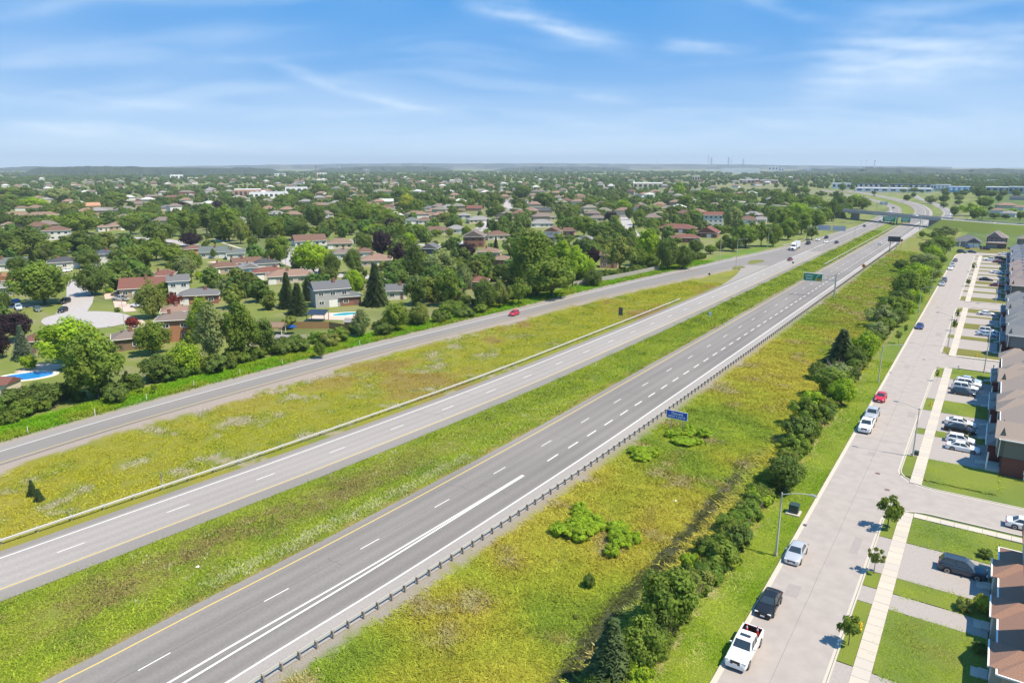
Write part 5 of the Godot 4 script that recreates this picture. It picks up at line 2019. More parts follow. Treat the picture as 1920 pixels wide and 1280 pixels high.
func pools_and_yards() -> void:
	# garden with the blue pool, lower left
	pool("long blue swimming pool beside the paved terrace at the left edge", -168.5, -62.2, 3.1, 5.4, -0.55, M.pool_water)
	for q in [[-172.5, -67.5, 8.0, 7.0], [-160.5, -143.5, 15.0, 10.0]]:
		var mb := MB.new()
		mb.box(Vector3.ZERO, Vector3(q[2], 0.1, q[3]))
		var o := setting("terrace", mb.done(), M.paving_pink)
		o.position = Vector3(q[0], -0.01, q[1])
		o.rotation.y = 0.5
	shed("garden_shed", "long low red-roofed shed below the blue pool", -161.5, -54.0, 8.5, 4.0, 2.3, 0.55, roof_mat("redbrown"), wall_mat("beige"))
	# garden with the kidney pool
	pool("small teal kidney-shaped swimming pool behind the slate-roofed house", -161.0, -146.5, 2.4, 4.2, -0.5, M.pool_teal)
	var sol := thing("solar_canopy", "dark solar-panel canopy beside the kidney pool", "canopy", Vector3(-160.5, 0, -136.0), 0.5)
	for sx in [-1.0, 1.0]:
		for sz in [-1.0, 1.0]:
			var po := MB.new()
			po.box(Vector3(sx * 2.6, 1.1, sz * 1.8), Vector3(0.14, 2.4, 0.14))
			part(sol, "post", po.done(), M.dark_steel)
	for k in 2:
		var pn := MB.new()
		pn.box(Vector3(0, 2.55 + (0.22 if k == 0 else -0.22), -1.02 + 2.04 * k), Vector3(5.6, 0.08, 1.98), Basis(Vector3.RIGHT, 0.22))
		part(sol, "panel", pn.done(), M.solar)
	shed("garden_pavilion", "open garden hut with tan roof beside the wooden fence", -157.0, -118.5, 4.6, 3.4, 2.3, 0.55, roof_mat("tan"), M.trim, true)
	shed("tool_shed", "flat pale grey shed in front of the open garden hut", -147.0, -113.5, 4.2, 2.0, 1.5, 0.4, roof_mat("greylight"), wall_mat("beige"))
	shed("tall_playhouse", "tall narrow brown wooden playhouse at the hedge", -147.0, -185.5, 2.4, 2.4, 3.6, 0.3, roof_mat("brown"), wall_mat("brown"))
	shed("garden_shed", "small grey gabled shed behind the pale hedge tree", -144.0, -134.0, 3.6, 3.0, 2.3, 0.5, roof_mat("greylight"), wall_mat("brown"))
	shed("garden_shed", "small green-white shed on the lawn by the big brick house", -123.0, -420.0, 5.0, 3.6, 2.6, 0.2, roof_mat("teal"), wall_mat("white"))
	board_fence("long honey-coloured wooden fence running past the spruces to the hedge", [[-176, -113], [-160, -124.5], [-150, -131], [-141, -131.5]], 1.9, M.wood_fence)
	board_fence("weathered grey garden fence behind the flat grey shed", [[-151.5, -105.5], [-147.5, -112.5], [-145.5, -119.0]], 1.3, M.grey_fence)
	board_fence("short pale fence piece at the top of the honey-coloured fence", [[-186, -108.5], [-177, -112.5]], 1.7, M.grey_fence)
	board_fence("long weathered board fence along the slip road below the pink-brick house", [[-128.5, -231], [-122.0, -262], [-119.0, -290]], 1.9, M.grey_fence)
	for q in [["blue patio umbrella in front of the brown hip-roofed house", -252.0, -180.0, "teal_umbrella"], ["blue patio umbrella beside the open garden hut", -153.5, -121.0, "blue_tarp"]]:
		var um := thing("patio_umbrella", q[0], "umbrella", Vector3(q[1], 0, q[2]))
		var po2 := MB.new()
		po2.tube(Vector3.ZERO, Vector3(0, 2.3, 0), 0.03, 0.03, 6)
		part(um, "pole", po2.done(), M.steel)
		var cn := MB.new()
		cn.tube(Vector3(0, 1.9, 0), Vector3(0, 2.5, 0), 1.5, 0.05, 8, false)
		part(um, "canopy", cn.done(), M[q[3]])
	for q in [["boat under a blue cover on the drive left of the cul-de-sac", -262.0, -96.5, 0.4], ["small boat under a dark blue cover beside the red-brown roof", -259.0, -130.5, 0.9]]:
		var bt := thing("covered_boat", q[0], "boat", Vector3(q[1], 0, q[2]), q[3])
		var hull := MB.new()
		var cov := MB.new()
		for i in 8:
			var za := -2.8 + 0.7 * i
			var zb := za + 0.7
			var wa := 1.05 * sqrt(maxf(0.02, 1.0 - pow(maxf(0.0, (za + 0.8) / 3.4), 2.0)))
			var wb := 1.05 * sqrt(maxf(0.02, 1.0 - pow(maxf(0.0, (zb + 0.8) / 3.4), 2.0)))
			for s in [-1.0, 1.0]:
				hull.quad(Vector3(s * wa * 0.4, 0.35, za), Vector3(s * wb * 0.4, 0.35, zb), Vector3(s * wb, 1.15, zb), Vector3(s * wa, 1.15, za))
				cov.quad(Vector3(s * wa * 1.03, 1.12, za), Vector3(s * wb * 1.03, 1.12, zb), Vector3(0, 1.75, zb), Vector3(0, 1.75, za))
		part(bt, "hull", hull.done(), M.trim)
		part(bt, "cover", cov.done(), M.blue_tarp)
		var tr := MB.new()
		tr.box(Vector3(0, 0.3, 0), Vector3(1.5, 0.12, 3.6))
		for s in [-1.0, 1.0]:
			tr.tube(Vector3(s * 0.8, 0.28, 0.4), Vector3(s * 0.95, 0.28, 0.4), 0.28, 0.28, 10)
		part(bt, "trailer", tr.done(), M.dark_steel)

# ------------------------------------------------------------------ signs, gantries, lamps
func lettering(parent: Node3D, text: String, h: float, m: Material, at: Vector3, bold := true) -> void:
	var f := SystemFont.new()
	f.font_names = PackedStringArray(["Droid Sans"])
	f.font_weight = 700 if bold else 400
	var tm := TextMesh.new()
	tm.text = text
	tm.font = f
	tm.font_size = 64
	tm.pixel_size = h / 47.0
	tm.depth = 0.02
	part(parent, "lettering", tm, m, at)

func board(parent: Node3D, called: String, c: Vector3, w: float, h: float, face: Material, rim: Material, back := false) -> MeshInstance3D:
	var b := MB.new()
	b.box(c, Vector3(w, h, 0.06))
	var o := part(parent, called, b.done(), rim)
	var f := MB.new()
	f.box(c + Vector3(0, 0, -0.035 if back else 0.035), Vector3(w - 0.16, h - 0.16, 0.02))
	part(o, "face", f.done(), face)
	return o

func post(parent: Node3D, x: float, h: float, r: float, m: Material, z := 0.0) -> void:
	var b := MB.new()
	b.tube(Vector3(x, -0.6, z), Vector3(x, h, z), r, r * 0.9, 8)
	part(parent, "post", b.done(), m)

func truss(parent: Node3D, x0: float, x1: float, y: float, hh: float, m: Material) -> void:
	var b := MB.new()
	for yy in [y - hh / 2, y + hh / 2]:
		b.tube(Vector3(x0, yy, 0), Vector3(x1, yy, 0), 0.11, 0.11, 6)
	var n := maxi(2, int(absf(x1 - x0) / 2.4))
	for i in n + 1:
		var x := lerpf(x0, x1, float(i) / n)
		b.tube(Vector3(x, y - hh / 2, 0), Vector3(x, y + hh / 2, 0), 0.06, 0.06, 5)
	part(parent, "arm", b.done(), m)

func signs() -> void:
	var t := thing("place_sign", "blue road sign reading Thorold next 2 exits beside the guard rail", "road sign", Vector3(-40.7, land(-40.7, -110.2), -110.2))
	board(t, "board", Vector3(0, 2.95, 0), 3.75, 1.45, M.sign_blue, M.sign_white)
	post(t, -0.95, 2.9, 0.07, M.wood_post, -0.1)
	post(t, 1.1, 2.9, 0.07, M.steel, -0.1)
	lettering(t, "Thorold", 0.42, M.sign_white, Vector3(0.05, 3.19, 0.06))
	lettering(t, "NEXT 2 EXITS", 0.36, M.sign_white, Vector3(0, 2.65, 0.06))
	var g := thing("overhead_sign", "green Collier Road exit sign on a cantilever arm over the highway", "road sign", Vector3(-43.0, -0.3, -261.0))
	var gp := MB.new()
	gp.tube(Vector3(0, -0.3, 0), Vector3(0, 8.2, 0), 0.3, 0.22, 10)
	part(g, "post", gp.done(), M.steel)
	truss(g, 0.0, -10.3, 6.9, 1.7, M.steel)
	board(g, "board", Vector3(-7.40, 6.7, 0.3), 6.2, 2.6, M.sign_green, M.sign_white)
	lettering(g, "Collier", 0.62, M.sign_white, Vector3(-8.60, 7.2, 0.37))
	lettering(g, "Road", 0.62, M.sign_white, Vector3(-8.60, 6.25, 0.37))
	var ar := MB.new()
	ar.box(Vector3(-6.05, 6.95, 0.38), Vector3(0.16, 0.8, 0.03), Basis(Vector3.BACK, -0.35))
	ar.box(Vector3(-5.60, 7.5, 0.38), Vector3(0.16, 0.7, 0.03), Basis(Vector3.BACK, -0.95))
	ar.tri(Vector3(-5.30, 7.85, 0.4), Vector3(-5.65, 7.75, 0.4), Vector3(-5.25, 7.4, 0.4))
	part(g, "arrow", ar.done(), M.sign_white)
	var yt := MB.new()
	yt.box(Vector3(-5.50, 5.95, 0.36), Vector3(2.0, 0.7, 0.03))
	var tab := part(g, "exit_tab", yt.done(), M.sign_yellow)
	lettering(tab, "EXIT", 0.42, M.black, Vector3(-5.50, 5.95, 0.39))
	var wk := MB.new()
	wk.box(Vector3(-7.40, 8.3, 1.0), Vector3(6.2, 0.08, 0.25))
	for k in 4:
		wk.box(Vector3(-10.1 + 1.8 * k, 8.15, 0.6), Vector3(0.06, 0.06, 1.0))
	part(g, "lamp_bar", wk.done(), M.sign_white)
	# dark message board
	var v := thing("message_board", "black electronic message board on two posts beside the highway", "road sign", Vector3(-43.4, -0.4, -421.0))
	var vb := MB.new()
	vb.box(Vector3(0, 7.0, 0), Vector3(5.8, 2.7, 0.8))
	part(v, "housing", vb.done(), M.black)
	var vf := MB.new()
	vf.box(Vector3(0, 7.0, 0.42), Vector3(5.3, 2.2, 0.03))
	part(v, "screen", vf.done(), M.solar)
	post(v, -1.6, 6.0, 0.16, M.dark_steel)
	post(v, 1.4, 6.0, 0.16, M.steel)
	for q in [[-40.2, -424.0, 6.2, "orange warning diamond just behind the black message board"], [-44.4, -331.9, 3.0, "orange warning diamond on a post beyond the green exit sign"]]:
		var o := thing("warning_sign", q[3], "road sign", Vector3(q[0], -0.3, q[1]))
		post(o, 0.0, q[2] - 0.6, 0.06, M.wood_post)
		var db := MB.new()
		db.box(Vector3(0, q[2], 0.08), Vector3(1.3, 1.3, 0.05), Basis(Vector3.BACK, PI / 4))
		part(o, "plate", db.done(), M.sign_orange)
		var fg := MB.new()
		fg.box(Vector3(0, q[2] - 0.05, 0.12), Vector3(0.22, 0.7, 0.02))
		fg.box(Vector3(0.05, q[2] + 0.42, 0.12), Vector3(0.24, 0.2, 0.02))
		part(o, "symbol", fg.done(), M.black)
	# gantry in front of the bridge, its boards facing the camera
	var b := thing("sign_gantry", "sign gantry with two green boards in front of the bridge", "road sign", Vector3(-45.0, 0, -583.0))
	post(b, 0.0, 8.2, 0.22, M.steel)
	post(b, 1.4, 8.2, 0.16, M.steel)
	truss(b, 1.4, -24.0, 6.6, 1.4, M.steel)
	for q in [[-20.0, 6.4, 8.4, 3.6, false], [-9.4, 6.0, 6.0, 4.0, true]]:
		var bd := board(b, "board", Vector3(q[0], q[1], 0.3), q[2], q[3], M.sign_green, M.sign_white)
		var ln := MB.new()
		for k in 3:
			for j in 5 - k:
				ln.box(Vector3(q[0] - q[2] * 0.34 + q[2] * 0.16 * j + k * 0.5, q[1] + q[3] * (0.28 - 0.24 * k), 0.37), Vector3(q[2] * 0.11, q[3] * 0.11, 0.02))
		part(bd, "legend", ln.done(), M.sign_white)
		if q[4]:
			var yb := MB.new()
			yb.box(Vector3(q[0], q[1] - q[3] * 0.38, 0.37), Vector3(q[2] * 0.86, q[3] * 0.18, 0.02))
			part(bd, "yellow_panel", yb.done(), M.sign_yellow)
	# boards for the oncoming lanes, seen from behind
	for q in [[-95.8, -465.4, 8.3, 20.0, "grey sign backs on a cantilever arm beside the highway wood"], [-101.0, -795.0, 8.6, 9.0, "pale sign backs on a post beyond the bridge"]]:
		var c := thing("overhead_sign", q[4], "road sign", Vector3(q[0], 0, q[1]))
		post(c, 0.0, q[2], 0.24, M.steel)
		truss(c, 0.0, q[3], q[2] - 1.0, 1.2, M.steel)
		var n := 2
		for k in n:
			board(c, "board", Vector3(q[3] * (0.5 + 0.42 * k) - 0.5, q[2] - 0.9, 0.25), q[3] * 0.36, 3.0, M.sign_green, M.sign_back, true)
	for q in [[-88.5, -188.0, 1.3, 2.3, 1.5, "dark sign back on two posts beside the pale guard rail", "dark_steel"], [-66.0, -201.0, 0.75, 0.9, 2.0, "small white sign on a post in the median", "sign_white"]]:
		var s := thing("road_sign", q[5], "road sign", Vector3(q[0], -0.4, q[1]))
		board(s, "board", Vector3(0, q[4] + q[3] / 2, 0), q[2], q[3], M.sign_white, M[q[6]], true)
		for k in [-1.0, 1.0]:
			post(s, k * q[2] * 0.3, q[4] + 0.1, 0.04, M.steel, 0.06)
	for q in [[-92.5, -277.5, "small dark diamond sign on the verge point"], [-73.2, -332.5, "small dark diamond sign at the edge of the median"]]:
		var s2 := thing("road_sign", q[2], "road sign", Vector3(q[0], -0.2, q[1]))
		post(s2, 0.0, 1.8, 0.04, M.steel)
		var dm := MB.new()
		dm.box(Vector3(0, 2.1, 0.05), Vector3(0.8, 0.8, 0.04), Basis(Vector3.BACK, PI / 4))
		part(s2, "plate", dm.done(), M.dark_steel)
	var mk := ["leftmost of the thin white marker posts along the slip road", "second thin white marker post from the left along the slip road", "third thin white marker post from the left along the slip road", "fourth thin white marker post from the left along the slip road", "fifth thin white marker post from the left along the slip road", "sixth thin white marker post from the left along the slip road", "seventh thin white marker post from the left along the slip road", "eighth thin white marker post, rightmost along the slip road"]
	var mz := [[-131.0, -47.5], [-130.9, -58.4], [-131.6, -68.4], [-131.8, -78.5], [-131.6, -89.2], [-130.6, -99.6], [-129.4, -109.5], [-129.0, -122.1]]
	for i in 8:
		var d := thing("marker_post", mk[i], "marker post", Vector3(mz[i][0], -0.1, mz[i][1]), 0.0, "marker posts along the slip road")
		var pb := MB.new()
		pb.box(Vector3(0, 0.65, 0), Vector3(0.1, 1.5, 0.06))
		part(d, "post", pb.done(), M.sign_white)
		var rb := MB.new()
		rb.box(Vector3(0, 1.2, 0.035), Vector3(0.08, 0.2, 0.02))
		part(d, "reflector", rb.done(), M.sign_yellow)
	var wp := thing("marker_post", "wooden marker post with dark top beside the pale guard rail", "marker post", Vector3(-92.8, -0.3, -48.9))
	var wb := MB.new()
	wb.box(Vector3(0, 0.7, 0), Vector3(0.16, 1.6, 0.12))
	part(wp, "post", wb.done(), M.porch_wood)
	var wt := MB.new()
	wt.box(Vector3(0, 1.85, 0), Vector3(0.2, 0.75, 0.14))
	part(wp, "reflector", wt.done(), M.wood_post)

func lamp_post(label: String, x: float, z: float, h: float, arm: float, turn: float, group: String, pale := true) -> void:
	var t := thing("street_lamp", label, "street lamp", Vector3(x, land(x, z), z), turn, group)
	var p := MB.new()
	p.tube(Vector3(0, -0.2, 0), Vector3(0, h, 0), 0.13, 0.075, 8)
	part(t, "pole", p.done(), M.lamp_pole)
	var bs := MB.new()
	bs.tube(Vector3(0, -0.1, 0), Vector3(0, 0.35, 0), 0.2, 0.17, 8)
	part(t, "base", bs.done(), M.lamp_pole)
	var a := MB.new()
	var prev := Vector3(0, h - 0.25, 0)
	for i in 6:
		var f := (i + 1) / 6.0
		var q := Vector3(arm * f, h - 0.25 + 0.75 * sin(f * PI * 0.5), 0)
		a.tube(prev, q, 0.05, 0.045, 6, false)
		prev = q
	part(t, "arm", a.done(), M.lamp_pole)
	var hd := MB.new()
	hd.box(prev + Vector3(0.3, 0.0, 0), Vector3(0.75, 0.12, 0.3))
	hd.box(prev + Vector3(0.2, 0.08, 0), Vector3(0.4, 0.08, 0.22))
	var head := part(t, "lamp_head", hd.done(), M.steel)
	var gl := MB.new()
	gl.box(prev + Vector3(0.38, -0.075, 0), Vector3(0.45, 0.03, 0.22))
	part(head, "lens", gl.done(), M.lamp_glass)

func lamps() -> void:
	mat("lamp_pole", 0.46, 0.44, 0.39, 0.7)
	var g1 := "lamp posts along the residential street"
	var g2 := "tall lamp posts along the highway"
	var g3 := "lamp posts in the suburb"
	lamp_post("pale lamp post on the lawn strip beside the parked silver sedan", -16.1, -78.6, 8.0, 3.0, 0.0, g1)
	lamp_post("pale lamp post on the lawn strip behind the red sedan", -16.1, -160.5, 8.0, 3.0, 0.0, g1)
	lamp_post("lamp post on the lawn strip just beyond the blue car", -16.3, -246.7, 8.0, 3.0, 0.0, g1)
	lamp_post("lamp post on the lawn strip nearest the pair of silver cars", -16.3, -286.9, 8.0, 3.0, 0.0, g1)
	lamp_post("farthest lamp post on the lawn strip by the end of the street", -16.3, -377.5, 8.0, 3.0, 0.0, g1)
	lamp_post("lamp post at the kerb corner beside the small utility box", -6.0, -120.2, 8.0, 3.0, PI, g1)
	lamp_post("lamp post beside the second side street before the tan roofs", 2.0, -181.2, 8.0, 3.0, PI * 0.5, g1)
	lamp_post("lamp post at the kerb among the slim young trees", -6.0, -203.2, 8.0, 3.0, PI, g1)
	lamp_post("lamp post beside the third side street", 3.0, -279.4, 8.0, 3.0, -PI * 0.5, g1)
	lamp_post("last lamp post in front of the two end houses", -4.8, -450.9, 8.0, 3.0, PI, g1)
	lamp_post("tall lamp post at the point where the slip road joins the highway", -91.7, -309.7, 13.0, 3.6, 0.0, g2)
	lamp_post("tall lamp post on the lawn side of the slip road before the merge", -106.5, -333.1, 12.0, 2.6, PI, g2)
	lamp_post("tall lamp post on the grass just left of the white lorry", -101.5, -397.9, 11.0, 3.2, 0.0, g2)
	lamp_post("tall lamp post in the middle of the median abreast of the message board", -68.8, -462.4, 9.0, 1.2, 0.0, g2)
	lamp_post("tall lamp post in the median just before the bridge", -68.2, -550.3, 12.0, 2.6, PI, g2)
	lamp_post("thin pole on the bank left of the bridge", -99.4, -569.4, 11.0, 1.2, 0.0, g2)
	lamp_post("tall lamp post right of the exit lane before the bridge", -43.0, -560.0, 11.0, 1.6, PI, g2)
	lamp_post("tall lamp post at the left end of the bridge", -128.0, -700.0, 14.0, 2.6, 0.0, g2)
	lamp_post("tall lamp post at the right end of the bridge", -18.0, -612.0, 15.0, 2.6, PI, g2)
	lamp_post("lamp post on the cul-de-sac beside the small red maple", -195.6, -98.3, 8.4, 2.6, PI, g3)
	lamp_post("lamp post behind the big spruce at the street bend", -193.0, -216.0, 8.4, 2.6, PI, g3)
	lamp_post("lamp post near the navy gabled house", -262.0, -318.0, 9.0, 2.6, PI, g3)
	lamp_post("lamp post behind the round pale tree", -276.0, -262.0, 9.0, 2.6, PI, g3)
	lamp_post("lamp post at the park edge left of the long brown bungalow", -262.0, -206.0, 9.0, 2.6, PI, g3)
	lamp_post("lamp post right of the red-brick gabled house", -226.0, -312.0, 9.0, 2.6, PI, g3)

# ------------------------------------------------------------------ vehicles (front towards +z)
var car_kits := {}

func loft(st: Array, bottom: float) -> ArrayMesh:
	# stations [z, top, half width] from the front to the rear, smooth-shaded, closed at both ends
	var ring := func(q: Array) -> Array:
		var w: float = q[2]
		var t: float = q[1]
		return [Vector3(-w * 0.9, bottom, q[0]), Vector3(-w, bottom + 0.16, q[0]), Vector3(-w, lerpf(bottom, t, 0.6), q[0]), Vector3(-w * 0.965, t - 0.1, q[0]), Vector3(-w * 0.86, t, q[0]), Vector3(-w * 0.4, t + 0.03, q[0]),
			Vector3(w * 0.4, t + 0.03, q[0]), Vector3(w * 0.86, t, q[0]), Vector3(w * 0.965, t - 0.1, q[0]), Vector3(w, lerpf(bottom, t, 0.6), q[0]), Vector3(w, bottom + 0.16, q[0]), Vector3(w * 0.9, bottom, q[0])]
	var rows: Array = []
	for q in st:
		rows.append(ring.call(q))
	var nr := rows.size()
	var nc: int = rows[0].size()
	var nrm: Array = []
	for j in nr:
		var rn: Array = []
		for i in nc:
			var dj: Vector3 = rows[mini(j + 1, nr - 1)][i] - rows[maxi(j - 1, 0)][i]
			var di: Vector3 = rows[j][mini(i + 1, nc - 1)] - rows[j][maxi(i - 1, 0)]
			rn.append(dj.cross(di).normalized() * -1.0)
		nrm.append(rn)
	var mb := MB.new()
	for j in nr - 1:
		for i in nc - 1:
			var a: Vector3 = rows[j][i]
			var b: Vector3 = rows[j][i + 1]
			var c: Vector3 = rows[j + 1][i + 1]
			var d: Vector3 = rows[j + 1][i]
			mb.tri_n(a, c, b, nrm[j][i], nrm[j + 1][i + 1], nrm[j][i + 1])
			mb.tri_n(a, d, c, nrm[j][i], nrm[j + 1][i], nrm[j + 1][i + 1])
	for j in [0, nr - 1]:
		var s := 1.0 if j == 0 else -1.0
		for i in range(1, nc - 1):
			mb.tri_n(rows[j][0], rows[j][i], rows[j][i + 1], Vector3(0, 0, s), Vector3(0, 0, s), Vector3(0, 0, s))
	return mb.done()

func cabin(base_y: float, roof_y: float, zf: float, zr: float, rf: float, rr: float, wb: float, wr: float) -> Array:
	# painted frame of the cabin, and its panes [front, rear, left, right] as inset sheets
	var b := [Vector3(-wb, base_y, zf), Vector3(wb, base_y, zf), Vector3(wb, base_y, zr), Vector3(-wb, base_y, zr)]
	var t := [Vector3(-wr, roof_y, rf), Vector3(wr, roof_y, rf), Vector3(wr, roof_y, rr), Vector3(-wr, roof_y, rr)]
	var mb := MB.new()
	var glass: Array = []
	for i in 4:
		var j := (i + 1) % 4
		mb.quad(b[i], b[j], t[j], t[i])
		var n: Vector3 = (b[j] - b[i]).cross(t[i] - b[i]).normalized()
		if n.dot((b[i] + b[j]) * 0.5 - Vector3(0, base_y, (zf + zr) / 2)) < 0:
			n = -n
		var u := 0.07
		var g := MB.new()
		var lo0: Vector3 = b[i].lerp(b[j], u).lerp(t[i].lerp(t[j], u), 0.10)
		var lo1: Vector3 = b[i].lerp(b[j], 1 - u).lerp(t[i].lerp(t[j], 1 - u), 0.10)
		var hi0: Vector3 = b[i].lerp(b[j], u).lerp(t[i].lerp(t[j], u), 0.88)
		var hi1: Vector3 = b[i].lerp(b[j], 1 - u).lerp(t[i].lerp(t[j], 1 - u), 0.88)
		var o := n * 0.012
		if i % 2 == 1:
			# two side panes with a pillar between
			for h in 2:
				var f0 := 0.0 if h == 0 else 0.53
				var f1 := 0.47 if h == 0 else 1.0
				g.quad(lo0.lerp(lo1, f0) + o, lo0.lerp(lo1, f1) + o, hi0.lerp(hi1, f1) + o, hi0.lerp(hi1, f0) + o)
		else:
			g.quad(lo0 + o, lo1 + o, hi1 + o, hi0 + o)
		glass.append(g.done())
	# crowned roof
	var m := Vector3(0, roof_y + 0.05, (rf + rr) / 2)
	for i in 4:
		mb.tri_n(t[i], t[(i + 1) % 4], m, Vector3(t[i].x * 0.3, 1, 0).normalized(), Vector3(t[(i + 1) % 4].x * 0.3, 1, 0).normalized(), Vector3.UP)
	return [mb.done(), glass]

func kit(kind: String) -> Dictionary:
	if car_kits.has(kind):
		return car_kits[kind]
	var k := {}
	match kind:
		"sedan":
			k = {"L": 4.7, "W": 0.92, "r": 0.33, "wz": [1.42, -1.38], "bot": 0.2, "hood": 0.8, "st": [[2.35, 0.50, 0.66], [2.30, 0.66, 0.78], [2.1, 0.74, 0.86], [1.6, 0.83, 0.91], [0.95, 0.92, 0.92], [0, 0.95, 0.92], [-1.2, 0.97, 0.91], [-1.8, 0.97, 0.88], [-2.2, 0.92, 0.82], [-2.33, 0.8, 0.76], [-2.36, 0.5, 0.68]]}
			k.cab = cabin(0.93, 1.43, 1.0, -1.75, 0.12, -1.02, 0.82, 0.60)
		"coupe":
			k = {"L": 4.7, "W": 0.93, "r": 0.34, "wz": [1.42, -1.38], "bot": 0.18, "hood": 0.76, "st": [[2.35, 0.48, 0.66], [2.30, 0.62, 0.78], [2.1, 0.70, 0.86], [1.6, 0.79, 0.92], [0.95, 0.88, 0.93], [0, 0.92, 0.93], [-1.2, 0.96, 0.92], [-1.8, 0.98, 0.88], [-2.2, 0.95, 0.82], [-2.33, 0.8, 0.76], [-2.36, 0.5, 0.68]]}
			k.cab = cabin(0.9, 1.36, 1.0, -2.0, 0.1, -1.0, 0.82, 0.58)
		"hatch":
			k = {"L": 4.2, "W": 0.9, "r": 0.32, "wz": [1.3, -1.25], "bot": 0.2, "hood": 0.85, "st": [[2.1, 0.52, 0.66], [2.05, 0.70, 0.78], [1.9, 0.80, 0.85], [1.5, 0.90, 0.89], [0.9, 0.97, 0.9], [0, 0.98, 0.9], [-1.2, 1.0, 0.89], [-1.8, 1.0, 0.86], [-2.03, 0.95, 0.8], [-2.08, 0.5, 0.74]]}
			k.cab = cabin(0.96, 1.5, 1.1, -2.0, 0.25, -1.55, 0.81, 0.62)
		"suv":
			k = {"L": 4.7, "W": 0.95, "r": 0.37, "wz": [1.42, -1.4], "bot": 0.25, "hood": 0.98, "st": [[2.35, 0.6, 0.72], [2.3, 0.82, 0.84], [2.1, 0.95, 0.9], [1.5, 1.03, 0.94], [0.95, 1.07, 0.95], [0, 1.08, 0.95], [-1.4, 1.1, 0.94], [-2.0, 1.1, 0.91], [-2.28, 1.05, 0.86], [-2.35, 0.6, 0.8]]}
			k.cab = cabin(1.06, 1.7, 1.05, -2.24, 0.3, -1.9, 0.86, 0.68)
		"pickup":
			k = {"L": 5.85, "W": 1.0, "r": 0.41, "wz": [1.85, -1.85], "bot": 0.36, "hood": 1.18, "st": [[2.92, 0.72, 0.84], [2.88, 1.0, 0.93], [2.7, 1.14, 0.98], [2.0, 1.2, 1.0], [1.15, 1.24, 1.0], [0, 1.24, 1.0], [-0.98, 1.24, 1.0]]}
			k.cab = cabin(1.22, 1.92, 1.25, -0.95, 0.55, -0.85, 0.92, 0.76)
	k.body = loft(k.st, k.bot)
	var R: float = k.r
	var ty := MB.new()
	ty.tube(Vector3(-0.11, 0, 0), Vector3(0.11, 0, 0), R, R, 18)
	k.tyre = ty.done()
	var rm := MB.new()
	rm.tube(Vector3(-0.125, 0, 0), Vector3(0.125, 0, 0), R * 0.64, R * 0.64, 14)
	k.rim = rm.done()
	var hb := MB.new()
	for i in 5:
		hb.box(Vector3(0.125, 0, 0), Vector3(0.02, R * 1.0, R * 0.16), Basis(Vector3.RIGHT, TAU * i / 5.0))
		hb.box(Vector3(-0.125, 0, 0), Vector3(0.02, R * 1.0, R * 0.16), Basis(Vector3.RIGHT, TAU * i / 5.0))
	k.hub = hb.done()
	var arch := MB.new()
	for i in 12:
		var a := PI * i / 12.0
		var b := PI * (i + 1) / 12.0
		var q := R * 1.17
		for s in [-1.0, 1.0]:
			var x: float = s * (k.W + 0.006)
			arch.tri(Vector3(x, 0, 0), Vector3(x, sin(a) * q, cos(a) * q), Vector3(x, sin(b) * q, cos(b) * q))
	k.arch = arch.done()
	car_kits[kind] = k
	return k

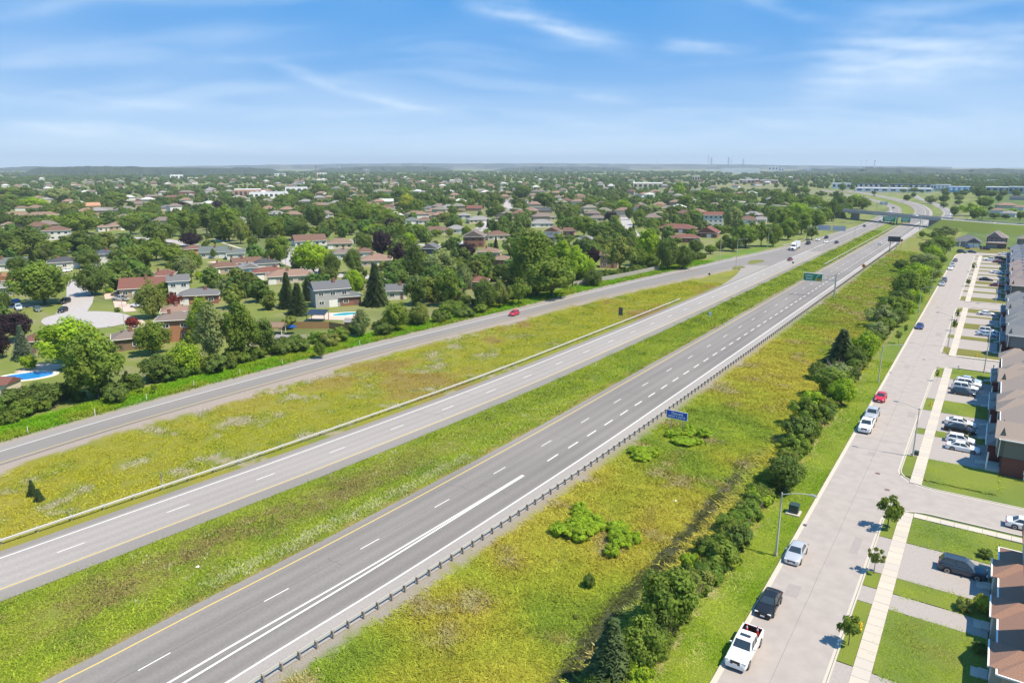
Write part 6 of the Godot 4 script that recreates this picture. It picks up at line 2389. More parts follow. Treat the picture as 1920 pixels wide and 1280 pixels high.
func car(kind: String, paint: StandardMaterial3D, x: float, z: float, turn: float, label: String, category := "car", group := "", y := 0.0, called := "", tiny := false) -> Node3D:
	var k := kit(kind)
	var nm := called if called != "" else ("parked_car" if kind != "pickup" else "pickup_truck")
	var t := thing(nm, label, category, Vector3(x, y, z), turn, group)
	part(t, "body", k.body, paint)
	part(t, "cabin", k.cab[0], paint)
	var gn := ["windscreen", "side_window", "rear_window", "side_window"]
	for i in 4:
		part(t, gn[i], k.cab[1][i], M.car_glass)
	for zz in k.wz:
		part(t, "wheel_arch", k.arch, M.black, Vector3(0, k.r, zz))
		for s in [-1.0, 1.0]:
			var w := part(t, "wheel", k.tyre, M.rubber, Vector3(s * (k.W - 0.09), k.r, zz))
			part(w, "rim", k.rim, M.rim if not tiny else M.dark_steel)
			if not tiny:
				part(w, "spokes", k.hub, M.dark_steel)
	var L: float = k.L / 2.0
	var st: Array = k.st
	var hy: float = k.hood
	if not k.has("small"):
		var hm := MB.new()
		hm.box(Vector3.ZERO, Vector3(0.34, 0.15, 0.12))
		var pl := MB.new()
		pl.box(Vector3.ZERO, Vector3(0.42, 0.15, 0.03))
		var gr := MB.new()
		gr.box(Vector3.ZERO, Vector3(0.85, 0.22 if kind != "pickup" else 0.34, 0.06))
		var mi := MB.new()
		mi.box(Vector3.ZERO, Vector3(0.22, 0.15, 0.1))
		k.small = [hm.done(), pl.done(), gr.done(), mi.done()]
	for s in [-1.0, 1.0]:
		part(t, "headlight", k.small[0], M.lamp_glass, Vector3(s * (st[1][2] - 0.16), hy - 0.17, L - 0.1))
		part(t, "tail_light", k.small[0], M.tail_red, Vector3(s * (k.W - 0.24), hy - 0.05, -L + 0.055))
		part(t, "mirror", k.small[3], paint, Vector3(s * (k.W + 0.08), hy + 0.2, k.st[4][0] - 0.35))
	part(t, "grille", k.small[2], M.black, Vector3(0, hy - 0.28, L - 0.03))
	part(t, "number_plate", k.small[1], M.plate, Vector3(0, hy - 0.42, L + 0.02))
	part(t, "number_plate", k.small[1], M.plate, Vector3(0, hy - 0.25, -L - 0.01))
	if kind == "pickup":
		var bed := MB.new()
		for s in [-1.0, 1.0]:
			bed.box(Vector3(s * 0.93, 0.86, -1.93), Vector3(0.14, 0.78, 1.92))
		bed.box(Vector3(0, 0.86, -2.87), Vector3(2.0, 0.78, 0.08))
		bed.box(Vector3(0, 0.5, -1.9), Vector3(1.72, 0.12, 1.86))
		part(t, "bed", bed.done(), paint)
		var lin := MB.new()
		lin.box(Vector3(0, 0.6, -1.9), Vector3(1.7, 0.06, 1.84))
		lin.box(Vector3(0, 0.9, -1.02), Vector3(1.7, 0.6, 0.04))
		lin.box(Vector3(0, 0.9, -2.81), Vector3(1.7, 0.6, 0.03))
		for s in [-1.0, 1.0]:
			lin.box(Vector3(s * 0.845, 0.9, -1.9), Vector3(0.03, 0.6, 1.8))
		part(t, "bed_liner", lin.done(), M.black)
	if kind == "suv":
		for s in [-1.0, 1.0]:
			var rr := MB.new()
			rr.box(Vector3(s * 0.6, 1.76, -0.8), Vector3(0.05, 0.05, 1.9))
			part(t, "roof_rail", rr.done(), M.dark_steel)
	return t

func paint(called: String, r: float, g: float, b: float, metal := 0.0) -> StandardMaterial3D:
	if M.has(called):
		return M[called]
	var m := mat(called, r, g, b, 0.35, metal)
	m.clearcoat_enabled = true
	m.clearcoat = 0.45
	m.clearcoat_roughness = 0.08
	return m

func vehicles() -> void:
	var white := paint("paint_white", 0.80, 0.80, 0.79)
	var silver := paint("paint_silver", 0.52, 0.53, 0.54, 0.35)
	var black := paint("paint_black", 0.012, 0.013, 0.016)
	black.metallic_specular = 0.35
	var red := paint("paint_red", 0.48, 0.012, 0.03)
	var maroon := paint("paint_maroon", 0.16, 0.012, 0.016)
	var navy := paint("paint_navy", 0.03, 0.045, 0.17)
	var slate := paint("paint_slate", 0.03, 0.05, 0.075)
	var pblue := paint("paint_pale_blue", 0.42, 0.52, 0.62, 0.2)
	var grey_ := paint("paint_grey", 0.12, 0.125, 0.13, 0.2)
	var green := paint("paint_green", 0.08, 0.13, 0.10)
	var k1 := "cars parked along the lawn kerb"
	var p1 := car("pickup", white, -14.1, -59.3, 0.0, "white pickup truck with two orange cones in its bed at the kerb", "pickup", k1)
	var sr := MB.new()
	sr.box(Vector3(0, 1.965, 0.0), Vector3(0.95, 0.02, 0.42))
	part(p1, "sunroof", sr.done(), M.car_glass)
	car("coupe", black, -14.15, -67.9, 0.0, "black sedan parked behind the white pickup with the cones", "car", k1)
	car("sedan", silver, -14.15, -79.6, 0.0, "silver sedan parked beside the nearest lamp post", "car", k1)
	car("pickup", white, -13.9, -129.3, 0.0, "white pickup truck with dark grille parked before a silver pickup", "pickup", k1)
	car("pickup", silver, -13.95, -136.0, 0.0, "silver pickup truck parked close behind the white pickup", "pickup", k1)
	car("sedan", red, -14.1, -148.2, 0.0, "bright red sedan parked alone at the lawn kerb", "car", k1)
	car("sedan", navy, -14.0, -223.5, 0.0, "blue car parked alone farther up the lawn kerb", "car", k1)
	car("sedan", silver, -14.1, -311.0, 0.0, "silver car, nearer of the first pair up the lawn kerb", "car", k1)
	car("suv", grey_, -14.1, -321.5, 0.0, "dark grey car close behind the silver car up the lawn kerb", "car", k1)
	car("sedan", white, -14.1, -361.5, 0.0, "white car, nearer of the second pair up the lawn kerb", "car", k1)
	car("suv", silver, -14.1, -374.0, 0.0, "silver car behind the white car up the lawn kerb", "car", k1)
	car("sedan", grey_, -14.0, -394.5, 0.0, "grey car parked alone nearest the street end", "car", k1)
	car("suv", green, -13.0, -435.6, 1.2, "dark green car parked at the bend of the street end", "car", k1)
	car("sedan", slate, -8.9, -438.6, 1.35, "dark car parked nose to nose with the green car at the street end", "car", k1)
	var k2 := "cars parked on the front drives"
	var q := PI / 2
	car("suv", slate, 2.0, -86.3, q, "dark sport utility car on the wide drive of the brown-roofed row", "car", k2)
	car("sedan", white, 8.3, -102.4, q, "white car in the side street half hidden by the brown roof", "car", k2)
	car("sedan", pblue, -0.4, -170.6, q, "silver-blue car, farthest of the four side by side", "car", k2)
	car("suv", white, -0.4, -167.4, q, "white sport utility car, second farthest of the four side by side", "car", k2)
	car("suv", white, -0.9, -164.0, q, "white car with dark sunroof next to the dark slate car", "car", k2)
	car("hatch", slate, -1.1, -160.6, q, "dark slate car, nearest of the four side by side", "car", k2)
	car("coupe", white, -0.6, -140.4, q, "white sedan with dark roof beside the black sedan", "car", k2)
	car("sedan", black, -0.5, -136.6, q, "black sedan between two white cars on the drive", "car", k2)
	car("hatch", white, -0.2, -131.0, q, "white car squeezed behind the nearest white sedan", "car", k2)
	car("sedan", white, 0.3, -127.4, q, "white sedan nearest the camera on the tan-roofed row's drives", "car", k2)
	car("sedan", white, 1.2, -254.6, q, "white sedan alone beside the third side street", "car", k2)
	car("suv", white, 1.9, -226.6, q, "white sport utility car behind the pale blue sedan", "car", k2)
	car("sedan", pblue, 1.8, -222.4, q, "pale blue sedan on the drive of the dark grey row", "car", k2)
	car("sedan", maroon, 3.2, -319.4, q, "dark red car on the drive of the mauve-roofed row", "car", k2)
	car("sedan", black, -0.6, -333.4, q + 0.12, "black car with its nose off the drive by the mauve-roofed row", "car", k2)
	car("sedan", white, 2.7, -358.6, q, "white sedan alone on a far drive", "car", k2)
	car("pickup", white, -0.1, -405.5, -q, "white pickup truck on a far drive beside the dark red car", "pickup", k2)
	car("sedan", maroon, 3.0, -399.2, q, "dark red car in front of the far white pickup", "car", k2)
	car("suv", black, 3.6, -413.5, q, "black car behind the far white pickup", "car", k2)
	car("hatch", white, 4.5, -436.5, -q, "white car at the end of the street before the mauve-brick house", "car", k2)
	car("sedan", black, -3.4, -459.6, q, "black car on the drive of the mauve-brick house", "car", k2)
	car("suv", navy, -11.3, -462.0, 0.0, "blue-grey car in front of the white double garage", "car", k2)
	var k3 := "vehicles moving on the highway"
	lorry(-88.6, -404.0)
	car("pickup", black, -88.4, -434.5, 0.0, "black pickup truck following the white lorry", "pickup", k3, 0.0, "pickup_truck")
	car("suv", white, -87.9, -459.0, 0.0, "white van-like car between two dark vehicles left of the lane line", "car", k3, 0.0, "car")
	car("suv", black, -86.6, -476.0, 0.0, "black sport utility car farthest of the cars behind the lorry", "car", k3, 0.0, "car")
	car("sedan", white, -81.6, -449.5, 0.0, "white sedan in the middle lane beside the black car", "car", k3, 0.0, "car")
	car("sedan", black, -76.0, -450.0, 0.0, "black car in the lane next to the median", "car", k3, 0.0, "car")
	car("sedan", maroon, -79.6, -354.5, 0.0, "dark red car nearest on the oncoming carriageway", "car", k3, 0.0, "car")
	car("sedan", black, -81.2, -586.0, 0.0, "black car coming out from under the bridge", "car", k3, 0.0, "car")
	car("sedan", white, -77.8, -640.0, 0.0, "white car below the bridge deck", "car", k3, 0.0, "car", true)
	car("hatch", white, -54.0, -457.0, PI, "white car driving away below the message board", "car", k3, 0.0, "car")
	car("sedan", white, -86.0, -778.0, 0.2, "white car on the bend beyond the bridge", "car", k3, 0.0, "car", true)
	car("sedan", black, -93.0, -857.0, 0.25, "black car on the bend beyond the bridge", "car", k3, 0.0, "car", true)
	car("suv", black, -157.0, -1196.0, 0.35, "tiny dark car far up the receding highway", "car", k3, 0.0, "car", true)
	car("hatch", red, -117.4, -174.6, 0.08, "bright red hatchback driving on the slip road", "car", k3, 0.01, "car")
	car("sedan", white, -52.0, -621.5, 0.86, "pale car crossing the bridge", "car", k3, 6.68, "car", true)
	var k4 := "cars parked in the suburb"
	car("suv", pblue, -251.9, -94.6, 1.3, "silver-blue car on the left drive of the cul-de-sac", "car", k4)
	car("sedan", green, -244.5, -97.0, 1.3, "dark green sedan nose-in left of the cul-de-sac", "car", k4)
	car("hatch", black, -236.0, -100.5, 0.75, "dark hatchback parked at the kerb of the cul-de-sac", "car", k4)
	car("suv", black, -251.0, -108.0, 0.7, "black car under the big pale tree at the street", "car", k4)
	car("pickup", silver, -240.0, -120.5, -1.2, "silver pickup truck on the drive before the red-brown house", "pickup", k4)
	car("hatch", grey_, -250.0, -124.5, -1.2, "grey car behind the silver pickup truck", "car", k4)
	car("suv", white, -224.0, -117.5, -1.2, "white covered car on the drive left of the conical tree", "car", k4)
	car("suv", black, -189.0, -214.0, 0.5, "black car at the street bend behind the lime-green bush", "car", k4)
	car("sedan", white, -326.0, -143.0, 0.4, "white car under the carport of the dark-roofed house", "car", k4)

func lorry(x: float, z: float) -> void:
	var t := thing("articulated_lorry", "white articulated lorry with long silver trailer in the merging lane", "lorry", Vector3(x, 0, z), 0.07)
	var wh: StandardMaterial3D = M.paint_white
	var cab := loft([[8.6, 1.3, 1.0], [8.5, 1.75, 1.1], [7.9, 1.95, 1.18], [7.2, 2.05, 1.2], [6.0, 2.1, 1.22], [4.6, 2.1, 1.22]], 0.55)
	part(t, "bonnet", cab, wh)
	var cb := cabin(2.05, 3.3, 7.0, 4.7, 6.6, 4.75, 1.2, 1.1)
	part(t, "cabin", cb[0], wh)
	var gn := ["windscreen", "side_window", "rear_window", "side_window"]
	for i in 4:
		part(t, gn[i], cb[1][i], M.car_glass)
	var df := MB.new()
	df.quad(Vector3(-1.05, 3.3, 6.3), Vector3(1.05, 3.3, 6.3), Vector3(1.05, 4.0, 4.8), Vector3(-1.05, 4.0, 4.8))
	df.quad(Vector3(1.05, 3.3, 4.8), Vector3(-1.05, 3.3, 4.8), Vector3(-1.05, 4.0, 4.8), Vector3(1.05, 4.0, 4.8))
	df.tri(Vector3(1.05, 3.3, 6.3), Vector3(1.05, 3.3, 4.8), Vector3(1.05, 4.0, 4.8))
	df.tri(Vector3(-1.05, 3.3, 4.8), Vector3(-1.05, 3.3, 6.3), Vector3(-1.05, 4.0, 4.8))
	part(t, "roof_deflector", df.done(), wh)
	var gr := MB.new()
	gr.box(Vector3(0, 1.2, 8.62), Vector3(1.1, 0.9, 0.08))
	part(t, "grille", gr.done(), M.black)
	for s in [-1.0, 1.0]:
		var hl := MB.new()
		hl.box(Vector3(s * 0.85, 1.1, 8.55), Vector3(0.35, 0.2, 0.15))
		part(t, "headlight", hl.done(), M.lamp_glass)
	var bx := MB.new()
	bx.box(Vector3(0, 2.55, -2.3), Vector3(2.55, 2.75, 12.6))
	part(t, "trailer_box", bx.done(), M.trailer if M.has("trailer") else mat("trailer", 0.70, 0.72, 0.75, 0.4))
	var rb := MB.new()
	for k in 12:
		for s in [-1.0, 1.0]:
			rb.box(Vector3(s * 1.285, 2.55, -8.0 + 1.05 * k), Vector3(0.03, 2.6, 0.06))
	rb.box(Vector3(0, 1.12, -2.3), Vector3(2.6, 0.14, 12.65))
	part(t, "trailer_frame", rb.done(), M.steel)
	var rfm := MB.new()
	rfm.box(Vector3(0, 3.94, -2.3), Vector3(2.5, 0.04, 12.5))
	part(t, "trailer_roof", rfm.done(), M.sign_back)
	var ch := MB.new()
	ch.box(Vector3(0, 0.8, -1.0), Vector3(1.0, 0.3, 12.0))
	part(t, "chassis", ch.done(), M.dark_steel)
	var wm := MB.new()
	wm.tube(Vector3(-0.18, 0, 0), Vector3(0.18, 0, 0), 0.52, 0.52, 16)
	var wmesh := wm.done()
	var rm := MB.new()
	rm.tube(Vector3(-0.19, 0, 0), Vector3(0.19, 0, 0), 0.3, 0.3, 12)
	var rmesh := rm.done()
	for zz in [7.3, 3.6, 2.4, -6.2, -7.5]:
		for s in [-1.0, 1.0]:
			var w := part(t, "wheel", wmesh, M.rubber, Vector3(s * 1.06, 0.52, zz))
			part(w, "rim", rmesh, M.rim)

# ------------------------------------------------------------------ small things
func small_things() -> void:
	var g := "yellow fire hydrants"
	for q in [[-5.75, -69.1, "yellow fire hydrant on the grass beside the nearest pavement slabs"], [-5.75, -149.2, "yellow fire hydrant on the grass before the white sedan with dark roof"], [0.2, -196.0, "yellow fire hydrant beside the second side street"]]:
		var t := thing("fire_hydrant", q[2], "hydrant", Vector3(q[0], 0.1, q[1]), 0.0, g)
		var b := MB.new()
		b.tube(Vector3(0, -0.1, 0), Vector3(0, 0.08, 0), 0.19, 0.19, 10)
		b.tube(Vector3(0, 0.08, 0), Vector3(0, 0.62, 0), 0.13, 0.12, 10)
		part(t, "barrel", b.done(), M.hydrant_yellow)
		var c := MB.new()
		c.tube(Vector3(0, 0.62, 0), Vector3(0, 0.68, 0), 0.17, 0.17, 10)
		c.tube(Vector3(0, 0.68, 0), Vector3(0, 0.82, 0), 0.14, 0.05, 10)
		part(t, "bonnet", c.done(), M.hydrant_yellow)
		var n := MB.new()
		n.tube(Vector3(-0.22, 0.45, 0), Vector3(0.22, 0.45, 0), 0.06, 0.06, 8)
		n.tube(Vector3(0, 0.42, 0), Vector3(0, 0.42, 0.22), 0.075, 0.075, 8)
		part(t, "outlet", n.done(), M.hydrant_yellow)
	for q in [[-16.9, -90.6, 1.0, "dark green transformer box on a concrete pad on the lawn strip"], [-17.0, -338.0, 1.0, "dark transformer box far up the lawn strip"], [-5.6, -121.0, 0.6, "small dark utility box at the foot of the corner lamp post"]]:
		var t2 := thing("transformer_box", q[3], "utility box", Vector3(q[0], -0.05, q[1]))
		var s: float = q[2]
		var pad := MB.new()
		pad.box(Vector3(0, 0.08, 0), Vector3(1.7 * s, 0.2, 1.7 * s))
		part(t2, "pad", pad.done(), M.concrete)
		var bx := MB.new()
		bx.box(Vector3(0, 0.62 * s + 0.1, 0), Vector3(1.15 * s, 1.0 * s, 1.0 * s))
		part(t2, "cabinet", bx.done(), M.box_green)
		var ld := MB.new()
		ld.box(Vector3(0, 1.16 * s + 0.1, -0.05 * s), Vector3(1.2 * s, 0.1 * s, 1.1 * s))
		part(t2, "lid", ld.done(), M.box_green)
	for q in [[-13.65, -61.75, "orange traffic cone standing upright in the white pickup's bed"], [-14.6, -61.6, "orange traffic cone standing at the left side of the white pickup's bed"]]:
		var c2 := thing("traffic_cone", q[2], "traffic cone", Vector3(q[0], 0.64, q[1]))
		var cb := MB.new()
		cb.box(Vector3(0, 0.02, 0), Vector3(0.36, 0.04, 0.36))
		part(c2, "base", cb.done(), M.cone_red)
		var cc := MB.new()
		cc.tube(Vector3(0, 0.04, 0), Vector3(0, 0.42, 0), 0.14, 0.075, 12, false)
		cc.tube(Vector3(0, 0.58, 0), Vector3(0, 0.72, 0), 0.052, 0.03, 12)
		part(c2, "cone", cc.done(), M.cone_red)
		var cs := MB.new()
		cs.tube(Vector3(0, 0.42, 0), Vector3(0, 0.58, 0), 0.077, 0.054, 12, false)
		part(c2, "white_band", cs.done(), M.sign_white)
		c2.scale = Vector3.ONE * 1.35
	# post and wire fence under the bushes
	var f := thing("wire_fence", "rusty post and wire fence between the bushes and the lawn strip", "fence", Vector3(-20.5, -0.1, -40.0))
	var rust := mat("rust", 0.16, 0.11, 0.075, 0.9)
	var pm := MB.new()
	pm.tube(Vector3(0, -0.2, 0), Vector3(0, 1.35, 0), 0.04, 0.04, 6)
	var pmesh := pm.done()
	var d := 40.0
	while d < 400.0:
		part(f, "post", pmesh, rust, Vector3(0.12 * noise_b.get_noise_1d(d * 9.0), land(-20.5, -d) + 0.1, -d + 40.0))
		d += 2.6
	for y in [0.15, 0.45, 0.75, 1.05, 1.32]:
		var w := MB.new()
		w.tube(Vector3(0, y, 0), Vector3(0, y, -360.0), 0.02 if y < 1.3 else 0.035, 0.02 if y < 1.3 else 0.035, 4, false)
		part(f, "wire", w.done(), rust)
	# young street trees with their own crowns
	var sg := "young street trees along the pavement"
	var st := [[-6.2, -92.5, 4.3, 1.75, "d", "biggest young street tree, at the corner of the first side street"], [-6.1, -80.7, 2.9, 1.15, "o", "young street tree between two aprons near the dark sport utility car"], [-6.25, -65.9, 3.2, 1.15, "d", "young street tree nearest the camera, left of the hydrant"],
		[-5.9, -240.9, 3.2, 0.7, "k", "slim young tree, farther of two beside the third block"], [-5.9, -224.5, 3.2, 0.7, "k", "slim young tree, nearer of two beside the third block"], [-5.8, -358.3, 3.6, 1.2, "k", "spreading young tree at the far kerb"], [-5.9, -313.2, 2.8, 0.9, "k", "round young tree at the kerb beyond the third side street"],
		[-6.0, -168.0, 2.6, 0.5, "o", "thin bare-looking sapling on the apron lawn by the four cars"]]
	for i in st.size():
		var q: Array = st[i]
		var o := plant("young_tree", q[5], "tree", sg, q[0], q[1], q[2], q[3], q[4], "sapling", i)
		o.position.y = 0.08
	var fb := [[2.6, -78.6, 1.3, 1.0, "o", "round olive shrub beside the drive of the brown-roofed row"], [4.3, -79.3, 1.7, 1.2, "y", "yellow-green shrub in front of the brown-roofed porch"], [4.0, -91.5, 1.0, 0.9, "k", "low dark shrub at the corner of the brown-roofed row"], [3.6, -62.0, 1.3, 1.2, "o", "grey-green shrub in the bottom right corner"], [3.9, -71.8, 0.9, 0.8, "k", "small dark shrub beside the brown-roofed row's lower steps"]]
	for i in fb.size():
		var q: Array = fb[i]
		var o := plant("garden_shrub", q[5], "shrub", "", q[0], q[1], q[2], q[3], q[4], "shrub", i)
		o.position.y = 0.06
	# bare dead limbs among the bushes
	for q in [[-23.6, -62.5, 4.2, "bare pale dead branches sticking out of the bush row, nearer"], [-24.6, -158.5, 5.0, "bare pale dead branches below the dark conifer, farther"]]:
		var t3 := thing("dead_tree", q[3], "tree", Vector3(q[0], land(q[0], q[1]), q[1]))
		var r := RandomNumberGenerator.new()
		r.seed = int(q[1] * -3.0)
		var mb := MB.new()
		var h: float = q[2]
		mb.tube(Vector3.ZERO, Vector3(0.3, h * 0.55, 0.1), 0.1, 0.06, 6)
		for k in 9:
			var a := TAU * k / 9.0
			var s0 := Vector3(0.3, h * r.randf_range(0.3, 0.55), 0.1)
			var e := s0 + Vector3(cos(a) * h * 0.4, h * r.randf_range(0.1, 0.45), sin(a) * h * 0.4)
			mb.tube(s0, e, 0.05, 0.015, 5, false)
			for j in 3:
				mb.tube(s0.lerp(e, 0.5 + 0.2 * j), e + Vector3(r.randf_range(-0.6, 0.6), r.randf_range(0.0, 0.6), r.randf_range(-0.6, 0.6)), 0.02, 0.008, 4, false)
		part(t3, "limbs", mb.done(), M.dead_wood)
	# scraps of litter
	var paper := mat("litter", 0.78, 0.76, 0.72, 0.8)
	var lit := [[-70.5, -40.0, 0.3, "pale grey scrap lying in the brown part of the median"], [-31.5, -86.5, 0.4, "pale board lying flat in the yellow field"]]
	for q in lit:
		var mb2 := MB.new()
		var s2: float = q[2]
		mb2.box(Vector3(0, 0.03, 0), Vector3(s2 * 1.5, 0.06, s2), Basis(Vector3(0.2, 1, 0.1).normalized(), q[0]))
		mb2.box(Vector3(s2 * 0.4, 0.08, 0.05), Vector3(s2 * 0.8, 0.05, s2 * 0.7), Basis(Vector3(0.5, 1, -0.2).normalized(), q[1]))
		solo("litter_scrap", mb2, paper, q[3], "litter", Vector3(q[0], land(q[0], q[1]) + 0.03, q[1]))
	# meter boxes on the brick end walls
	for q in [[8.2, -119.2, "grey meter boxes on the brick end wall of the tan-roofed row"], [9.0, -198.2, "grey meter boxes on the brick end wall of the dark grey row"]]:
		var t4 := thing("meter_box", q[2], "meter box", Vector3(q[0], 0, q[1]))
		for k in 2:
			var mb3 := MB.new()
			mb3.box(Vector3(0.1 * k, 1.3 - 0.7 * k, 0.22), Vector3(0.5, 0.55, 0.24))
			part(t4, "cabinet", mb3.done(), M.works_white)
		var pp := MB.new()
		pp.tube(Vector3(-0.1, -0.1, 0.25), Vector3(-0.1, 1.1, 0.25), 0.05, 0.05, 6)
		part(t4, "pipe", pp.done(), M.steel)

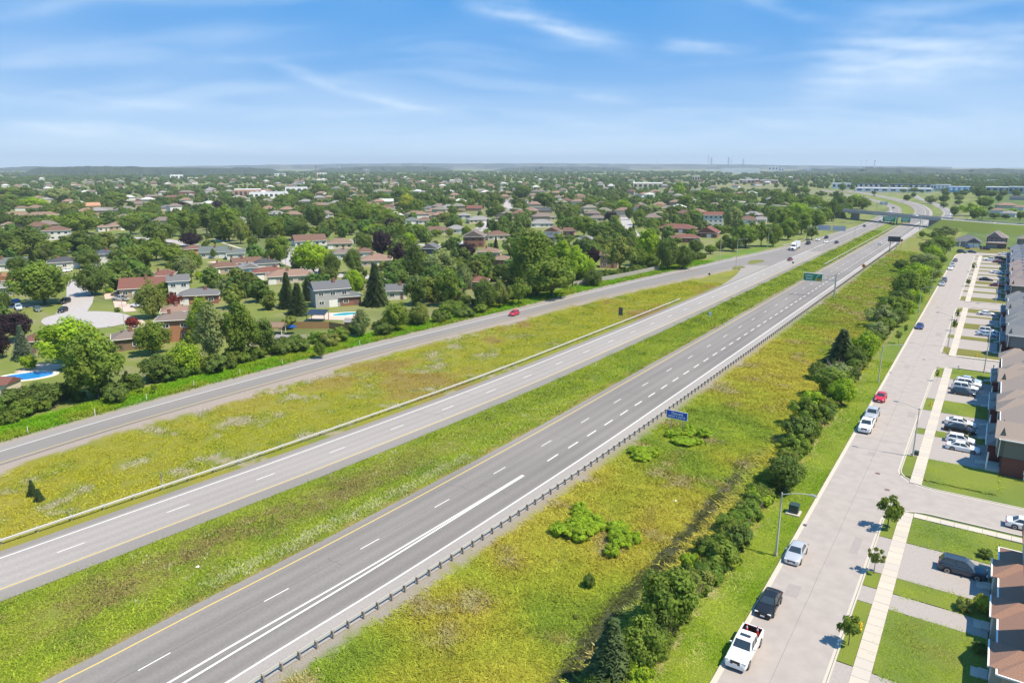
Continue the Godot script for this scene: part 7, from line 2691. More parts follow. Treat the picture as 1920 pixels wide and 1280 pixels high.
# ------------------------------------------------------------------ where things stand
# x, z, height, crown radius, kind, label
const TREES := [
	[-254.8, -103.7, 13.0, 9.5, 0, "tall mid-green leafy tree right of the orange-roofed house"],
	[-258.5, -120.3, 10.2, 5.6, 1, "dark green leafy tree below the white two-storey house with the navy roof, first from left"],
	[-331.7, -154.3, 7.9, 5.6, 1, "dark green leafy tree left of the white two-storey house with the navy roof"],
	[-204.3, -111.4, 10.4, 4.5, 9, "olive-green leafy tree below the red-brown roofed house with the beige gable"],
	[-234.2, -132.8, 5.5, 3.0, 0, "small mid-green leafy tree left of the white house with the brick chimney"],
	[-212.1, -122.4, 5.5, 2.9, 5, "small red-leaved maple below the white house with the brick chimney"],
	[-200.9, -102.7, 2.1, 1.6, 5, "low red-leaved shrub above the grey-brown roofed bungalow beside the cul-de-sac, first from left"],
	[-270.2, -163.2, 8.1, 4.6, 3, "pale grey-green leafy tree left of the brown hip-roofed house with the blue umbrella"],
	[-291.4, -180.8, 5.9, 3.2, 0, "small mid-green leafy tree below the teal-roofed white house, first from left"],
	[-372.6, -229.3, 7.4, 6.3, 4, "dark purple-leaved tree below the park lawn"],
	[-341.9, -136.6, 10.3, 3.2, 6, "dark conifer right of the green-grey roofed house at the left edge"],
	[-334.6, -128.0, 7.7, 4.1, 1, "dark green leafy tree below the green-grey roofed house at the left edge"],
	[-413.6, -162.2, 13.2, 10.9, 1, "tall dark green leafy tree left of the brown-roofed white two-storey house, first from left"],
	[-407.2, -151.8, 12.8, 6.6, 1, "tall dark green leafy tree above the green-grey roofed house at the left edge"],
	[-389.2, -178.1, 11.8, 8.9, 1, "tall dark green leafy tree below the brown-roofed white two-storey house"],
	[-386.1, -165.9, 8.2, 6.0, 0, "mid-green leafy tree above the dark-roofed house with the carport"],
	[-401.5, -198.6, 9.0, 8.3, 9, "olive-green leafy tree above the white two-storey house with the navy roof"],
	[-316.7, -162.3, 9.0, 6.4, 1, "dark green leafy tree right of the white two-storey house with the navy roof"],
	[-313.2, -167.0, 10.0, 5.9, 0, "mid-green leafy tree below the olive-roofed house, first from left"],
	[-287.6, -144.7, 7.7, 3.7, 1, "dark green leafy tree below the white two-storey house with the navy roof, second from left"],
	[-265.5, -134.7, 5.5, 3.2, 4, "small dark purple-leaved tree left of the red-brown roofed house with the beige gable"],
	[-309.2, -180.2, 8.4, 6.0, 0, "mid-green leafy tree right of the olive-roofed house"],
	[-330.9, -185.2, 9.8, 6.3, 0, "mid-green leafy tree below the olive-roofed house, second from left"],
	[-554.5, -222.2, 11.3, 11.4, 1, "tall dark green leafy tree left of the brown-roofed white two-storey house, second from left"],
	[-499.6, -230.4, 13.8, 11.8, 0, "tall mid-green leafy tree right of the brown-roofed white two-storey house"],
	[-615.4, -263.4, 6.7, 7.8, 2, "bright green leafy tree above the brown-roofed white two-storey house"],
	[-397.6, -226.0, 13.2, 9.5, 1, "tall dark green leafy tree left of the park lawn"],
	[-428.8, -261.1, 17.1, 8.5, 0, "very tall mid-green leafy tree above the park lawn"],
	[-425.5, -274.0, 19.1, 8.2, 1, "very tall dark green leafy tree right of the park lawn"],
	[-377.4, -257.3, 19.8, 9.5, 0, "very tall mid-green leafy tree above the teal-roofed white house"],
	[-361.0, -253.4, 13.7, 5.0, 9, "tall olive-green leafy tree above the teal-roofed white house"],
	[-334.8, -241.8, 6.8, 2.9, 1, "dark green leafy tree above the long brown-roofed bungalow"],
	[-395.7, -287.6, 16.0, 5.1, 1, "very tall dark green leafy tree left of the park path"],
	[-915.3, -402.0, 18.5, 17.9, 3, "very tall pale grey-green leafy tree left of the salmon house under construction"],
	[-1099.2, -425.9, 16.5, 16.0, 0, "very tall mid-green leafy tree left of the salmon house under construction"],
	[-1040.5, -421.1, 17.6, 15.4, 1, "very tall dark green leafy tree left of the salmon house under construction"],
	[-890.8, -341.4, 13.4, 12.2, 0, "tall mid-green leafy tree left of the salmon house under construction, first from left"],
	[-814.4, -336.7, 12.6, 13.5, 2, "tall bright green leafy tree left of the salmon house under construction"],
	[-684.9, -307.0, 12.1, 10.6, 9, "tall olive-green leafy tree left of the salmon house under construction"],
	[-732.2, -339.4, 11.9, 6.4, 0, "tall mid-green leafy tree left of the salmon house under construction, second from left"],
	[-878.6, -451.1, 11.7, 14.3, 0, "tall mid-green leafy tree below the salmon house"],
	[-992.4, -473.8, 11.9, 10.5, 1, "tall dark green leafy tree above the salmon house under construction"],
	[-687.8, -420.5, 8.0, 7.4, 4, "dark purple-leaved tree right of the slate hip-roofed house, first from left"],
	[-658.2, -440.0, 9.3, 6.1, 4, "dark purple-leaved tree right of the slate hip-roofed house, second from left"],
	[-643.9, -451.6, 13.9, 10.8, 1, "tall dark green leafy tree right of the slate hip-roofed house"],
	[-680.0, -351.5, 7.9, 6.2, 1, "dark green leafy tree above the tan hip-roofed pair"],
	[-627.2, -354.7, 10.6, 6.0, 0, "mid-green leafy tree below the slate hip-roofed house"],
	[-543.5, -298.1, 9.5, 11.7, 0, "mid-green leafy tree right of the tan hip-roofed pair"],
	[-470.8, -248.5, 12.9, 7.8, 0, "tall mid-green leafy tree right of the tan hip-roofed pair"],
	[-258.1, -166.5, 4.8, 2.9, 0, "small mid-green leafy tree below the brown hip-roofed house with the blue umbrella"],
	[-260.5, -162.3, 3.5, 1.6, 2, "small bright green shrub left of the brown hip-roofed house with the blue umbrella"],
	[-218.0, -145.6, 6.7, 3.7, 3, "pale grey-green leafy tree right of the grey-roofed house behind the red maple"],
	[-209.7, -148.1, 7.6, 3.6, 1, "dark green leafy tree left of the pinkish-roofed bungalow"],
	[-251.0, -90.7, 6.3, 2.3, 1, "small dark green leafy tree below the orange-roofed house"],
	[-259.0, -126.5, 1.9, 1.4, 2, "low bright green shrub left of the red-brown roofed house with the beige gable"],
	[-222.0, -109.8, 1.5, 0.9, 1, "low dark green shrub right of the cul-de-sac"],
	[-395.4, -213.1, 4.4, 4.5, 0, "small mid-green leafy tree above the olive-roofed house"],
	[-336.5, -214.8, 6.2, 2.1, 1, "small dark green leafy tree above the teal-roofed white house"],
	[-313.5, -204.1, 5.2, 1.3, 0, "small mid-green leafy tree below the teal-roofed white house, second from left"],
	[-530.0, -255.7, 8.4, 5.7, 0, "mid-green leafy tree left of the tan hip-roofed pair"],
	[-609.3, -228.8, 10.7, 4.4, 1, "dark green leafy tree left of the brown-roofed white two-storey house"],
	[-483.8, -287.1, 11.2, 5.7, 0, "tall mid-green leafy tree above the park lawn"],
	[-457.8, -304.6, 13.0, 5.2, 0, "tall mid-green leafy tree right of the park lawn"],
	[-337.0, -182.7, 5.7, 2.9, 9, "small olive-green leafy tree below the olive-roofed house"],
	[-318.8, -189.4, 5.0, 3.5, 1, "small dark green leafy tree right of the olive-roofed house"],
	[-163.5, -162.8, 14.0, 5.0, 6, "tall dark conifer left of the grey house with the white sunroom"],
	[-184.1, -173.2, 8.9, 3.5, 2, "bright green leafy tree above the grey house with the kidney pool"],
	[-187.3, -197.7, 4.7, 2.4, 2, "small bright green leafy tree above the grey house with the white sunroom"],
	[-152.6, -169.9, 9.3, 4.3, 1, "dark green leafy tree right of the grey house with the white sunroom"],
	[-189.9, -211.2, 14.5, 4.0, 1, "tall dark green leafy tree right of the wide tan hip roof"],
	[-174.8, -208.8, 12.7, 6.9, 3, "tall pale grey-green leafy tree left of the red-roofed brick house , first from left"],
	[-143.6, -174.6, 11.6, 4.1, 0, "tall mid-green leafy tree left of the red-roofed brick house"],
	[-152.1, -194.7, 11.2, 3.0, 3, "tall pale grey-green leafy tree left of the red-roofed brick house , second from left"],
	[-175.7, -234.0, 8.5, 4.9, 1, "dark green leafy tree above the red-roofed brick house"],
	[-205.2, -264.0, 9.0, 4.7, 4, "dark purple-leaved tree below the red-brick gabled house"],
	[-217.4, -306.1, 8.0, 2.1, 6, "dark conifer right of the red-brick gabled house"],
	[-209.9, -224.2, 12.2, 4.3, 4, "tall dark purple-leaved tree right of the wide tan hip roof"],
	[-251.8, -256.9, 12.1, 5.3, 4, "tall dark purple-leaved tree above the wide tan hip roof"],
	[-276.9, -266.8, 10.1, 4.6, 1, "dark green leafy tree above the wide tan hip roof"],
	[-283.7, -305.1, 12.2, 3.5, 0, "tall mid-green leafy tree left of the navy gabled house"],
	[-266.3, -292.7, 8.0, 4.4, 2, "bright green leafy tree left of the navy gabled house"],
	[-232.7, -196.5, 13.4, 8.0, 2, "tall bright green leafy tree above the pinkish-roofed bungalow"],
	[-219.3, -195.2, 9.9, 3.5, 1, "dark green leafy tree right of the pinkish-roofed bungalow"],
	[-220.9, -207.3, 10.3, 3.6, 1, "dark green leafy tree left of the wide tan hip roof"],
	[-264.9, -205.0, 13.6, 6.0, 0, "tall mid-green leafy tree right of the long brown-roofed bungalow"],
	[-183.2, -143.6, 11.7, 3.6, 6, "tall dark conifer below the pinkish-roofed bungalow"],
	[-172.2, -138.7, 10.0, 3.8, 6, "dark conifer left of the grey house with the kidney pool, first from left"],
	[-188.7, -156.3, 7.9, 3.3, 6, "dark conifer left of the grey house with the kidney pool, second from left"],
	[-200.0, -145.2, 7.8, 2.0, 0, "mid-green leafy tree left of the pinkish-roofed bungalow"],
	[-133.2, -181.5, 8.6, 3.8, 1, "dark green leafy tree below the red-roofed brick house , first from left"],
	[-131.9, -187.8, 7.9, 3.7, 9, "olive-green leafy tree below the red-roofed brick house"],
	[-158.3, -224.6, 7.0, 4.1, 1, "dark green leafy tree right of the red-roofed brick house"],
	[-404.8, -348.3, 16.4, 8.1, 1, "very tall dark green leafy tree above the park path"],
	[-466.3, -416.1, 11.6, 8.4, 1, "tall dark green leafy tree above the park path, second from left"],
	[-350.3, -284.3, 13.1, 7.6, 1, "tall dark green leafy tree above the park path, first from left"],
	[-375.8, -286.6, 13.5, 7.9, 0, "tall mid-green leafy tree left of the park path, second from left"],
	[-367.8, -270.8, 13.9, 3.6, 1, "tall dark green leafy tree left of the park path"],
	[-490.7, -364.0, 11.0, 6.9, 0, "tall mid-green leafy tree left of the park path, first from left"],
	[-383.1, -351.1, 11.5, 10.7, 0, "tall mid-green leafy tree right of the brown-roofed white gable house"],
	[-390.3, -373.4, 19.6, 12.2, 0, "very tall mid-green leafy tree below the white flat-roofed house"],
	[-430.2, -433.1, 13.0, 12.2, 0, "tall mid-green leafy tree below the white flat-roofed house"],
	[-382.5, -398.9, 10.9, 9.1, 0, "mid-green leafy tree below the white flat-roofed house"],
	[-341.1, -342.8, 6.5, 9.2, 2, "bright green leafy tree below the white flat-roofed house"],
	[-335.1, -350.4, 9.7, 4.0, 4, "dark purple-leaved tree left of the long brown roof by the pale street"],
	[-458.7, -502.1, 17.6, 7.5, 8, "very tall yellow-green tree right of the white flat-roofed house"],
	[-427.7, -480.2, 15.6, 7.1, 0, "very tall mid-green leafy tree right of the white flat-roofed house, second from left"],
	[-535.3, -612.7, 15.3, 8.9, 1, "very tall dark green leafy tree right of the white flat-roofed house"],
	[-616.9, -666.3, 18.5, 12.4, 0, "very tall mid-green leafy tree right of the white flat-roofed house, first from left"],
	[-629.9, -644.6, 14.0, 9.8, 0, "tall mid-green leafy tree above the white flat-roofed house"],
	[-469.0, -569.4, 13.9, 8.8, 1, "tall dark green leafy tree left of the big pale grey hip roof"],
	[-439.1, -561.9, 12.3, 4.6, 0, "tall mid-green leafy tree above the big pale grey hip roof"],
	[-503.9, -667.5, 15.8, 9.2, 0, "very tall mid-green leafy tree above the big pale grey hip roof"],
	[-612.2, -752.2, 13.9, 5.3, 1, "tall dark green leafy tree above the big pale grey hip roof, first from left"],
	[-367.4, -447.4, 7.9, 6.4, 9, "olive-green leafy tree above the long brown roof by the pale street"],
	[-719.0, -900.3, 13.4, 8.4, 1, "tall dark green leafy tree above the big pale grey hip roof, second from left"],
	[-302.4, -406.5, 5.8, 3.3, 1, "small dark green leafy tree below the big pale grey hip roof"],
	[-349.8, -494.8, 11.6, 7.8, 1, "tall dark green leafy tree right of the big pale grey hip roof"],
	[-463.2, -652.8, 12.7, 11.0, 1, "tall dark green leafy tree above the big pale grey hip roof, third from left"],
	[-604.7, -556.1, 17.0, 8.8, 1, "very tall dark green leafy tree left of the white flat-roofed house"],
	[-845.9, -736.9, 17.1, 13.9, 0, "very tall mid-green leafy tree left of the white flat-roofed house"],
	[-657.2, -522.2, 12.7, 13.2, 0, "tall mid-green leafy tree above the park path, first from left"],
	[-659.3, -551.9, 14.6, 9.1, 0, "tall mid-green leafy tree above the park path, second from left"],
	[-552.1, -430.5, 8.2, 3.7, 6, "dark conifer above the park path"],
	[-297.6, -335.9, 8.8, 6.2, 0, "mid-green leafy tree left of the long brown roof by the pale street"],
	[-295.3, -350.0, 4.6, 4.2, 0, "small mid-green leafy tree below the long brown roof by the pale street"],
	[-286.4, -352.3, 5.7, 2.9, 9, "small olive-green leafy tree right of the long brown roof by the pale street"],
	[-279.0, -360.8, 6.3, 3.8, 0, "small mid-green leafy tree above the red-brick gabled house"],
	[-285.1, -414.6, 6.9, 3.7, 0, "mid-green leafy tree right of the big pale grey hip roof"],
	[-784.4, -775.3, 13.2, 6.0, 1, "tall dark green leafy tree left of the white flat-roofed house"],
	[-308.5, -424.5, 6.3, 1.9, 6, "small dark conifer below the big pale grey hip roof"],
	[-301.1, -276.2, 3.7, 2.2, 1, "small dark green shrub right of the brown-roofed white gable house"],
	[-216.2, -221.9, 4.0, 3.2, 9, "small olive-green shrub below the wide tan hip roof"],
	[-279.6, -325.0, 4.7, 1.6, 1, "small dark green leafy tree below the long brown roof by the pale street"],
	[-167.4, -72.2, 10.8, 6.8, 2, "bright green leafy tree right of the house by the blue pool"],
	[-140.1, -63.6, 12.4, 5.5, 0, "tall mid-green leafy tree left of the marker posts"],
	[-184.3, -68.6, 8.4, 2.6, 7, "blue-grey spruce left of the house by the blue pool"],
	[-204.9, -75.5, 8.0, 4.6, 4, "dark purple-leaved tree above the house by the blue pool"],
	[-189.6, -66.3, 8.0, 2.2, 4, "dark purple-leaved tree left of the house by the blue pool"],
	[-173.9, -65.4, 3.4, 1.8, 2, "small bright green shrub above the blue pool"],
	[-163.9, -88.2, 8.1, 4.3, 0, "mid-green leafy tree right of the grey-brown roofed bungalow beside the cul-de-sac"],
	[-196.0, -100.9, 3.0, 1.5, 5, "low red-leaved shrub above the grey-brown roofed bungalow beside the cul-de-sac, second from left"],
	[-142.3, -76.7, 5.6, 3.8, 1, "small dark green leafy tree above the marker posts, second from left"],
	[-141.9, -82.9, 6.7, 3.7, 2, "bright green leafy tree below the orange-brick house"],
	[-144.9, -91.7, 14.5, 3.7, 3, "tall pale grey-green leafy tree right of the orange-brick house"],
	[-140.1, -96.3, 14.9, 3.7, 0, "tall mid-green leafy tree right of the orange-brick house"],
	[-164.4, -98.7, 4.1, 1.8, 0, "small mid-green shrub right of the orange-brick house"],
	[-165.3, -102.2, 11.4, 3.7, 2, "tall bright green leafy tree right of the orange-brick house"],
	[-135.0, -64.1, 3.7, 2.4, 1, "small dark green shrub left of the marker posts"],
	[-141.7, -70.2, 3.9, 1.5, 6, "small dark conifer left of the marker posts"],
	[-137.5, -87.4, 3.9, 2.9, 1, "small dark green shrub below the orange-brick house"],
	[-136.8, -90.9, 2.2, 1.2, 1, "low dark green shrub right of the orange-brick house"],
	[-144.0, -54.9, 4.4, 4.1, 1, "small dark green leafy tree below the blue pool"],
	[-146.6, -51.0, 4.1, 3.2, 1, "small dark green shrub below the blue pool"],
	[-139.2, -47.7, 2.5, 0.9, 1, "low dark green shrub below the blue pool"],
	[-136.4, -70.3, 3.0, 0.7, 1, "small dark green leafy tree above the marker posts, first from left"],
	[-134.0, -71.4, 2.1, 0.7, 0, "low mid-green leafy tree above the marker posts"],
	[-146.6, -59.1, 3.2, 2.4, 1, "small dark green shrub right of the blue pool"],
	[-141.1, -102.6, 9.1, 3.3, 1, "dark green leafy tree left of the kidney pool"],
	[-138.4, -105.9, 3.6, 3.2, 1, "small dark green shrub left of the kidney pool, first from left"],
	[-136.9, -109.8, 3.3, 2.9, 1, "small dark green shrub left of the kidney pool, second from left"],
	[-134.6, -117.6, 3.4, 2.8, 9, "small olive-green shrub below the kidney pool"],
	[-135.4, -121.9, 3.8, 2.2, 0, "small mid-green shrub below the kidney pool"],
	[-135.6, -128.8, 7.5, 2.5, 3, "pale grey-green leafy tree right of the kidney pool"],
	[-131.5, -133.4, 3.6, 2.5, 1, "small dark green shrub right of the kidney pool"],
	[-132.4, -138.9, 8.1, 3.6, 0, "mid-green leafy tree right of the kidney pool"],
	[-132.7, -148.6, 5.8, 3.2, 9, "small olive-green leafy tree below the grey house with the white sunroom"],
	[-130.1, -154.3, 3.1, 2.5, 1, "small dark green shrub below the grey house with the white sunroom"],
	[-129.0, -164.3, 2.8, 3.4, 1, "low dark green shrub left of the red hatchback on the slip road"],
	[-127.7, -171.9, 2.9, 2.2, 0, "low mid-green shrub left of the red hatchback on the slip road, second from left"],
	[-128.0, -182.3, 8.6, 3.6, 9, "olive-green leafy tree left of the slip road hedge"],
	[-129.4, -176.3, 9.2, 3.7, 1, "dark green leafy tree below the red-roofed brick house , second from left"],
	[-158.6, -124.5, 3.8, 2.2, 9, "small olive-green shrub left of the kidney pool"],
	[-127.7, -108.1, 4.2, 1.4, 0, "small mid-green leafy tree below the kidney pool"],
	[-129.8, -158.3, 2.4, 1.2, 0, "low mid-green shrub left of the red hatchback on the slip road, first from left"],
	[-138.0, -177.8, 3.9, 2.6, 1, "small dark green shrub below the red-roofed brick house"],
	[-139.8, -218.0, 22.7, 6.8, 0, "very tall mid-green leafy tree right of the red-roofed brick house"],
	[-155.5, -269.5, 12.7, 7.0, 2, "tall bright green leafy tree above the long grey board fence, first from left"],
	[-123.7, -207.4, 13.6, 9.5, 0, "tall mid-green leafy tree above the slip road hedge"],
	[-125.5, -189.4, 9.1, 3.7, 0, "mid-green leafy tree left of the slip road hedge"],
	[-132.9, -241.0, 11.3, 7.0, 2, "tall bright green leafy tree above the long grey board fence, second from left"],
	[-123.2, -236.8, 5.8, 3.8, 1, "small dark green leafy tree below the long grey board fence"],
	[-128.7, -271.3, 15.2, 7.5, 9, "very tall olive-green leafy tree right of the pink-brick house with the patio"],
	[-128.6, -297.1, 17.7, 5.4, 2, "very tall bright green leafy tree right of the pink-brick house with the patio"],
	[-126.6, -285.4, 9.5, 4.3, 0, "mid-green leafy tree right of the pink-brick house with the patio, first from left"],
	[-120.7, -287.7, 7.4, 3.7, 0, "mid-green leafy tree right of the pink-brick house with the patio, second from left"],
	[-115.7, -291.7, 14.2, 5.2, 1, "tall dark green leafy tree right of the pink-brick house with the patio"],
	[-111.6, -298.4, 9.9, 5.2, 1, "dark green leafy tree left of the tall lamp at the merge"],
	[-148.2, -285.6, 8.1, 3.3, 4, "dark purple-leaved tree left of the pink-brick house with the patio"],
	[-173.4, -323.4, 9.1, 5.8, 1, "dark green leafy tree above the pink-brick house with the patio, first from left"],
	[-179.0, -347.6, 6.8, 3.6, 9, "olive-green leafy tree above the pink-brick house with the patio"],
	[-216.4, -401.4, 13.1, 7.2, 0, "tall mid-green leafy tree right of the small brown-roofed white gable"],
	[-197.0, -387.5, 9.9, 6.0, 1, "dark green leafy tree right of the small brown-roofed white gable"],
	[-195.6, -404.7, 9.7, 5.8, 1, "dark green leafy tree above the pink-brick house with the patio, second from left"],
	[-190.9, -419.9, 8.8, 2.5, 7, "blue-grey spruce left of the big red-brick house with wide roofs"],
	[-255.1, -551.7, 10.7, 3.9, 1, "dark green leafy tree left of the big red-brick house with wide roofs"],
	[-393.6, -641.1, 17.3, 12.4, 1, "very tall dark green leafy tree above the pale grey end house, second from left"],
	[-311.5, -533.8, 15.4, 8.0, 3, "very tall pale grey-green leafy tree above the pale grey end house"],
	[-316.9, -569.2, 10.4, 6.0, 9, "olive-green leafy tree right of the pale grey end house"],
	[-506.4, -769.5, 19.5, 11.8, 1, "very tall dark green leafy tree above the pale grey end house, first from left"],
	[-416.8, -623.3, 13.3, 7.6, 1, "tall dark green leafy tree above the pale grey end house"],
	[-254.6, -518.5, 8.1, 5.8, 4, "dark purple-leaved tree right of the small brown-roofed white gable"],
	[-288.1, -611.1, 13.1, 8.0, 2, "tall bright green leafy tree left of the big red-brick house with wide roofs"],
	[-226.1, -506.3, 11.8, 5.6, 0, "tall mid-green leafy tree left of the big red-brick house with wide roofs"],
	[-245.6, -579.7, 11.0, 11.4, 3, "pale grey-green leafy tree above the big red-brick house with wide roofs"],
	[-190.6, -448.9, 10.5, 5.8, 0, "mid-green leafy tree left of the big red-brick house with wide roofs"],
	[-238.6, -601.4, 10.1, 5.3, 1, "dark green leafy tree above the big red-brick house with wide roofs"],
	[-271.1, -722.5, 14.6, 9.0, 0, "tall mid-green leafy tree above the white three-level house"],
	[-205.1, -569.2, 9.4, 7.0, 0, "mid-green leafy tree left of the white three-level house"],
	[-154.0, -500.7, 16.3, 7.0, 3, "very tall pale grey-green leafy tree right of the white three-level house"],
	[-126.1, -354.8, 7.1, 4.4, 1, "dark green leafy tree below the red-brick wing by the highway wood"],
	[-151.7, -395.9, 3.7, 2.7, 1, "small dark green shrub below the big red-brick house with wide roofs"],
	[-119.7, -358.6, 4.4, 3.1, 0, "small mid-green leafy tree left of the tall lamp at the merge"],
	[-151.1, -463.4, 6.9, 3.5, 0, "mid-green leafy tree right of the red-brick wing by the highway wood"],
	[-113.4, -397.3, 11.6, 7.3, 0, "tall mid-green leafy tree above the tall lamp at the merge"],
	[-107.8, -408.3, 14.0, 5.6, 0, "tall mid-green leafy tree left of the white lorry"],
	[-113.8, -377.3, 7.3, 4.9, 1, "dark green leafy tree above the tall lamp at the merge"],
	[-187.6, -657.8, 11.5, 9.0, 1, "tall dark green leafy tree right of the white three-level house"],
	[-276.8, -886.1, 10.9, 16.3, 0, "mid-green leafy tree above the white three-level house"],
	[-290.6, -839.1, 15.1, 15.7, 0, "very tall mid-green leafy tree above the white three-level house"],
	[-350.5, -908.0, 24.0, 8.7, 2, "very tall bright green leafy tree above the white three-level house"],
	[-135.2, -241.8, 5.2, 3.1, 0, "small mid-green leafy tree left of the long grey board fence"],
	[-120.4, -375.6, 5.6, 2.8, 9, "small olive-green leafy tree left of the tall lamp at the merge"],
	[-129.2, -437.3, 6.4, 4.5, 0, "small mid-green leafy tree right of the red-brick wing by the highway wood"],
	[-130.8, -416.9, 4.7, 2.3, 1, "small dark green leafy tree right of the red-brick wing by the highway wood"],
	[-214.5, -379.3, 3.2, 3.6, 1, "small dark green shrub right of the small brown-roofed white gable"],
	[-280.4, -424.5, 6.5, 4.7, 1, "dark green leafy tree left of the pale grey end house"],
	[-216.5, -368.4, 4.7, 3.2, 0, "small mid-green leafy tree below the small brown-roofed white gable"],
	[-250.5, -444.6, 8.4, 4.2, 0, "mid-green leafy tree right of the small brown-roofed white gable, first from left"],
	[-285.1, -547.1, 6.7, 6.2, 0, "mid-green leafy tree right of the small brown-roofed white gable, second from left"],
	[-318.2, -632.6, 10.2, 7.8, 0, "mid-green leafy tree right of the small brown-roofed white gable, third from left"],
	[-373.1, -705.7, 8.6, 6.6, 0, "mid-green leafy tree right of the pale grey end house"],
	[-102.2, -412.0, 12.5, 5.2, 0, "tall mid-green leafy tree above the white lorry"],
	[-104.4, -454.7, 12.0, 6.1, 0, "tall mid-green leafy tree left of the grey sign backs, second from left"],
	[-105.8, -495.6, 14.6, 7.4, 0, "tall mid-green leafy tree left of the grey sign backs, third from left"],
	[-106.4, -543.1, 14.0, 7.1, 0, "tall mid-green leafy tree above the grey sign backs, third from left"],
	[-133.6, -552.8, 13.6, 9.4, 0, "tall mid-green leafy tree left of the grey sign backs, first from left"],
	[-142.2, -645.2, 13.4, 10.2, 2, "tall bright green leafy tree above the grey sign backs"],
	[-111.4, -596.6, 13.2, 7.2, 0, "tall mid-green leafy tree above the grey sign backs, fourth from left"],
	[-111.6, -628.9, 15.9, 7.0, 1, "very tall dark green leafy tree above the grey sign backs, third from left"],
	[-154.7, -744.3, 15.2, 11.0, 0, "very tall mid-green leafy tree above the grey sign backs, second from left"],
	[-183.9, -776.8, 16.1, 11.7, 0, "very tall mid-green leafy tree above the grey sign backs, first from left"],
	[-188.1, -746.1, 15.7, 8.7, 1, "very tall dark green leafy tree above the grey sign backs, first from left"],
	[-133.7, -782.3, 15.7, 7.3, 1, "very tall dark green leafy tree left of the far highway bend"],
	[-127.7, -813.6, 13.5, 8.9, 0, "tall mid-green leafy tree left of the far highway bend, second from left"],
	[-117.4, -820.6, 12.1, 8.9, 0, "tall mid-green leafy tree left of the far highway bend, third from left"],
	[-212.2, -1097.5, 9.2, 8.5, 1, "dark green leafy tree left of the far highway bend"],
	[-179.5, -1023.5, 11.9, 8.7, 1, "tall dark green leafy tree left of the far highway bend"],
	[-254.7, -1124.5, 15.4, 11.8, 1, "very tall dark green leafy tree above the grey sign backs, second from left"],
	[-252.5, -1183.9, 12.1, 8.2, 0, "tall mid-green leafy tree above the grey sign backs, second from left"],
	[-114.3, -700.6, 6.5, 2.7, 1, "small dark green leafy tree left of the far highway bend"],
	[-237.7, -1408.9, 12.8, 7.2, 0, "tall mid-green leafy tree left of the far highway bend, first from left"],
	[-92.2, -462.3, 8.0, 4.5, 1, "dark green leafy tree below the grey sign backs"],
	[-117.8, -522.0, 9.1, 5.6, 2, "bright green leafy tree left of the grey sign backs"],
	[-244.8, -979.8, 13.6, 9.6, 0, "tall mid-green leafy tree above the grey sign backs, first from left"],
	[-181.1, -902.6, 10.7, 7.8, 0, "mid-green leafy tree above the grey sign backs, first from left"],
	[-139.3, -752.9, 10.2, 6.5, 0, "mid-green leafy tree above the grey sign backs, second from left"],
	[-146.1, -963.3, 9.5, 8.1, 2, "bright green leafy tree left of the far highway bend"],
	[-26.1, -527.8, 8.3, 7.4, 3, "pale grey-green leafy tree left of the grey bungalow at the street end"],
	[-29.0, -505.6, 6.4, 6.2, 1, "small dark green leafy tree left of the grey bungalow at the street end"],
	[-22.9, -442.9, 7.7, 6.7, 0, "mid-green leafy tree left of the grey bungalow at the street end"],
	[-25.6, -412.9, 8.0, 5.1, 1, "dark green leafy tree right of the black message board"],
	[-22.8, -389.9, 7.5, 4.1, 2, "bright green leafy tree above the silver cars at the kerb"],
	[-25.2, -367.0, 6.6, 6.0, 3, "pale grey-green leafy tree above the silver cars at the kerb"],
	[-19.9, -380.5, 4.9, 4.0, 0, "small mid-green leafy tree above the silver cars at the kerb, second from left"],
	[-32.1, -346.4, 5.2, 3.4, 1, "small dark green leafy tree left of the silver cars at the kerb"],
	[-24.0, -314.0, 7.2, 6.1, 2, "bright green leafy tree left of the silver cars at the kerb"],
	[-20.0, -320.3, 5.2, 5.2, 0, "small mid-green leafy tree above the silver cars at the kerb, first from left"],
	[-21.0, -358.9, 4.1, 3.8, 0, "small mid-green shrub above the silver cars at the kerb"],
	[-21.6, -271.7, 9.0, 6.1, 0, "mid-green leafy tree below the silver cars at the kerb"],
	[-19.4, -281.8, 6.1, 4.6, 1, "small dark green leafy tree below the silver cars at the kerb"],
	[-21.0, -247.1, 6.7, 4.1, 1, "dark green leafy tree above the blue car at the kerb"],
	[-19.2, -258.4, 5.6, 3.5, 2, "small bright green leafy tree below the silver cars at the kerb"],
	[-22.3, -232.3, 7.1, 4.6, 0, "mid-green leafy tree left of the blue car at the kerb"],
	[-19.2, -236.0, 5.6, 3.0, 2, "small bright green leafy tree above the blue car at the kerb"],
	[-23.0, -221.1, 6.1, 4.4, 3, "small pale grey-green leafy tree left of the blue car at the kerb, second from left"],
	[-19.8, -222.8, 5.0, 3.3, 1, "small dark green leafy tree left of the blue car at the kerb"],
	[-37.9, -517.9, 4.2, 2.0, 0, "small mid-green shrub right of the black message board"],
	[-25.7, -174.4, 8.4, 4.4, 6, "dark conifer left of the blue car at the kerb"],
	[-21.4, -179.2, 6.2, 3.4, 2, "small bright green leafy tree left of the blue car at the kerb"],
	[-22.6, -172.5, 4.3, 2.5, 1, "small dark green leafy tree above the red sedan at the kerb"],
	[-22.0, -202.9, 4.6, 2.8, 3, "small pale grey-green leafy tree left of the blue car at the kerb, first from left"],
	[-20.6, -212.5, 3.6, 2.2, 0, "small mid-green shrub left of the blue car at the kerb"],
	[-27.9, -158.5, 3.6, 2.2, 1, "small dark green shrub left of the red sedan at the kerb"],
	[-23.7, -158.0, 4.0, 3.2, 3, "small pale grey-green shrub left of the red sedan at the kerb"],
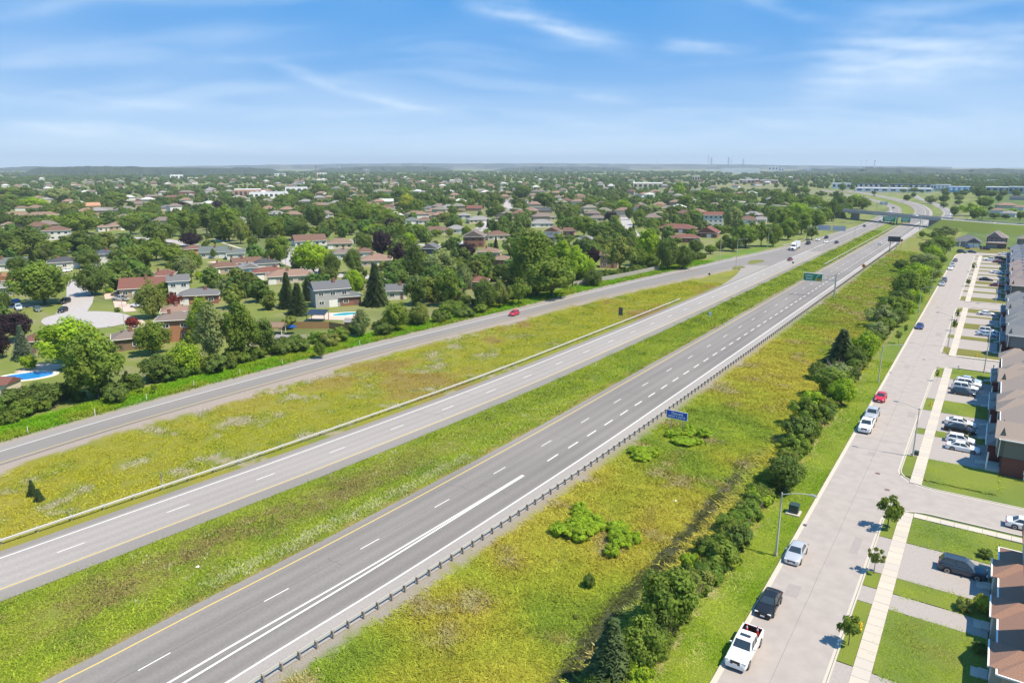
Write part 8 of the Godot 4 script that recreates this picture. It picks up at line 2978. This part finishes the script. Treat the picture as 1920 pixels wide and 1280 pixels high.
	[-20.5, -157.6, 3.1, 1.5, 1, "small dark green shrub above the red sedan at the kerb"],
	[-23.0, -146.4, 5.3, 3.8, 0, "small mid-green leafy tree left of the red sedan at the kerb"],
	[-19.8, -140.3, 5.1, 2.5, 2, "small bright green leafy tree left of the red sedan at the kerb"],
	[-24.3, -137.9, 3.2, 2.2, 2, "small bright green shrub left of the red sedan at the kerb"],
	[-23.2, -127.2, 4.8, 3.1, 0, "small mid-green leafy tree left of the two parked pickups"],
	[-20.9, -129.5, 3.2, 2.0, 1, "small dark green shrub left of the two parked pickups, second from left"],
	[-22.1, -118.1, 4.1, 2.9, 1, "small dark green shrub left of the two parked pickups, first from left"],
	[-20.5, -120.3, 2.7, 1.3, 0, "low mid-green shrub left of the two parked pickups"],
	[-21.2, -110.8, 3.2, 2.0, 0, "small mid-green shrub left of the two parked pickups"],
	[-20.3, -112.1, 2.5, 1.2, 2, "low bright green shrub left of the two parked pickups"],
	[-16.5, -213.1, 2.7, 0.5, 1, "low dark green leafy tree left of the blue car at the kerb"],
	[-16.7, -200.2, 3.4, 1.0, 9, "small olive-green leafy tree below the blue car at the kerb"],
	[-19.6, -96.5, 5.2, 2.7, 1, "small dark green leafy tree below the two parked pickups"],
	[-21.6, -96.8, 2.1, 1.9, 0, "low mid-green shrub above the silver sedan at the kerb"],
	[-21.4, -90.6, 2.0, 1.8, 2, "low bright green shrub above the silver sedan at the kerb"],
	[-22.0, -87.8, 1.5, 1.6, 9, "low olive-green shrub above the silver sedan at the kerb"],
	[-22.8, -81.8, 2.1, 1.8, 0, "low mid-green shrub left of the silver sedan at the kerb"],
	[-20.2, -77.6, 2.9, 1.8, 1, "low dark green shrub left of the silver sedan at the kerb, second from left"],
	[-23.3, -74.9, 2.0, 1.4, 1, "low dark green shrub left of the silver sedan at the kerb, first from left"],
	[-20.8, -72.4, 3.3, 2.2, 0, "small mid-green shrub left of the silver sedan at the kerb"],
	[-23.1, -69.6, 2.6, 1.3, 2, "low bright green shrub left of the silver sedan at the kerb"],
	[-21.1, -67.1, 2.3, 1.6, 9, "low olive-green shrub left of the black sedan at the kerb, second from left"],
	[-20.1, -69.7, 1.3, 0.7, 0, "low mid-green shrub above the black sedan at the kerb"],
	[-21.2, -58.9, 6.4, 3.0, 0, "small mid-green leafy tree left of the black sedan at the kerb"],
	[-21.5, -56.5, 3.6, 1.4, 1, "small dark green shrub left of the white pickup with the cones"],
	[-21.1, -51.7, 5.3, 2.4, 0, "small mid-green leafy tree left of the white pickup with the cones"],
	[-20.9, -53.9, 2.9, 1.2, 2, "low bright green shrub left of the white pickup with the cones, second from left"],
	[-22.6, -48.7, 6.9, 2.7, 6, "dark conifer left of the white pickup with the cones"],
	[-21.7, -49.6, 3.9, 1.3, 1, "small dark green leafy tree left of the white pickup with the cones"],
	[-21.2, -64.1, 1.8, 0.9, 9, "low olive-green shrub left of the black sedan at the kerb, first from left"],
	[-20.0, -49.2, 2.8, 1.4, 2, "low bright green shrub left of the white pickup with the cones, first from left"],
	[-20.9, -766.3, 11.7, 9.8, 2, "tall bright green leafy tree left of the tan roofs beyond the bridge"],
	[-14.1, -918.8, 11.8, 9.2, 0, "tall mid-green leafy tree left of the tan roofs beyond the bridge"],
	[-25.7, -1198.1, 15.4, 8.8, 1, "very tall dark green leafy tree above the tan roofs beyond the bridge"],
	[-13.0, -1232.0, 9.2, 8.5, 1, "dark green leafy tree above the tan roofs beyond the bridge"],
	[-2.2, -1058.9, 11.1, 3.6, 1, "tall dark green leafy tree above the tan roofs beyond the bridge"],
	[-42.9, -1072.1, 8.2, 6.3, 3, "pale grey-green leafy tree below the black-and-white works row"],
	[-40.0, -979.0, 5.3, 4.2, 1, "small dark green leafy tree left of the tan roofs beyond the bridge"],
	[-51.1, -1289.9, 6.9, 9.1, 1, "dark green leafy tree below the black-and-white works row, third from left"],
	[-67.5, -979.3, 10.0, 7.8, 3, "pale grey-green leafy tree above the bridge"],
	[-57.3, -1022.7, 9.5, 6.5, 1, "dark green leafy tree below the black-and-white works row, first from left"],
	[-49.3, -893.2, 7.0, 4.2, 3, "pale grey-green leafy tree right of the bridge"],
	[-32.7, -756.2, 8.8, 3.9, 0, "mid-green leafy tree left of the tan roofs beyond the bridge"],
	[-16.1, -709.6, 8.7, 3.9, 1, "dark green leafy tree below the tan roofs beyond the bridge, first from left"],
	[-11.0, -731.6, 7.3, 4.5, 0, "mid-green leafy tree below the tan roofs beyond the bridge"],
	[-3.0, -737.2, 5.0, 5.1, 1, "small dark green leafy tree below the tan roofs beyond the bridge, second from left"],
	[5.5, -742.3, 3.9, 3.4, 1, "small dark green shrub below the tan roofs beyond the bridge, second from left"],
	[15.1, -730.6, 7.1, 3.6, 1, "dark green leafy tree below the tan roofs beyond the bridge, second from left"],
	[-7.2, -853.1, 5.2, 2.3, 1, "small dark green leafy tree below the tan roofs beyond the bridge, first from left"],
	[11.3, -853.6, 3.8, 3.9, 2, "small bright green shrub right of the tan roofs beyond the bridge"],
	[-99.9, -1054.1, 7.5, 5.1, 1, "dark green leafy tree right of the far highway bend"],
	[-103.8, -1169.0, 6.5, 3.8, 1, "small dark green leafy tree right of the far highway bend"],
	[-107.0, -1345.5, 6.3, 3.8, 1, "small dark green leafy tree left of the black-and-white works row"],
	[-78.9, -1437.9, 6.6, 9.1, 1, "dark green leafy tree below the black-and-white works row, second from left"],
	[-120.9, -1372.5, 8.6, 7.7, 0, "mid-green leafy tree left of the black-and-white works row"],
	[-135.5, -1362.0, 6.5, 6.1, 0, "small mid-green leafy tree above the far highway bend"],
	[-11.0, -656.0, 4.5, 5.4, 0, "small mid-green leafy tree above the grey bungalow at the street end"],
	[-2.3, -646.0, 3.4, 2.4, 1, "small dark green shrub below the tan roofs beyond the bridge, first from left"],
	[-20.3, -672.0, 3.1, 1.9, 1, "small dark green shrub above the grey bungalow at the street end"],
	[13.9, -629.5, 4.2, 3.4, 1, "small dark green leafy tree below the tan roofs beyond the bridge, third from left"],
	[-106.3, -37.8, 2.4, 0.8, 6, "low dark conifer left of the nearest stretch of pale guard rail, first from left"],
	[-103.6, -37.5, 1.9, 0.8, 6, "low dark conifer left of the nearest stretch of pale guard rail, second from left"],
	[-31.6, -61.5, 1.6, 0.7, 1, "low dark green shrub below the sumac patch in the field"],
	[-30.1, -56.0, 0.6, 0.3, 9, "low olive-green shrub left of the white pickup with the cones"]]
# x, z, width, depth, storeys, roof, wall, turn, kind, distance, label
const HOUSES := [
	[-246.0, -132.0, 13.8, 11.1, 1, "redbrown", "tan", 54, "gable", 246, "large split-level house with red-brown roof and wide beige gable"],
	[-266.7, -151.7, 7.0, 9.7, 1, "redbrown", "beige", 49, "hip", 274, "low red-brown hip-roofed wing house beside the beige gable"],
	[-231.9, -136.7, 6.5, 6.5, 2, "grey", "white", 57, "gable", 244, "white two-storey house with grey roof and red brick chimney"],
	[-215.5, -133.7, 12.2, 7.3, 1, "grey", "brick", 49, "hip", 232, "long grey hip-roofed brick bungalow behind the red maple"],
	[-318.5, -208.1, 12.4, 8.7, 1, "teal", "white", 45, "gable", 347, "white bungalow with grey-teal roof beside the park lawn"],
	[-304.5, -210.3, 7.7, 6.5, 1, "teal", "white", 53, "gable", 342, "grey-teal roofed garage wing with a white door by the park"],
	[-267.6, -178.5, 11.1, 7.8, 1, "brown", "tan", 68, "hip", 296, "brown hip-roofed house with a blue patio umbrella"],
	[-271.2, -192.2, 11.6, 7.0, 1, "brown", "brick", 63, "gable", 309, "long brown-roofed bungalow facing the park lawn"],
	[-256.7, -183.0, 6.5, 8.1, 1, "greylight", "white", 62, "gable", 294, "small grey-roofed white house under the brown bungalow"],
	[-352.1, -132.9, 14.3, 8.6, 1, "teal", "white", 62, "gable", 306, "green-grey roofed house with white dormer at the left edge"],
	[-340.0, -148.3, 11.7, 8.2, 1, "dark", "white", 67, "hip", 311, "dark grey hip-roofed house with open carport"],
	[-331.0, -161.5, 8.6, 6.9, 2, "navy", "white", 58, "hip", 318, "white two-storey house with navy grey roof"],
	[-303.8, -110.9, 6.7, 8.3, 1, "orange", "tan", 61, "gable", 262, "orange-brown gable-roofed house cut by the left edge"],
	[-285.5, -103.2, 6.5, 6.5, 1, "greylight", "grey", 59, "hip", 246, "small grey-roofed house below the orange roof at left edge"],
	[-475.9, -206.0, 14.2, 9.9, 2, "brown", "white", 59, "hip", 431, "brown-roofed white two-storey house among dark trees"],
	[-513.5, -264.5, 17.8, 11.5, 1, "tan", "tan", 75, "hip", 498, "tan hip-roofed house above the park lawn"],
	[-511.2, -250.8, 6.5, 6.5, 1, "tan", "white", 73, "hip", 488, "tiny tan-roofed house left of the tan hip-roofed house"],
	[-740.0, -349.9, 24.0, 11.5, 2, "salmon", "tan", 73, "gable", 690, "salmon-coloured unfinished house frame with bare roof"],
	[-696.8, -271.6, 22.7, 11.5, 1, "tan", "tan", 77, "hip", 603, "wide tan-roofed house low at the left edge"],
	[-814.0, -324.4, 12.0, 10.8, 1, "tan", "white", 60, "hip", 710, "small white-walled tan-roofed house above the wide tan roof"],
	[-678.0, -284.4, 23.8, 11.5, 1, "tan", "beige", 62, "hip", 603, "long low tan roof right of the tan-roofed group"],
	[-588.9, -224.2, 8.6, 7.7, 1, "tan", "beige", 73, "hip", 508, "small tan roof peeking out at the left edge"],
	[-347.5, -194.0, 9.3, 7.4, 1, "olive", "beige", 67, "hip", 352, "olive-roofed beige house behind the beige gable"],
	[-338.8, -209.5, 8.8, 7.0, 1, "brown", "orangew", 68, "hip", 360, "brown-roofed house with orange wall beside the dark purple tree"],
	[-893.4, -480.2, 24.0, 11.5, 1, "greybrown", "brick", 72, "hip", 878, "grey-brown roofed house, leftmost of the far brown row"],
	[-960.3, -544.2, 24.0, 11.5, 1, "greybrown", "brick", 49, "hip", 965, "grey-brown roofed house, second of the far brown row"],
	[-919.3, -548.4, 24.0, 11.5, 1, "brown", "brick", 62, "hip", 946, "brown roofed house, third of the far brown row"],
	[-1003.0, -619.8, 21.7, 11.5, 2, "greybrown", "brick", 63, "hip", 1049, "brown brick house, rightmost of the far brown row"],
	[-790.0, -426.9, 19.0, 11.5, 1, "greybrown", "tan", 62, "hip", 779, "grey-brown hip roof below the far brown row"],
	[-692.5, -407.5, 20.0, 11.5, 1, "slate", "beige", 51, "hip", 710, "slate-coloured hip-roofed house left of the small purple tree"],
	[-710.0, -451.0, 18.4, 11.5, 1, "olivegrey", "beige", 57, "hip", 754, "olive-grey roofed house between the two small purple trees"],
	[-703.1, -351.0, 18.9, 11.3, 1, "olivegrey", "beige", 52, "hip", 670, "olive-grey roofed house right of the salmon house"],
	[-176.4, -155.2, 11.1, 7.8, 2, "slate", "grey", 61, "gable", 228, "large grey gabled house with slate roof behind the kidney pool"],
	[-172.6, -159.8, 6.5, 6.5, 1, "teal", "brick", 57, "hip", 230, "low teal-grey garage wing of dark brick by the kidney pool"],
	[-167.1, -176.4, 6.5, 6.5, 1, "slate", "white", 45, "gable", 240, "grey-roofed house with a white sunroom"],
	[-155.6, -208.3, 6.5, 6.5, 1, "redbrown", "brick", 31, "hip", 260, "red-brown roofed brick house behind the ramp hedge"],
	[-239.7, -179.9, 12.2, 7.3, 1, "redbrown", "beige", 65, "hip", 282, "long red-brown roof left of the pinkish bungalow"],
	[-225.1, -178.6, 16.9, 8.5, 1, "pinktan", "beige", 54, "hip", 273, "long pinkish-tan roofed beige bungalow behind the spruces"],
	[-262.5, -196.0, 9.5, 7.6, 1, "dark", "white", 64, "hip", 307, "dark grey roofed white house above the red-brown bungalow"],
	[-323.0, -271.2, 17.2, 11.5, 1, "brown", "white", 60, "gable", 399, "brown-roofed house with white gable facing left"],
	[-298.2, -271.5, 13.1, 10.4, 1, "tan", "beige", 48, "hip", 386, "tan hip-roofed house right of the white gable"],
	[-262.2, -240.1, 10.3, 8.2, 1, "greybrown", "white", 45, "hip", 342, "grey-brown roofed white house behind the round pale tree"],
	[-256.6, -249.7, 8.5, 7.6, 1, "brown", "white", 49, "hip", 347, "small brown-roofed white house left of the purple trees"],
	[-231.1, -231.7, 13.1, 10.5, 1, "pinktan", "beige", 43, "hip", 318, "wide pinkish hip-roofed house in front of the purple trees"],
	[-240.6, -280.5, 8.3, 10.4, 1, "slate", "navyw", 31, "gable", 363, "small house with navy gable and grey roof at the bend"],
	[-243.0, -321.4, 11.4, 14.2, 2, "greybrown", "brick", 32, "gable", 396, "red-brick gabled house with dark grey roof by the street"],
	[-253.1, -357.9, 13.0, 10.4, 1, "brown", "beige", 44, "hip", 431, "brown-roofed beige house right of the red-brick gable"],
	[-206.0, -284.4, 10.4, 8.3, 1, "tan", "beige", 23, "hip", 347, "tan hip roof below the red-brick gable"],
	[-183.9, -264.1, 8.4, 6.7, 1, "tan", "brick", 22, "hip", 320, "tan-roofed brick house among dark trees by the hedge"],
	[-306.0, -362.6, 18.3, 9.2, 1, "brown", "beige", 44, "hip", 464, "long brown-roofed house above the pale street"],
	[-301.2, -377.7, 12.4, 10.0, 1, "greylight", "white", 32, "hip", 473, "pale grey roofed white house by the pale street"],
	[-369.1, -424.9, 11.3, 9.1, 1, "brown", "white", 42, "hip", 549, "small brown roof left of the pale grey roofs"],
	[-397.2, -466.0, 15.7, 11.0, 1, "tan", "beige", 40, "hip", 596, "tan roof above the small brown roof"],
	[-433.1, -512.1, 17.2, 11.5, 1, "tan", "white", 36, "hip", 652, "tan roof, uppermost of the stacked tan roofs"],
	[-339.3, -454.4, 17.7, 11.5, 1, "greylight", "beige", 51, "hip", 555, "big pale grey hip-roofed house beside the far street"],
	[-431.3, -571.3, 14.5, 10.1, 1, "redbrown", "tan", 29, "gable", 700, "flat red-brown roof behind the big pale grey roof"],
	[-378.9, -486.6, 10.2, 9.2, 1, "greylight", "grey", 35, "hip", 603, "small grey roof left of the big pale grey roof"],
	[-560.8, -581.9, 14.6, 10.2, 2, "white", "white", 36, "gable", 779, "small white flat-roofed house among dark trees"],
	[-468.6, -546.0, 12.5, 10.0, 1, "slate", "white", 44, "hip", 700, "grey hip-roofed white house right of the yellow-green tree"],
	[-726.7, -634.8, 20.5, 11.5, 1, "tan", "beige", 43, "hip", 911, "tan roof behind the park trees"],
	[-598.0, -527.2, 18.4, 11.5, 1, "greybrown", "beige", 45, "hip", 754, "grey-brown roof below the tan roof behind the park trees"],
	[-377.6, -419.1, 11.3, 9.1, 1, "teal", "white", 49, "hip", 549, "teal-green roof beside the yellow-green tree"],
	[-639.1, -926.0, 22.7, 11.5, 1, "tan", "beige", 30, "hip", 1097, "tan house at the far bend of the pale street"],
	[-1015.3, -1126.3, 24.0, 11.5, 1, "tan", "white", 44, "hip", 1463, "far tan roof on the tree-lined rise"],
	[-859.0, -876.9, 22.1, 11.5, 1, "olivegrey", "white", 56, "hip", 1177, "far olive roof left of the tree-lined rise"],
	[-739.2, -994.8, 24.0, 11.5, 1, "olivegrey", "white", 25, "hip", 1207, "far olive-grey roof right of the tree-lined rise"],
	[-179.7, -466.5, 24.0, 11.5, 1, "redbrown", "brick", 9, "hip", 478, "big red-brick house with wide red-brown roofs"],
	[-151.6, -446.9, 12.8, 14.4, 1, "redbrown", "brick", 11, "gable", 447, "red-brick gabled house nearest the highway wood"],
	[-151.4, -406.6, 15.6, 7.8, 1, "redbrown", "brick", 28, "hip", 416, "low red-brown porch-roofed brick house in front of the big brick house"],
	[-175.3, -525.7, 13.8, 8.3, 3, "redbrown", "white", 22, "gable", 525, "white three-level house with red-brown roof"],
	[-163.1, -573.3, 14.6, 11.5, 1, "brown", "white", 9, "hip", 555, "brown-roofed white house right of the white three-level house"],
	[-153.7, -576.8, 7.3, 6.6, 1, "greylight", "white", 10, "gable", 555, "small pale grey house beside the highway wood"],
	[-237.8, -398.4, 10.0, 12.5, 1, "brown", "white", 22, "gable", 455, "small brown-roofed house with white gable"],
	[-221.9, -367.3, 7.2, 6.5, 1, "navy", "grey", 30, "hip", 423, "blue-grey roof in front of the small white gable"],
	[-230.2, -406.9, 7.3, 6.5, 1, "brown", "pinkw", 17, "gable", 460, "small pinkish house with brown roof right of the white gable"],
	[-196.2, -367.5, 8.5, 7.6, 1, "greylight", "white", 34, "hip", 409, "grey-roofed white house half hidden by trees above the hedge"],
	[-356.0, -575.2, 18.6, 11.2, 1, "dark", "tan", 43, "gable", 661, "dark grey roof, top of the grey row"],
	[-311.0, -506.8, 16.4, 11.5, 1, "greybrown", "beige", 44, "hip", 582, "grey-brown roof, middle of the grey row"],
	[-278.8, -450.7, 16.6, 11.5, 1, "greylight", "white", 38, "hip", 519, "pale grey hip roof, bottom of the grey row"],
	[-572.2, -971.2, 24.0, 11.5, 1, "pinktan", "tan", 43, "hip", 1097, "pinkish-tan far house with steep hip roof"],
	[-624.8, -1000.7, 24.0, 11.5, 1, "greybrown", "beige", 18, "hip", 1149, "grey-brown far roof left of the pinkish-tan house"],
	[-140.7, -285.4, 7.4, 6.5, 2, "brown", "pinkw", 20, "gable", 313, "pink-brick house with patio behind the long board fence"],
	[-319.0, -715.6, 13.5, 10.8, 1, "greylight", "white", 37, "hip", 754, "small white house among trees left of the far brick house"],
	[-421.0, -934.2, 13.3, 14.4, 1, "greylight", "white", 32, "gable", 985, "white gabled house higher up among the trees"],
	[-292.2, -748.4, 13.0, 10.4, 2, "tan", "tan", 19, "hip", 766, "tan two-level house half hidden by round trees"],
	[-321.7, -608.8, 18.9, 9.4, 1, "tan", "beige", 40, "hip", 670, "long tan roofs beside the far street, upper"],
	[-270.4, -523.7, 14.0, 8.4, 1, "greybrown", "beige", 31, "hip", 575, "long grey-brown roofs beside the far street, lower"],
	[-528.9, -836.8, 18.1, 11.5, 1, "pinktan", "beige", 41, "hip", 965, "small pinkish far roof in the grey row street"],
	[-428.4, -672.4, 11.8, 14.4, 1, "greylight", "white", 27, "gable", 779, "small white far gable in the grey row street"],
	[-190.6, -75.6, 6.5, 6.5, 1, "redbrown", "tan", 60, "hip", 172, "red-brown roofed house hidden beside the blue pool"],
	[-175.2, -88.5, 6.5, 6.5, 1, "greybrown", "brown", 62, "hip", 174, "grey-brown hip-roofed bungalow between two green trees"],
	[-173.4, -100.5, 8.6, 6.5, 2, "greybrown", "orangew", 50, "hip", 183, "grey-brown roofed house with orange brick wall"],
	[-196.4, -114.1, 7.4, 6.6, 1, "pinktan", "brick", 57, "hip", 206, "pinkish-roofed wing house behind the orange-brick house"],
	[5.9, -934.8, 18.4, 11.5, 1, "pinktan", "beige", 13, "hip", 754, "pinkish-tan roof cluster house beyond the bridge, upper"],
	[-1.4, -824.2, 10.7, 8.6, 1, "tan", "white", -5, "hip", 670, "white-trimmed tan roof beyond the bridge, left"],
	[7.9, -776.7, 11.8, 9.4, 1, "greylight", "white", -14, "hip", 627, "pale grey roof beyond the bridge, middle"],
	[16.6, -898.3, 10.1, 8.1, 1, "pinktan", "white", -14, "hip", 720, "pinkish roof beyond the bridge, right"],
	[19.6, -1159.6, 19.2, 9.6, 1, "dark", "grey", -10, "gable", 928, "dark grey roof beyond the bridge at the right edge"]]
const SUMAC := [
	[-39.4, -69.0, 1.5, 1.6, "first sumac bush from the left in the patch in the middle of the field"],
	[-38.5, -70.7, 1.1, 1.8, "second sumac bush from the left in the patch in the middle of the field"],
	[-40.2, -74.5, 1.1, 1.1, "third sumac bush from the left in the patch in the middle of the field"],
	[-38.7, -71.9, 1.5, 1.5, "fourth sumac bush from the left in the patch in the middle of the field"],
	[-40.4, -75.6, 1.2, 1.1, "fifth sumac bush from the left in the patch in the middle of the field"],
	[-37.1, -69.7, 1.5, 1.8, "sixth sumac bush from the left in the patch in the middle of the field"],
	[-39.6, -75.1, 0.9, 1.2, "seventh sumac bush from the left in the patch in the middle of the field"],
	[-38.0, -72.5, 1.4, 1.1, "eighth sumac bush from the left in the patch in the middle of the field"],
	[-36.9, -71.6, 1.4, 1.4, "ninth sumac bush from the left in the patch in the middle of the field"],
	[-37.2, -73.0, 1.1, 1.8, "tenth sumac bush from the left in the patch in the middle of the field"],
	[-37.6, -73.6, 1.5, 1.6, "eleventh sumac bush from the left in the patch in the middle of the field"],
	[-37.6, -73.8, 1.0, 1.1, "twelfth sumac bush from the left in the patch in the middle of the field"],
	[-37.0, -73.0, 1.1, 1.9, "thirteenth sumac bush from the left in the patch in the middle of the field"],
	[-37.4, -73.8, 1.1, 1.4, "fourteenth sumac bush from the left in the patch in the middle of the field"],
	[-32.4, -68.7, 1.6, 1.1, "fifteenth sumac bush from the left in the patch in the middle of the field"],
	[-34.9, -74.1, 1.1, 1.0, "sixteenth sumac bush from the left in the patch in the middle of the field"],
	[-33.3, -71.7, 1.5, 1.1, "seventeenth sumac bush from the left in the patch in the middle of the field"],
	[-33.8, -73.7, 1.4, 1.6, "eighteenth sumac bush from the left in the patch in the middle of the field"],
	[-33.1, -72.4, 1.6, 1.6, "nineteenth sumac bush from the left in the patch in the middle of the field"],
	[-33.9, -74.2, 1.5, 1.5, "twentieth sumac bush from the left in the patch in the middle of the field"],
	[-33.2, -72.8, 1.4, 1.3, "twenty-first sumac bush from the left in the patch in the middle of the field"],
	[-32.5, -71.5, 1.3, 1.5, "twenty-second sumac bush from the left in the patch in the middle of the field"],
	[-31.6, -73.3, 1.4, 1.0, "twenty-third sumac bush from the left in the patch in the middle of the field"],
	[-42.4, -97.9, 0.9, 1.8, "first sumac bush from the left in the patch left of the blue sign"],
	[-42.0, -97.4, 1.1, 1.4, "second sumac bush from the left in the patch left of the blue sign"],
	[-41.5, -96.4, 1.3, 1.3, "third sumac bush from the left in the patch left of the blue sign"],
	[-40.9, -95.5, 1.3, 1.4, "fourth sumac bush from the left in the patch left of the blue sign"],
	[-40.6, -96.1, 1.0, 1.6, "fifth sumac bush from the left in the patch left of the blue sign"],
	[-40.8, -98.4, 1.0, 1.3, "sixth sumac bush from the left in the patch left of the blue sign"],
	[-40.5, -98.0, 1.2, 1.8, "seventh sumac bush from the left in the patch left of the blue sign"],
	[-40.1, -98.7, 1.2, 1.5, "eighth sumac bush from the left in the patch left of the blue sign"],
	[-40.6, -107.6, 1.2, 1.1, "first sumac bush from the left in the patch below the blue sign"],
	[-40.0, -108.3, 1.3, 1.8, "second sumac bush from the left in the patch below the blue sign"],
	[-38.1, -105.6, 1.2, 1.8, "third sumac bush from the left in the patch below the blue sign"],
	[-38.0, -105.8, 1.2, 1.7, "fourth sumac bush from the left in the patch below the blue sign"],
	[-38.5, -109.8, 1.1, 1.5, "fifth sumac bush from the left in the patch below the blue sign"],
	[-37.0, -106.2, 1.1, 1.7, "sixth sumac bush from the left in the patch below the blue sign"],
	[-38.6, -110.6, 1.5, 1.2, "seventh sumac bush from the left in the patch below the blue sign"],
	[-35.9, -107.4, 1.0, 1.1, "eighth sumac bush from the left in the patch below the blue sign"],
	[-36.2, -111.3, 1.4, 1.5, "ninth sumac bush from the left in the patch below the blue sign"]]
const WORKS := [
	["factory", -1547, -6030, 75, 45, 36.2, "works_white", "white block factory at the far left of the industrial skyline", "factory", 3, true, 0.25],
	["factory", -1333, -5418, 36, 21, 27.8, "works_white", "pale silo-like factory block next to the white block factory", "factory", 2, true, 0.24],
	["factory", -1053, -4530, 102, 60, 6.5, "works_white", "long low white hall right of the silo-like block", "factory", 6, false, 0.23],
	["factory", -892, -4197, 29, 17, 22.9, "works_white", "small white tower block in the industrial belt", "factory", 2, true, 0.21],
	["factory", -1254, -4177, 212, 60, 29.4, "works_white", "very long white warehouse on the horizon", "warehouse", 8, false, 0.29],
	["factory", -1725, -5107, 94, 57, 12.9, "works_white", "low white hall left of the very long white warehouse", "warehouse", 4, false, 0.33],
	["power_house", -813, -5774, 50, 30, 32.4, "works_dark", "dark power house block beside the striped chimney", "factory", 3, false, 0.14],
	["show_room", -262, -1536, 34, 21, 10.7, "works_white", "white modern block with black window left of the works row", "factory", 4, true, 0.17],
	["works_hall", -217, -1627, 64, 38, 7.8, "works_dark", "black hall with white bays, left part of the works row", "factory", 7, false, 0.13],
	["works_hall", -153, -1649, 80, 48, 7.4, "works_dark", "black hall with white bays, right part of the works row", "factory", 8, false, 0.09],
	["works_hall", -157, -1414, 117, 60, 6.1, "works_white", "low white front building below the black works row", "factory", 9, true, 0.11],
	["works_hall", -106, -1541, 9, 6, 9.8, "works_white", "tall white end block of the works row", "factory", 2, true, 0.07],
	["works_hall", -88, -1494, 24, 14, 10.9, "works_grey", "grey-green hall right of the tall white end block", "factory", 4, false, 0.06],
	["store_building", -60, -1421, 31, 19, 9.7, "works_blue", "blue-fronted store with pale roof", "store", 4, false, 0.04],
	["store_building", -6, -1459, 36, 22, 9.2, "works_grey", "big pale grey store roof at the right", "store", 4, true, 0.00],
	["store_building", 21, -1405, 27, 16, 11.3, "works_grey", "grey store building at the right edge", "store", 4, true, -0.01],
	["warehouse", -148, -2508, 34, 20, 4.2, "works_white", "white warehouse roof in the far wood", "warehouse", 3, false, 0.06],
	["warehouse", -92, -2499, 64, 38, 4.3, "works_white", "long white warehouse roof in the far wood", "warehouse", 5, false, 0.04],
	["warehouse", -27, -2330, 22, 13, 6.9, "works_white", "white warehouse right of the long roof in the far wood", "warehouse", 3, false, 0.01],
	["school", -575, -1324, 57, 34, 11.1, "works_cream", "flat cream school building among trees", "school", 6, true, 0.41],
	["school", -878, -635, 36, 21, 11.6, "works_brick", "long brick school with white roof at the park", "school", 6, true, 0.94],
	["school", -844, -644, 51, 31, 7.9, "works_white", "long low white building right of the brick school", "school", 8, true, 0.92],
	["school", -983, -806, 36, 21, 8.7, "works_white", "white block building behind the long low white building", "building", 4, true, 0.88],
	["apartment_block", -2168, -1312, 37, 22, 15.5, "works_white", "white apartment block below the left hill", "building", 3, true, 1.03],
	["hall", -1977, -1249, 34, 21, 9.1, "works_white", "small white hall right of the apartment block", "building", 2, true, 1.01],
	["hall", -12881, -10070, 283, 60, 35.2, "works_white", "far white hall on the ridge at left", "building", 3, false, 0.91],
	["hall", -2563, -2021, 45, 27, 9.9, "works_white", "white hall in the far trees", "building", 3, true, 0.90],
	["hall", -2299, -2019, 37, 22, 14.7, "works_white", "white hall beside the red steeple", "building", 3, true, 0.85],
	["hall", -4748, -5137, 65, 39, 31.8, "works_white", "white tower block on the far ridge", "building", 2, true, 0.75],
	["hall", -3221, -3180, 32, 19, 22.0, "works_grey", "grey church-like block in the far trees", "building", 2, true, 0.79],
	["hall", -8021, -11275, 161, 60, 34.2, "works_white", "white hall on the horizon in the middle", "building", 3, false, 0.62],
	["hall", -3331, -6109, 116, 60, 19.6, "works_white", "low white hall on the horizon right of the middle", "building", 3, false, 0.50],
	["row_houses", -702, -1940, 20, 12, 17.1, "works_cream", "tan house block at the far field", "building", 3, true, 0.35],
	["row_houses", -531, -1851, 45, 27, 9.1, "works_brick", "row of pink-tan houses on the far field, left", "building", 5, true, 0.28],
	["row_houses", -490, -1878, 44, 26, 7.8, "works_brick", "row of pink-tan houses on the far field, right", "building", 5, true, 0.26]]
const TOWERS := [
	["chimney", -1172, -7772, 94.1, 3.4, "thin pale chimney, left of the pair", "chimney"],
	["chimney", -1053, -7281, 90.8, 3.1, "thin pale chimney, right of the pair", "chimney"],
	["chimney", -618, -4573, 72.5, 3.6, "thick striped chimney beside the dark power house", "chimney"],
	["radio_mast", 29, -2272, 29.1, 0.8, "mobile phone mast with antennas at the right", "mast"],
	["brick_tower", -1729, -1498, 44.0, 1.8, "red and white tower in the far trees", "tower"],
	["church_steeple", -5865, -5401, 57.7, 4.0, "white church steeple in the far trees", "church"],
	["office_tower", -5063, -14650, 250, 7.1, "tallest thin tower of the hazy skyline", "tower"],
	["office_tower", -5003, -14670, 192, 17.5, "low wide tower right of the tallest tower on the hazy skyline", "tower"],
	["office_tower", -4685, -14775, 201, 16.3, "broad tower in the middle of the hazy skyline", "tower"],
	["office_tower", -4413, -14859, 169, 14.0, "rightmost tower of the hazy skyline", "tower"],
	["office_tower", -6030, -14279, 168, 4.4, "thin mast far left on the hazy skyline", "tower"],
	["office_tower", -4625, -14794, 170, 5.4, "slim mast right of the broad tower on the hazy skyline", "tower"]]
